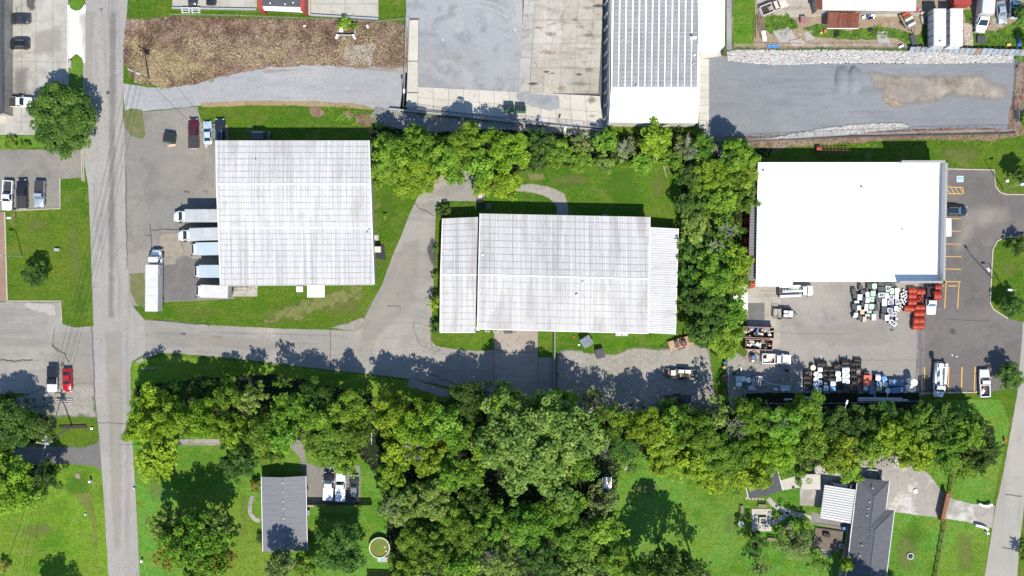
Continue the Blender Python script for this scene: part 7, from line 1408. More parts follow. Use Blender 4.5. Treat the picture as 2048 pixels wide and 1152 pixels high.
e3 = pole(748, 872, 743, 877, 9.5, 'wooden cross-arm pole standing between the green and yellow trees', [(.3, 2.2, 90, 3), (1.2, 1.6, 90, 2)])
def wire(a, b_, sag, label, r=.028):
    mb = MB(); n = 16; pts = [a.lerp(b_, k / n) - Vector((0, 0, sag * 4 * (k / n) * (1 - k / n))) for k in range(n + 1)]; ob = mb.tube(pts, r, 4, caps=False).build('power_line', M_black, None); tag(ob, label, 'power line', 'overhead power lines')
for k in range(3): wire(e1[k], e2[k], 1.2, ['western', 'middle', 'eastern'][k] + ' wire of the line crossing the main road between the two tall poles')
for k in range(3): wire(e2[3 + k], Vector((-104 + k * 3.5, -75, 10.5)), 1.0, ['western', 'middle', 'eastern'][k] + ' wire running down over the west lawn from the leaning pole')
for k in range(3): wire(e3[k], Vector((-75, e3[k].y - .2, 9.2)), .9, ['southern', 'middle', 'northern'][k] + ' wire running west from the wooden cross-arm pole over the tree row')
for k in range(2): wire(e1[3 + k], Vector((-66 - k * 8, 80, 10)), .8, ['right', 'left'][k] + ' wire running up out of frame from the transformer pole')
wire(e1[3], Vector((*W(434, 290), 5.2)), .6, 'service wire from the transformer pole to warehouse one'); wire(Vector((*W(960, 655), 4.4)), Vector((*W(872, 745), 5)), .4, 'service wire from the central warehouse down across the shaded street'); wire(Vector((*W(872, 745), 5)), Vector((*W(840, 860), 9)), .4, 'service wire from the shaded street into the trees')
def lamp(bx, by, tx, ty, h, ax, ay, label, m=M_steel):
    x, y = W(bx, by); X, Y = W(tx, ty, h); o = root('street_lamp', label, 'street lamp', x, y); T = Vector((X - x, Y - y, h)); mb = MB(); mb.tube([(0, 0, 0), T * .95, T], [.1, .07, .06], 8); mb.build('pole', m, o)
    A, B_ = W(ax, ay, h); e = Vector((A - x, B_ - y, h + .1)); mb = MB(); mb.tube([T, e], .05, 6); mb.build('arm', m, o); d = (e - T).normalized(); mb = MB(); mb.box(e + d * .2, (.85, .4, .16), rz=math.atan2(d.y, d.x), top=(.8, .7)); l_ = mb.build('lamp_head', M_whitem, o)
lamp(2006, 378, 2030, 371, 9, 2043, 369, 'street lamp at the corner of the upper parking island by the entrance'); lamp(1984, 556, 1988, 556, 7, 1978, 541, 'dark lamp post on the rim of the lower parking island', M_dgrey); lamp(2010, 580, 2032, 581, 8, 2022, 580, 'white-headed street lamp above the round tree on the lower island')
lamp(1129, 272, 1128, 266, 5, 1130, 259, 'white-headed yard lamp behind the storage yard wall'); lamp(1689, 822, 1690, 816, 8, 1693, 806, 'white-headed yard lamp rising from the trees below the spool yard'); lamp(806, 216, 808, 190, 6, 808, 184, 'lamp post at the gravel lane\'s east end', M_dgrey); lamp(45, 512, 5, 512, 8, -2, 511, 'lamp post on the west lawn leaning towards the left edge'); lamp(32, 436, 22, 436, 3, 20, 436, 'short white-topped post beside the white pickup')
# ---------------------------------------------------------------- stones
def stones(name, label, pxs, n, s0, s1, mats, seed, z=0.0, cat='stones'):
    rng = np.random.default_rng(seed); pts = [W(*p) for p in pxs]; xs = [p[0] for p in pts]; ys = [p[1] for p in pts]; ico = [(0, 0, 1), (.89, 0, .1), (.27, .85, .15), (-.72, .53, .1), (-.72, -.53, .12), (.27, -.85, .1), (.5, .4, -.7), (-.5, 0, -.7), (.3, -.6, -.7)]
    F = [(0, 1, 2), (0, 2, 3), (0, 3, 4), (0, 4, 5), (0, 5, 1), (1, 6, 2), (2, 6, 3), (3, 6, 7), (3, 7, 4), (4, 7, 5), (5, 7, 8), (5, 8, 1), (1, 8, 6)]; mb = MB(); ico = np.array(ico)
    for _ in range(n):
        x, y = rng.uniform(min(xs), max(xs)), rng.uniform(min(ys), max(ys))
        if not inside(x, y, pts): continue
        s = rng.uniform(s0, s1) ; t = rng.uniform(0, 6.28); c, sn = math.cos(t), math.sin(t); v = ico * (1 + rng.uniform(-.25, .25, ico.shape)) * np.array([s, s * rng.uniform(.55, .9), s * .6]); v = np.column_stack([v[:, 0] * c - v[:, 1] * sn + x, v[:, 0] * sn + v[:, 1] * c + y, v[:, 2] + z + s * .3 + rng.uniform(0, .12)]); mb.add(v.tolist(), F, int(rng.integers(len(mats))))
    o = mb.build(name, mats, None, kind='stuff'); o['label'] = label; o['category'] = cat; return o
SW = [paint('white_limestone', (.50, .485, .455), .9, var=.1), paint('grey_limestone', (.36, .355, .34), .9, var=.1), paint('pinkish_limestone', (.43, .395, .365), .9, var=.1)]
stones('riprap', 'band of white riprap stones along the north side of the gravel yard', [(1455, 104), (1475, 100), (1560, 101), (1700, 100), (1815, 103), (2026, 112), (2022, 124), (1860, 127), (1740, 125), (1640, 127), (1560, 129), (1500, 126), (1456, 120)], 8200, .15, .34, SW, 1)
stones('riprap', 'band of white riprap stones along the south side of the gravel yard', [(1530, 279), (1640, 258), (1700, 250), (1800, 246), (1820, 254), (1700, 268), (1560, 278)], 6000, .14, .30, SW, 2)
stones('limestone_rubble', 'white limestone rubble on the shaded bank behind the storage yard', [(755, 214), (830, 226), (870, 240), (850, 252), (760, 246), (740, 232)], 1500, .1, .24, [SW[1], paint('tree_shade_limestone', (.22, .21, .2), .9)], 3); stones('limestone_rubble', 'white rubble spilled in the weed field', [(690, 100), (745, 84), (752, 100), (735, 128), (700, 130), (690, 118)], 500, .08, .17, [SW[1], SW[2]], 4)  # bank rubble's darker stone mix has the tree shade put into its colour
stones('limestone_rubble', 'white rubble along the wall south of the storage yard', [(960, 246), (1206, 268), (1225, 262), (1228, 280), (1100, 266), (950, 256)], 2600, .08, .2, SW, 6); stones('rubble', 'pale rubble heap beside the pallets in the junkyard', [(1580, 82), (1600, 78), (1612, 86), (1600, 92), (1582, 90)], 500, .1, .25, [SW[2], paint('tan_rubble', (.42, .33, .24), .9)], 5); stones('rubble', 'pale rubble under the weeds by the white trailers', [(1925, 45), (1945, 50), (1945, 92), (1930, 92)], 900, .1, .25, [SW[2], paint('tan_rubble', (.42, .33, .24), .9)], 8)
stones('litter', 'stones and litter scattered over the weed field', [(250, 42), (810, 50), (815, 125), (440, 150), (260, 165)], 420, .06, .16, [SW[0], SW[2], paint('straw_clump', (.33, .27, .18), .95), paint('dark_clump', (.08, .055, .04), .95)], 9)
# dead weed tufts give the weed field its rough surface
rng = np.random.default_rng(5); pts = [W(*p) for p in [(250, 40), (340, 34), (640, 40), (812, 48), (815, 130), (720, 134), (600, 128), (540, 132), (440, 152), (395, 168), (330, 174), (272, 166), (247, 120)]]; P = []
while len(P) < 15000:
    x, y = rng.uniform(-78, -20), rng.uniform(39, 55)
    if inside(x, y, pts) and mnoise.noise(Vector((x * .35, y * .35, 2))) > rng.uniform(-.5, .45): P.append((x, y))
P = np.array(P); nn = rng.normal(size=(len(P), 3)) * .6 + np.array([0, 0, .8]); nn /= np.linalg.norm(nn, axis=1)[:, None]; tt = np.array([.48 + 1.0 * mnoise.noise(Vector((p[0] * .09, p[1] * .12, 8))) + .8 * mnoise.noise(Vector((p[0] * .4, p[1] * .5, 3))) for p in P])
me = leafmesh('dead_weeds', np.column_stack([P, rng.uniform(.04, .22, len(P))]), nn, rng.uniform(.12, .30, len(P)), np.clip(tt + rng.uniform(-.35, .35, len(P)), 0, 1), rng, asp=2); me.materials[0] = leafmat('dead_weed_stalks', (.10, .05, .038), (.22, .145, .10), (.35, .27, .17), .1)
o = link('dead_weeds', me); o['kind'] = 'stuff'; o['label'] = 'dead brown weeds covering the field north of the gravel lane'; o['category'] = 'weeds'
# gravel mounds in the east yard
for (x, y, lb) in ((1684, 158, 'left of two low gravel mounds in the gravel yard'), (1708, 158, 'right of two low gravel mounds in the gravel yard')):
    X, Y = W(x, y); mb = MB(); n = 20; rings = [(2.2, 0), (1.95, .12), (1.6, .4), (1.1, .62), (.55, .74), (.2, .78), (0.02, .78)]
    o0 = len(mb.v)
    for r, z in rings:
        for k in range(n): t = 6.283 * k / n; q = 1 + .22 * mnoise.noise(Vector((math.cos(t) * 1.6 + x, math.sin(t) * 1.6, z * 2))); mb.v.append((r * math.cos(t) * q * .78, r * math.sin(t) * q * 1.35, z))
    for i in range(len(rings) - 1):
        for k in range(n): mb.f.append((i * n + k, i * n + (k + 1) % n, (i + 1) * n + (k + 1) % n, (i + 1) * n + k)); mb.m.append(0)
    ob = mb.build('gravel_mound', M_gravel2, None, True); ob.location = (X, Y, .02); tag(ob, lb, 'gravel heap')
# ---------------------------------------------------------------- junkyard clutter
def pallet(px, py, deg, label, z=.04, m=M_wood):
    o = root('wooden_pallet', label, 'pallet', *W(px, py), z, math.radians(deg))
    for k in range(6): mb = MB(); mb.box((0, -.5 + k * .2, .13), (1.2, .11, .03)); mb.build('slat', m, o)
    for k in range(3): mb = MB(); mb.box((-.52 + k * .52, 0, .06), (.1, 1.1, .1)); mb.build('bearer', m, o)
pm = paint('bleached_pallet', (.42, .40, .37), .9, var=.15, scale=4)
pallet(1573, 62, 40, 'upper bleached pallet of the three lying together in the junkyard', m=pm); pallet(1568, 73, 30, 'left lower bleached pallet in the junkyard', m=pm); pallet(1579, 68, 28, 'right lower bleached pallet in the junkyard', .2, m=pm); pallet(1990, 42, 5, 'pallet beside the white truck cab in the junkyard', m=pm); pallet(1997, 48, 20, 'pallet right of the truck-cab pallet', m=pm)
pallet(958, 393, 5, 'pallet on top of the stack by the large yellow tree', .5); pallet(977, 412, 0, 'pale pallet leaning at the central warehouse\'s north side', .1)
o = root('wire_cage', 'red and grey wire cage bin in the junkyard', 'cage', *W(1605, 40), .04, .05); mb = MB(); mb.box((0, 0, .4), (1.2, 1.0, .8)); mb.build('contents', M_red, o)
for k in range(5): mb = MB(); mb.box((-.55 + k * .275, 0, .86), (.05, 1.15, .05)); mb.build('cage_bar', M_steel, o)
for k in range(4): mb = MB(); mb.box((0, -.5 + k * .33, .9), (1.2, .05, .05)); mb.build('cage_bar', M_steel, o)
o = loosebox('white_board', 'white board lying beside the rusty pole pile', 'board', 1528, 72, .05, (.8, 2.1, .25), .15, M_whitem)
o = root('pole_pile', 'pile of rusty and grey poles along the grass strip', 'pile', *W(1518, 52), .04)
for k in range(16): x0 = -.8 + k * .11; mb = MB(); mb.tube([(x0 + RND.uniform(-.2, .2), RND.uniform(1.5, 3.2), .1 + .05 * (k % 4)), (x0 + RND.uniform(-.4, .4), RND.uniform(-3, -1.0), .12 + .04 * (k % 3))], .06, 5); mb.build('pole', M_rustp if k % 3 == 0 else M_wood, o)
mb = MB(); 
for k in range(7): mb.add([(-1 + k * .3, math.sin(k * 2) * .2, .15), (-.7 + k * .3, math.sin(k * 2) * .2 - .1, .35), (-.75 + k * .3, .4, .2)], [(0, 1, 2)])
tp = MB()
n = 10
for i in range(n):
    for j in range(4): tp.v.append((-1.1 + i * .24, -.35 + j * .22 + .08 * math.sin(i * 1.7), .12 + .14 * abs(math.sin(i * 2.1 + j * 1.3))))
for i in range(n - 1):
    for j in range(3): tp.f.append((i * 4 + j, (i + 1) * 4 + j, (i + 1) * 4 + j + 1, i * 4 + j + 1)); tp.m.append(0)
ob = tp.build('blue_tarpaulin', paint('bright_blue_tarp', (.04, .22, .48), .5), None); ob.location = (*W(1545, 93), .02); tag(ob, 'crumpled bright blue tarpaulin at the junkyard\'s wire fence', 'tarpaulin')
o = root('ladder', 'orange ladder lying on the rusty shed roof', 'ladder', *W(1703, 32, 2.9), 2.85, .17)
for s in (-1, 1): mb = MB(); mb.box((0, s * .2, 0), (3.2, .06, .08)); mb.build('stile', M_orange, o)
for k in range(9): mb = MB(); mb.box((-1.4 + k * .35, 0, 0), (.05, .38, .05)); mb.build('rung', M_orange, o)
o = root('salvaged_trailer', 'wrecked trailer with orange and white panels, tilted beside the white trailers', 'trailer', *W(1815, 40, 1), .05, math.radians(-62)); trailerbed(o, 3.2, 2.0, .9, M_wood, axle=(0,), tongue=1.2)
for k in range(5): mb = MB(); mb.box((-1.2 + k * .6, .1, 1.35), (.5, 1.6, .6 - .05 * k)); mb.build('panel', [M_orange, M_rustp, M_cream, M_dgrey, M_bl][k], o)
tyres = [(1670, 64), (1675, 64), (1670, 69), (1675, 69), (1671, 72)]
for i, (x, y) in enumerate(tyres):
    o = root('old_tyre', ['upper left', 'upper right', 'middle left', 'middle right', 'lowest'][i] + ' black tyre in the cluster below the rusty shed', 'tyre', *W(x, y), .04, 0, 'tyres below the rusty shed'); mb = MB(); mb.tube([(.24 * math.cos(t), .24 * math.sin(t), .12) for t in [6.284 * a / 14 for a in range(15)]], .12, 6, caps=False); mb.build('tread', M_tyre, o)
JK = [(1650, 62, .5, .5, 'pink plastic toy below the rusty shed', paint('pink_plastic', (.65, .12, .15), .5)), (1642, 66, .4, .4, 'yellow ball-shaped toy below the rusty shed', paint('yellow_plastic', (.7, .5, .08), .5)), (1727, 35, .7, .5, 'white and dark cooler right of the rusty shed', M_whitem), (1737, 34, .6, .6, 'blue cooler right of the rusty shed', M_blueP), (1745, 33, .8, .7, 'white tub right of the blue cooler', M_white), (1802, 93, 1.0, .4, 'white basin at the junkyard fence beside the dark heap', M_white), (1832, 20, .9, .9, 'red barrow beside the end of the white ribbed roof', M_red), (1845, 26, .9, .5, 'salmon cushion beside the red barrow', M_salm),
      (2017, 90, .8, .5, 'yellow bucket in the weeds at the right', paint('yellow_bucket', (.62, .42, .12), .6)), (2037, 85, .7, 1.6, 'blue and red kayak at the right edge of the junkyard', M_blueP), (1962, 79, 1.6, 1.5, 'square grey slab in the weeds of the junkyard', M_dgrey), (1826, 80, 1.0, 2.2, 'dark tall bin left of the graffiti trailer', M_dgrey), (1742, 60, .9, .5, 'dark crate in the weeds left of the wrecked trailer', M_black), (1844, 40, .5, 1.6, 'tan plank leaning by the graffiti trailer', M_tan), (1741, 36, 1.0, .4, 'black and white bin against the cream wall', M_black),
      (2036, 134, .4, .4, 'red marker outside the gravel yard fence, upper one', M_red), (2043, 196, .4, .4, 'red marker outside the gravel yard fence, lower one', M_red)]
for x, y, a, b_, lb, m in JK: loosebox('junk_item', lb, 'junk', x, y, .05, (a, b_, .5), RND.uniform(-.5, .5), m)
# pipes along the north face of membrane roof etc.
# ---------------------------------------------------------------- around warehouse one and two
loosebox('air_conditioner', 'small white unit on a pad at the south wall of warehouse one', 'air conditioner', 600, 578.5, .04, (1.3, 1.1, .9), 0, M_whitem, m2=M_flash)
o = root('metal_cover', 'large white sheet cover on the grass against warehouse one\'s south wall', 'cover', *W(632, 582.5, 1.2), .03, .01); mb = MB(); mb.box((0, 0, .62), (3.2, 2.3, 1.2), top=(.98, .98)); mb.build('body', M_flash, o); mb = MB(); mb.box((0, 0, 1.26), (3.4, 2.4, .08)); mb.build('lid', M_white, o)
loosebox('air_conditioner', 'white unit on a concrete pad at warehouse one\'s east wall', 'air conditioner', 746.5, 475, .05, (.9, .9, .8), 0, M_whitem); loosebox('awning_box', 'pinkish hooded box standing off warehouse one\'s east wall', 'box', 755, 499, .9, (1.4, 1.2, .9), 0, paint('pinkish_panel', (.55, .48, .42), .7)); 
mb = MB(); mb.prism([W(*p) for p in [(742, 470), (757, 470), (757, 481), (742, 481)]], .01, .06); mb.build('concrete_pad_small', M_tan, kind='structure')
mb = MB(); mb.prism([W(*p) for p in [(745, 488), (768, 488), (772, 520), (745, 516)]], .005, .03); mb.build('dark_mat', M_black, kind='structure')
mb = MB(); mb.prism([W(*p) for p in [(462, 572), (515, 572), (515, 593), (466, 593)]], .01, .08); mb.build('loading_pad', M_conc, kind='structure')
o = root('handrail_ramp', 'rusty handrails on the concrete loading pad behind the cream box truck', 'handrail', *W(483, 577), .08)
for k in range(4): mb = MB(); mb.tube([(-2.0 + k * 1.1, .4, 0), (-2.0 + k * 1.1, .4, 1.0), (-2.0 + k * 1.1, -.4, 1.0), (-2.0 + k * 1.1, -.4, 0)], .04, 5); mb.build('post', M_rustp, o)
for s in (-1, 1): mb = MB(); mb.tube([(-2.0, s * .4, 1.0), (1.6, s * .4, 1.0)], .04, 5); mb.build('rail', M_rustp, o)
for i, (x, y, lb) in enumerate(((975, 660, 'left grey air conditioner at the central warehouse\'s south wall'), (991, 660.5, 'right grey air conditioner beside the concrete apron'), (1357, 526, 'grey air conditioner on the central warehouse\'s east wall'), (1210, 413 + 20, 'grey box at the central warehouse\'s north wall'), (614, 1026, 'white air conditioner at the gable house\'s east wall'), (1684, 1093, 'grey air conditioner beside the charcoal house\'s deck'))):
    o = root('air_conditioner', lb, 'air conditioner', *W(x, y, .9), .03, 0, 'outdoor air conditioners'); mb = MB(); mb.box((0, 0, .4), (.85, .85, .8)); mb.build('casing', M_flash, o); mb = MB(); mb.lathe([(.33, 0), (.33, .03), (.26, .03), (.26, .0)], (0, 0, .81), 16); mb.build('fan_guard', M_dgrey, o); mb = MB(); mb.box((0, 0, .83), (.5, .08, .03), rz=.6); mb.build('fan_blade', M_steel, o)
o = root('loading_platform', 'grey metal landing with two grilles at the central warehouse\'s south wall', 'platform', *W(1243, 667), .02); 
for k in range(2): mb = MB(); mb.box((-.7 + k * 1.3, 0, .5), (1.2, .9, 1.0)); mb.build('unit', M_flash, o); mb = MB(); mb.box((-.7 + k * 1.3, 0, 1.02), (1.0, .7, .04)); mb.build('grille', M_steel, o)
o = root('steel_steps', 'steel steps at the warehouse door above the concrete apron', 'steps', *W(1018, 662), .05)
for k in range(5): mb = MB(); mb.box((-.9 + k * .35, 0, .9 - k * .16), (.3, 1.0, .05)); mb.build('tread', M_dgrey, o)
mb = MB(); mb.box((1.1, 0, .45), (.8, .8, .9)); mb.build('bin', M_wood, o)
o = root('pallet_stack', 'black frame stack beside the large yellow tree at the turning circle', 'stack', *W(960, 404), .04); 
for k in range(5): mb = MB(); mb.box((0, .9 - k * .5, .3), (1.2, .35, .5)); mb.build('black_frame', M_black, o)
for k in range(4): mb = MB(); mb.box((.05, 1.4 - k * .18, .62), (1.0, .08, .05), rz=.2); mb.build('white_slat', M_whitem, o)
for i, (x, y, lb) in enumerate(((1148, 674, 'small orange debris on the grass left of the blue-grey dumpster'), (1158, 690, 'white litter piece beside the gravel rim'))): loosebox('debris', lb, 'litter', x, y, .02, (.5, .3, .2), .4, M_orange if not i else M_whitem, lid=False)
# west side small things
loosebox('junction_box', 'pale box standing on the west lawn above the feathery tree', 'utility box', 114, 499.5, .02, (1.0, .55, .6), -.05, M_steel)
loosebox('stone_planter', 'tan planter at the tip of the north grass island', 'planter', 140, 128, .03, (.7, 1.6, .5), 0, M_tan); loosebox('litter_box', 'orange and white rubbish spilled beside the dark green dumpster', 'rubbish', 343, 290, .05, (1.6, .5, .3), .1, M_salm, top=(.6, .5), lid=False); loosebox('round_pot', 'brown and white pot behind the pale blue sedan', 'pot', 413, 293, .05, (.6, .6, .5), 0, M_tan, top=(.7, .7))
mb = MB(); mb.tube([(-1.5, 0, .1), (-.4, .15, .16), (.6, 0, .12), (1.4, .2, .1)], .09, 6); ob = mb.build('fallen_branch', M_gbark, None); ob.location = (*W(300, 737), .02); tag(ob, 'pale fallen branch on the shaded corner lawn', 'branch')
# brick pile rows near the red sedan
i_ = 0
o = root('paver_rows', 'rows of pale pavers stacked on the gravel below the parked red sedan', 'pavers', *W(120, 802), .05)
for r in range(3):
    for k in range(11 - r * 3): mb = MB(); mb.box((-1.4 + k * .38 + r * .9, .35 - r * .42, .12), (.33, .3, .2)); mb.build('paver', M_tan, o)
mb = MB(); mb.prism([W(*p) for p in [(118, 851), (173, 849), (175, 856), (120, 857)]], .0, .25); ob = mb.build('timber_kerb', M_dwood); tag(ob, 'dark timber edging on the grass above the house driveway', 'edging')
for i, (x, y, h_, lb, m) in enumerate(((181, 963, 1.2, 'white mailbox post beside the main road below the house driveway', M_whitem), (184, 857, .5, 'small white marker on the grass near the timber edging', M_whitem), (171, 1029, .3, 'small grey marker on the west lawn', M_flash), (268, 977, .5, 'pale stone at the east kerb of the main road', M_flash), (284, 1122, .9, 'white can by the bottom of the main road', M_whitem), (1974, 1066, 1.1, 'white mailbox box beside the curved white wall', M_whitem), (2010, 880, .9, 'orange marker post beside the east road', M_orange))):
    loosebox('roadside_post', lb, 'post', x, y, .02, (.45, .4, h_), .2, m)
for i, pts in enumerate(([(1955, 1006), (1962, 1010), (1972, 1011), (1981, 1007)], [(1948, 1049), (1958, 1051), (1967, 1054), (1973, 1058)])): ob = strip('drive_wall', pts, .4, .02, M_concw, height=.9, kind=None); tag(ob, ['upper curved white entrance wall of the concrete drive', 'lower curved white entrance wall of the concrete drive'][i], 'wall')
# enclosure in weed field
o = root('roofless_enclosure', 'small white-edged roofless enclosure with shrubs in the weed field', 'enclosure', *W(692, 60), .03)
for (x0, y0, x1, y1) in ((-1.9, -1.2, 1.9, -1.2), (1.95, -1.1, 1.8, 2.0)): mb = MB(); mb.box(((x0 + x1) / 2, (y0 + y1) / 2, .4), (math.hypot(x1 - x0, y1 - y0), .2, .8), rz=math.atan2(y1 - y0, x1 - x0)); mb.build('low_wall', M_steel, o)
for s in (-1, 1): mb = MB(); mb.box((s * 1.7, -1.5, .45), (.35, .9, .9), rz=s * .5); mb.build('white_buttress', M_white, o)
mb = MB(); mb.box((-.9, .0, .5), (.9, .9, 1.0), top=(.8, .8)); mb.build('white_hatch', M_white, o)
loosebox('fallen_sign', 'white sign board lying in the weed field near the enclosure', 'sign', 735, 53, .1, (.4, .7, .2), .3, M_white, lid=False); loosebox('fallen_sign', 'white scrap lying below the kiosk awning', 'scrap', 609, 52, .1, (.6, .3, .2), .3, M_white, lid=False)
o = root('shopping_frame', 'white metal racks on the rail by the north-west forecourt', 'rack', *W(383, 23), .05)
for k in range(2): 
    for j in range(3): mb = MB(); mb.box((-.9 + k * 2.0, -.5 + j * .5, .9), (1.5, .08, .08)); mb.build('rack_bar', M_whitem, o)
    for s in (-1, 1): mb = MB(); mb.box((-.9 + k * 2.0 + s * .7, 0, .5), (.08, 1.1, .9)); mb.build('rack_side', M_whitem, o)
# ---------------------------------------------------------------- gardens
o = root('round_pool', 'round above-ground pool with green water beside a towel-strewn step', 'pool', *W(759, 1095, 1.0), .02); prof = [(1.95, 0), (2.0, 1.05), (2.05, 1.1), (1.88, 1.1), (1.86, .6)]; mb = MB(); mb.lathe(prof[:4], n=36); mb.f.pop(); mb.m.pop(); mb.build('pool_wall', M_steel, o)
mw, nn_, bb = newmat('green_pool_water'); bb.inputs['Base Color'].default_value = (.10, .14, .015, 1); bb.inputs['Roughness'].default_value = .06; mb = MB(); mb.lathe([(1.87, .9), (.0, .905)], n=36); mb.build('water', GM('green_pool_water_b', (.13, .17, .03), [('m', .6, (.20, .19, .01), .5, .56, .8), ('n', 2, (.1, .14, .03), .5, .6, .4)], rough=.08, spec=.5), o)
mb = MB(); mb.tube([(2.0 * math.cos(t), 2.0 * math.sin(t), 1.1) for t in [6.284 * a / 36 for a in range(37)]], .1, 6, caps=False); mb.build('top_rim', M_cream, o)
for s in (-.2, .35): mb = MB(); mb.lathe([(.12, 0), (.12, .1), (0, .14)], (1.15 + s * .4, -.2 - s * 1.6, .9), 10); mb.build('floating_ball', M_white, o)
mb = MB(); mb.box((.55, -2.5, .35), (2.1, .9, .7)); mb.build('pool_step', paint('step_deck', (.4, .36, .33), .8, var=.2), o); mb = MB()
for s in (-1, 1): mb.tube([(-.1 + s * .25, 1.9, 0), (-.1 + s * .25, 2.0, 1.7), (-.1 + s * .25, 1.6, 1.2)], .04, 5)
mb.build('ladder', M_steel, o); loosebox('beach_towel', 'blue towel on the pool step', 'towel', 764, 1118, .75, (.6, .5, .08), .3, paint('blue_towel', (.1, .45, .65), .9), lid=False)
loosebox('garden_bench', 'pale garden seat in the shade between the gable house and the pool', 'seat', 703.5, 1086, .02, (.7, 1.0, .5), -.1, M_flash); loosebox('recycling_bin', 'small blue box left of the white four-wheel drive', 'bin', 648, 991, .05, (.4, .7, .4), 0, paint('sky_blue', (.1, .38, .6), .5)); loosebox('recycling_bin', 'small blue box on the lawn side of the board fence', 'bin', 698, 1008.5, .05, (.6, .4, .4), 0, paint('sky_blue', (.1, .38, .6), .5))
loosebox('red_cooler', 'red cooler between the two white trucks at the board fence', 'cooler', 668.5, 998, .05, (.45, .5, .45), 0, M_red); loosebox('porch_clutter', 'cream chair at the gable house\'s east wall, upper', 'chair', 609, 965, .04, (.5, .8, .7), 0, M_cream, top=(.8, .6)); loosebox('porch_clutter', 'red and tan grill at the gable house\'s east wall', 'grill', 612, 979, .04, (.8, .6, .9), .2, M_rustp, top=(.6, .6)); loosebox('porch_clutter', 'white bin at the gable house\'s east wall, lower', 'bin', 610, 1006, .04, (.5, .6, .8), 0, M_whitem)
mb = MB(); mb.prism([W(*p) for p in [(613, 1003), (628, 1003), (628, 1013), (613, 1013)]], .0, .3); ob = mb.build('side_step', M_tan); tag(ob, 'concrete side step at the gable house\'s east door', 'step')
o = root('motorcycle', 'motorcycle standing in front of the white four-wheel drive', 'motorcycle', *W(660, 941), .05, 1.2); mb = MB(); mb.box((0, 0, .7), (1.0, .3, .35), top=(.6, .6)); mb.build('tank_and_seat', M_black, o)
for s in (-1, 1): mb = MB(); mb.tube([(s * .7, -.06, .32), (s * .7, .06, .32)], .32, 14); mb.build('wheel', M_tyre, o)
mb = MB(); mb.tube([(.45, -.38, 1.0), (.5, 0, .95), (.45, .38, 1.0)], .03, 5); mb.build('handlebar', M_steel, o); mb = MB(); mb.box((.75, 0, .8), (.2, .25, .3)); mb.build('headlight', M_lampw, o); mb = MB(); mb.box((-.1, 0, .45), (.5, .35, .3)); mb.build('engine', M_steel, o)
loosebox('quad_bike', 'blue and white quad in front of the white convertible truck', 'quad bike', 682, 953, .05, (1.3, .8, .8), .1, M_blueP, top=(.6, .5), m2=M_whitem)
# curved path west of the gable house
strip('garden_path', [(505, 992), (500, 1010), (501, 1028), (508, 1038), (520, 1043)], .8, .03, M_conc, amp=.08)
# patio and fire pit
o = root('stone_patio', 'pale square stone patio with a fire pit in its middle', 'patio', *W(1524, 1040), .02)
for i in range(7):
    for j in range(8):
        if 2 <= i <= 4 and 2 <= j <= 4: continue
        mb = MB(); mb.box((-1.75 + i * .56, 1.95 - j * .56, .04), (.54, .54, .08 + RND.uniform(0, .02))); mb.build('paving_slab', M_concl, o)
o = root('fire_pit', 'square stone fire pit with ash in the middle of the patio', 'fire pit', *W(1525, 1041), .03, -.02)
for (x, y, a, b_) in ((0, .62, 1.5, .26), (0, -.62, 1.5, .26), (.62, 0, .26, .98), (-.62, 0, .26, .98)): mb = MB(); mb.box((x, y, .25), (a, b_, .5)); mb.build('pit_wall', M_concl, o)
mb = MB(); mb.box((0, 0, .1), (.95, .95, .15)); mb.build('ash_bed', M_black, o)
for k in range(4): mb = MB(); mb.tube([(-.3, -.2 + k * .14, .24), (.3, -.25 + k * .17, .26)], .05, 5); mb.build('charred_log', M_steel, o)
def bench(px, py, deg, label):
    o = root('garden_bench', label, 'bench', *W(px, py, .5), .03, math.radians(deg), 'benches around the fire pit')
    for k in range(4): mb = MB(); mb.box((0, -.22 + k * .15, .45), (1.7, .12, .04)); mb.build('seat_slat', M_wood, o)
    for k in range(3): mb = MB(); mb.box((0, .38, .6 + k * .16), (1.7, .04, .12)); mb.build('back_slat', M_wood, o)
    for s in (-1, 1): mb = MB(); mb.box((s * .78, 0, .22), (.08, .6, .44)); mb.build('leg', M_dwood, o)
bench(1525, 1012, -3, 'weathered bench on the north side of the fire-pit patio'); bench(1484, 1020, 88, 'weathered bench on the west side of the lawn left of the patio'); bench(1576, 1055, -22, 'weathered bench on the east side of the patio'); bench(1543, 1079, -8, 'weathered bench on the south side of the patio')
o = root('garden_umbrella', 'closed-looking grey parasol left of the patio', 'umbrella', *W(1482, 1048, 2), .02); mb = MB(); mb.tube([(0, 0, 0), (0, 0, 2.2)], .04, 6); mb.build('pole', M_steel, o)
for k in range(6):
    t0, t1 = 6.283 * k / 6, 6.283 * (k + 1) / 6; mb = MB(); mb.add([(0, 0, 2.3), (.65 * math.cos(t0), .65 * math.sin(t0), 2.0), (.65 * math.cos(t1), .65 * math.sin(t1), 2.0), (0, 0, 2.27), (.65 * math.cos(t0), .65 * math.sin(t0), 1.97), (.65 * math.cos(t1), .65 * math.sin(t1), 1.97)], [(0, 1, 2), (5, 4, 3), (1, 4, 5, 2), (0, 3, 4, 1), (2, 5, 3, 0)]); mb.build('canopy_panel', [M_flash, M_tan][k % 2], o)
for p in ([(1535, 997), (1545, 1008), (1558, 1016), (1578, 1024), (1600, 1030), (1626, 1038)], [(1544, 1046), (1560, 1038), (1578, 1026)]): strip('garden_path', p, .95, .026, M_conc, amp=.08)
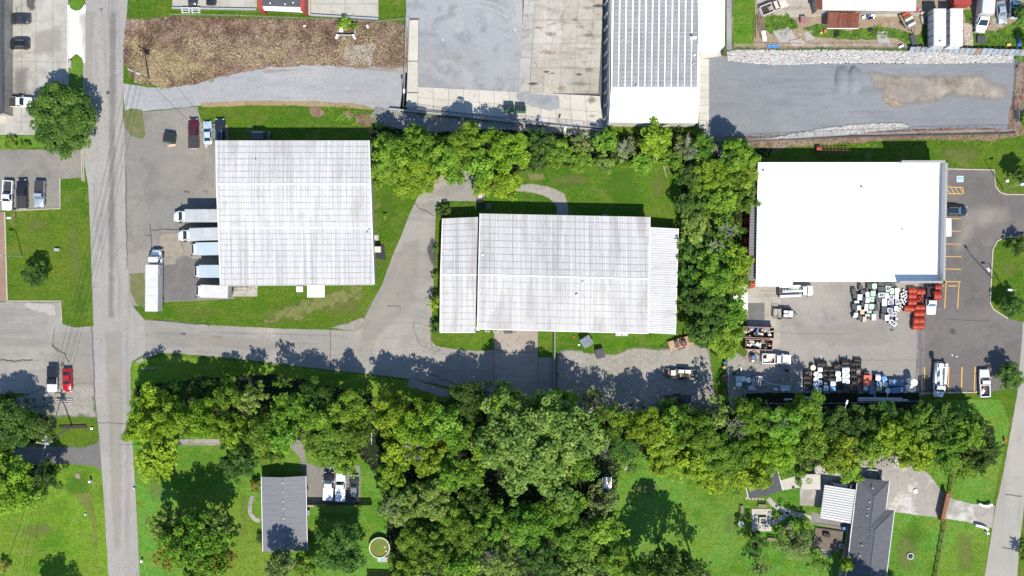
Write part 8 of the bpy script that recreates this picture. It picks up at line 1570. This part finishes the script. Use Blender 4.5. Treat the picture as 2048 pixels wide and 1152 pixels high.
for k in range(6): mb = MB(); x, y = W(1493 + k * 6.6, 996.5 + k * .4); mb.box((x, y, .05), (.42, .48, .08)); ob = mb.build('stepping_stone', M_tan); tag(ob, ORD[k] + ' stepping stone from the left below the small dark house', 'stepping stone', 'stepping stones')
sheet('covered_walk', [(1556, 962), (1600, 950), (1636, 942), (1636, 972), (1600, 975), (1556, 982)], .03, M_concl); strip('patio_strip', [(1622, 1035), (1700, 1052)], 2.2, .028, M_lot)
for i, (x, y) in enumerate(((1605, 975), (1615, 973), (1624, 971), (1631, 978), (1588, 978))): loosebox('plant_pot', ORD[i] + ' dark pot along the covered walk', 'plant pot', x, y, .04, (.4, .5, .5), .3, M_dgrey, top=(1.2, 1.2), lid=False)
o = root('wooden_deck', 'brown plank deck in the shade left of the charcoal house', 'deck', *W(1655, 1077), .02, math.radians(-8))
for k in range(14): mb = MB(); mb.box((0, 1.8 - k * .3, .3), (5.6, .27, .08)); mb.build('deck_plank', paint('deck_wood', (.15, .115, .09), .85, var=.2), o)
mb = MB(); mb.tube([(-2.7, 2.0, .3), (-2.7, 2.0, 1.2), (2.7, 2.0, 1.2), (2.7, 2.0, .3)], .05, 5); mb.build('hand_rail', M_dwood, o)
loosebox('deck_table', 'dark table on the brown plank deck', 'table', 1653, 1070, .35, (1.4, .7, .7), -.2, M_dwood); loosebox('deck_box', 'blue tarpaulined grill beside the carport\'s south-east corner', 'grill', 1687, 1056, .05, (.7, .6, .9), 0, M_blueP)
o = root('log_pile', 'pile of pale split logs below the plank deck', 'log pile', *W(1650, 1107), .03, -.15)
for k in range(8): mb = MB(); mb.tube([(-1.1 + RND.uniform(-.2, .2), .8 - k * .22, .15), (1.0 + RND.uniform(-.2, .2), .7 - k * .22, .2)], .1, 6); mb.build('log', M_gbark, o)
strip('side_walk', [(1700, 1050), (1694, 1090), (1685, 1125), (1680, 1160)], .9, .032, M_concl)
o = root('tree_ring', 'round stone planting ring on the lawn right of the charcoal house', 'planter', *W(1820, 1112), .02)
for k in range(12): t = 6.283 * k / 12; mb = MB(); mb.box((.58 * math.cos(t), .58 * math.sin(t), .12), (.2, .28, .24), rz=t); mb.build('ring_stone', M_flash, o)
mb = MB(); mb.lathe([(.5, .12), (.2, .3), (0, .35)], n=10); mb.build('soil', M_black, o)
strip('drive_rim_wall', [(1713, 952), (1720, 944), (1735, 939), (1752, 940), (1759, 948), (1758, 960)], .3, .03, M_conc, height=.5)
ob = MB().lathe([(.4, 0), (.42, .25), (.3, .3), (0, .32)], n=14).build('white_drain_cover', M_white); ob.location = (*W(1830, 982), .03); tag(ob, 'round white cover on the concrete drive', 'cover')
o = root('junk_trailer', 'small white-sided trailer of junk with a blue cover at the big lawn\'s corner', 'trailer', *W(1214, 966, .8), .03, math.radians(90)); trailerbed(o, 2.2, 1.9, .6, M_whitem, axle=(0,), tongue=.6)
for k in range(6): mb = MB(); mb.box((-.7 + (k % 3) * .6, -.5 + (k // 3) * .9, .9), (.5, .6, .4), rz=.3 * k); mb.build('junk', [M_whitem, M_salm, M_flash, M_whitem, M_tan, M_whitem][k], o)
loosebox('blue_cover', 'blue cover folded below the little junk trailer', 'cover', 1219, 979, .03, (1.2, .4, .5), 0, M_blueP); loosebox('white_chairs', 'stack of white plastic chairs under the branches left of the junk trailer', 'chairs', 1187, 944, .03, (.9, 1.0, .9), .3, M_whitem, top=(.7, .5), lid=False)
loosebox('white_figure', 'pale junk heap under the silvery bush on the lawn\'s north-west rim', 'junk', 1252, 935, .03, (1.1, 1.2, .7), .3, M_flash, top=(.4, .4), lid=False); loosebox('white_tank', 'white tank glimpsed through the bright round tree', 'tank', 1456, 937, .03, (.8, .7, .9), 0, M_whitem)
mb = MB(); mb.prism([W(*p) for p in [(1462, 590), (1495, 560), (1495, 628), (1480, 612)]], .005, .045); mb.build('white_paving_wedge', M_concw, kind='structure')
loosebox('tool_rack', 'red tool frame at the corner of the concrete pad', 'frame', 1503, 574, .05, (.9, .5, .8), .2, M_coil, top=(.5, .5)); loosebox('yard_block', 'white block beside the accessible bay\'s corner tree', 'block', 2014, 362, .02, (.6, .5, .4), .1, M_whitem)
loosebox('entrance_sign', 'low tan sign block on the lower parking island at the entrance', 'sign', 2044, 471, .05, (1.6, .3, 1.0), 0, M_tan); 
for i, (x, y) in enumerate(((1893, 785), (1943, 784.5))): loosebox('wheel_stop', ['left wheel stop at the south rim of the customer bays', 'right wheel stop at the south rim of the customer bays'][i], 'wheel stop', x, y, .17, (1.6, .2, .15), 0, M_kerb, lid=False)
# dotted trash on the yard
for i, (x, y) in enumerate(((1641, 713), (1904, 710), (1903 + 10, 713), (1690, 716), (1030, 60), (886, 80))): 
    ob = MB().box((0, 0, .03), (.35, .15, .06), rz=1.0 + i).build('paper_scrap', M_whitem); ob.location = (*W(x, y), .06); tag(ob, ['white scrap left of the spools in the yard', 'white scrap on the dark customer lot, left', 'white scrap on the dark customer lot, right', 'white scrap above the spools', 'white scrap on the storage yard slab', 'white scrap on the storage yard asphalt'][i], 'litter', 'scraps of litter')
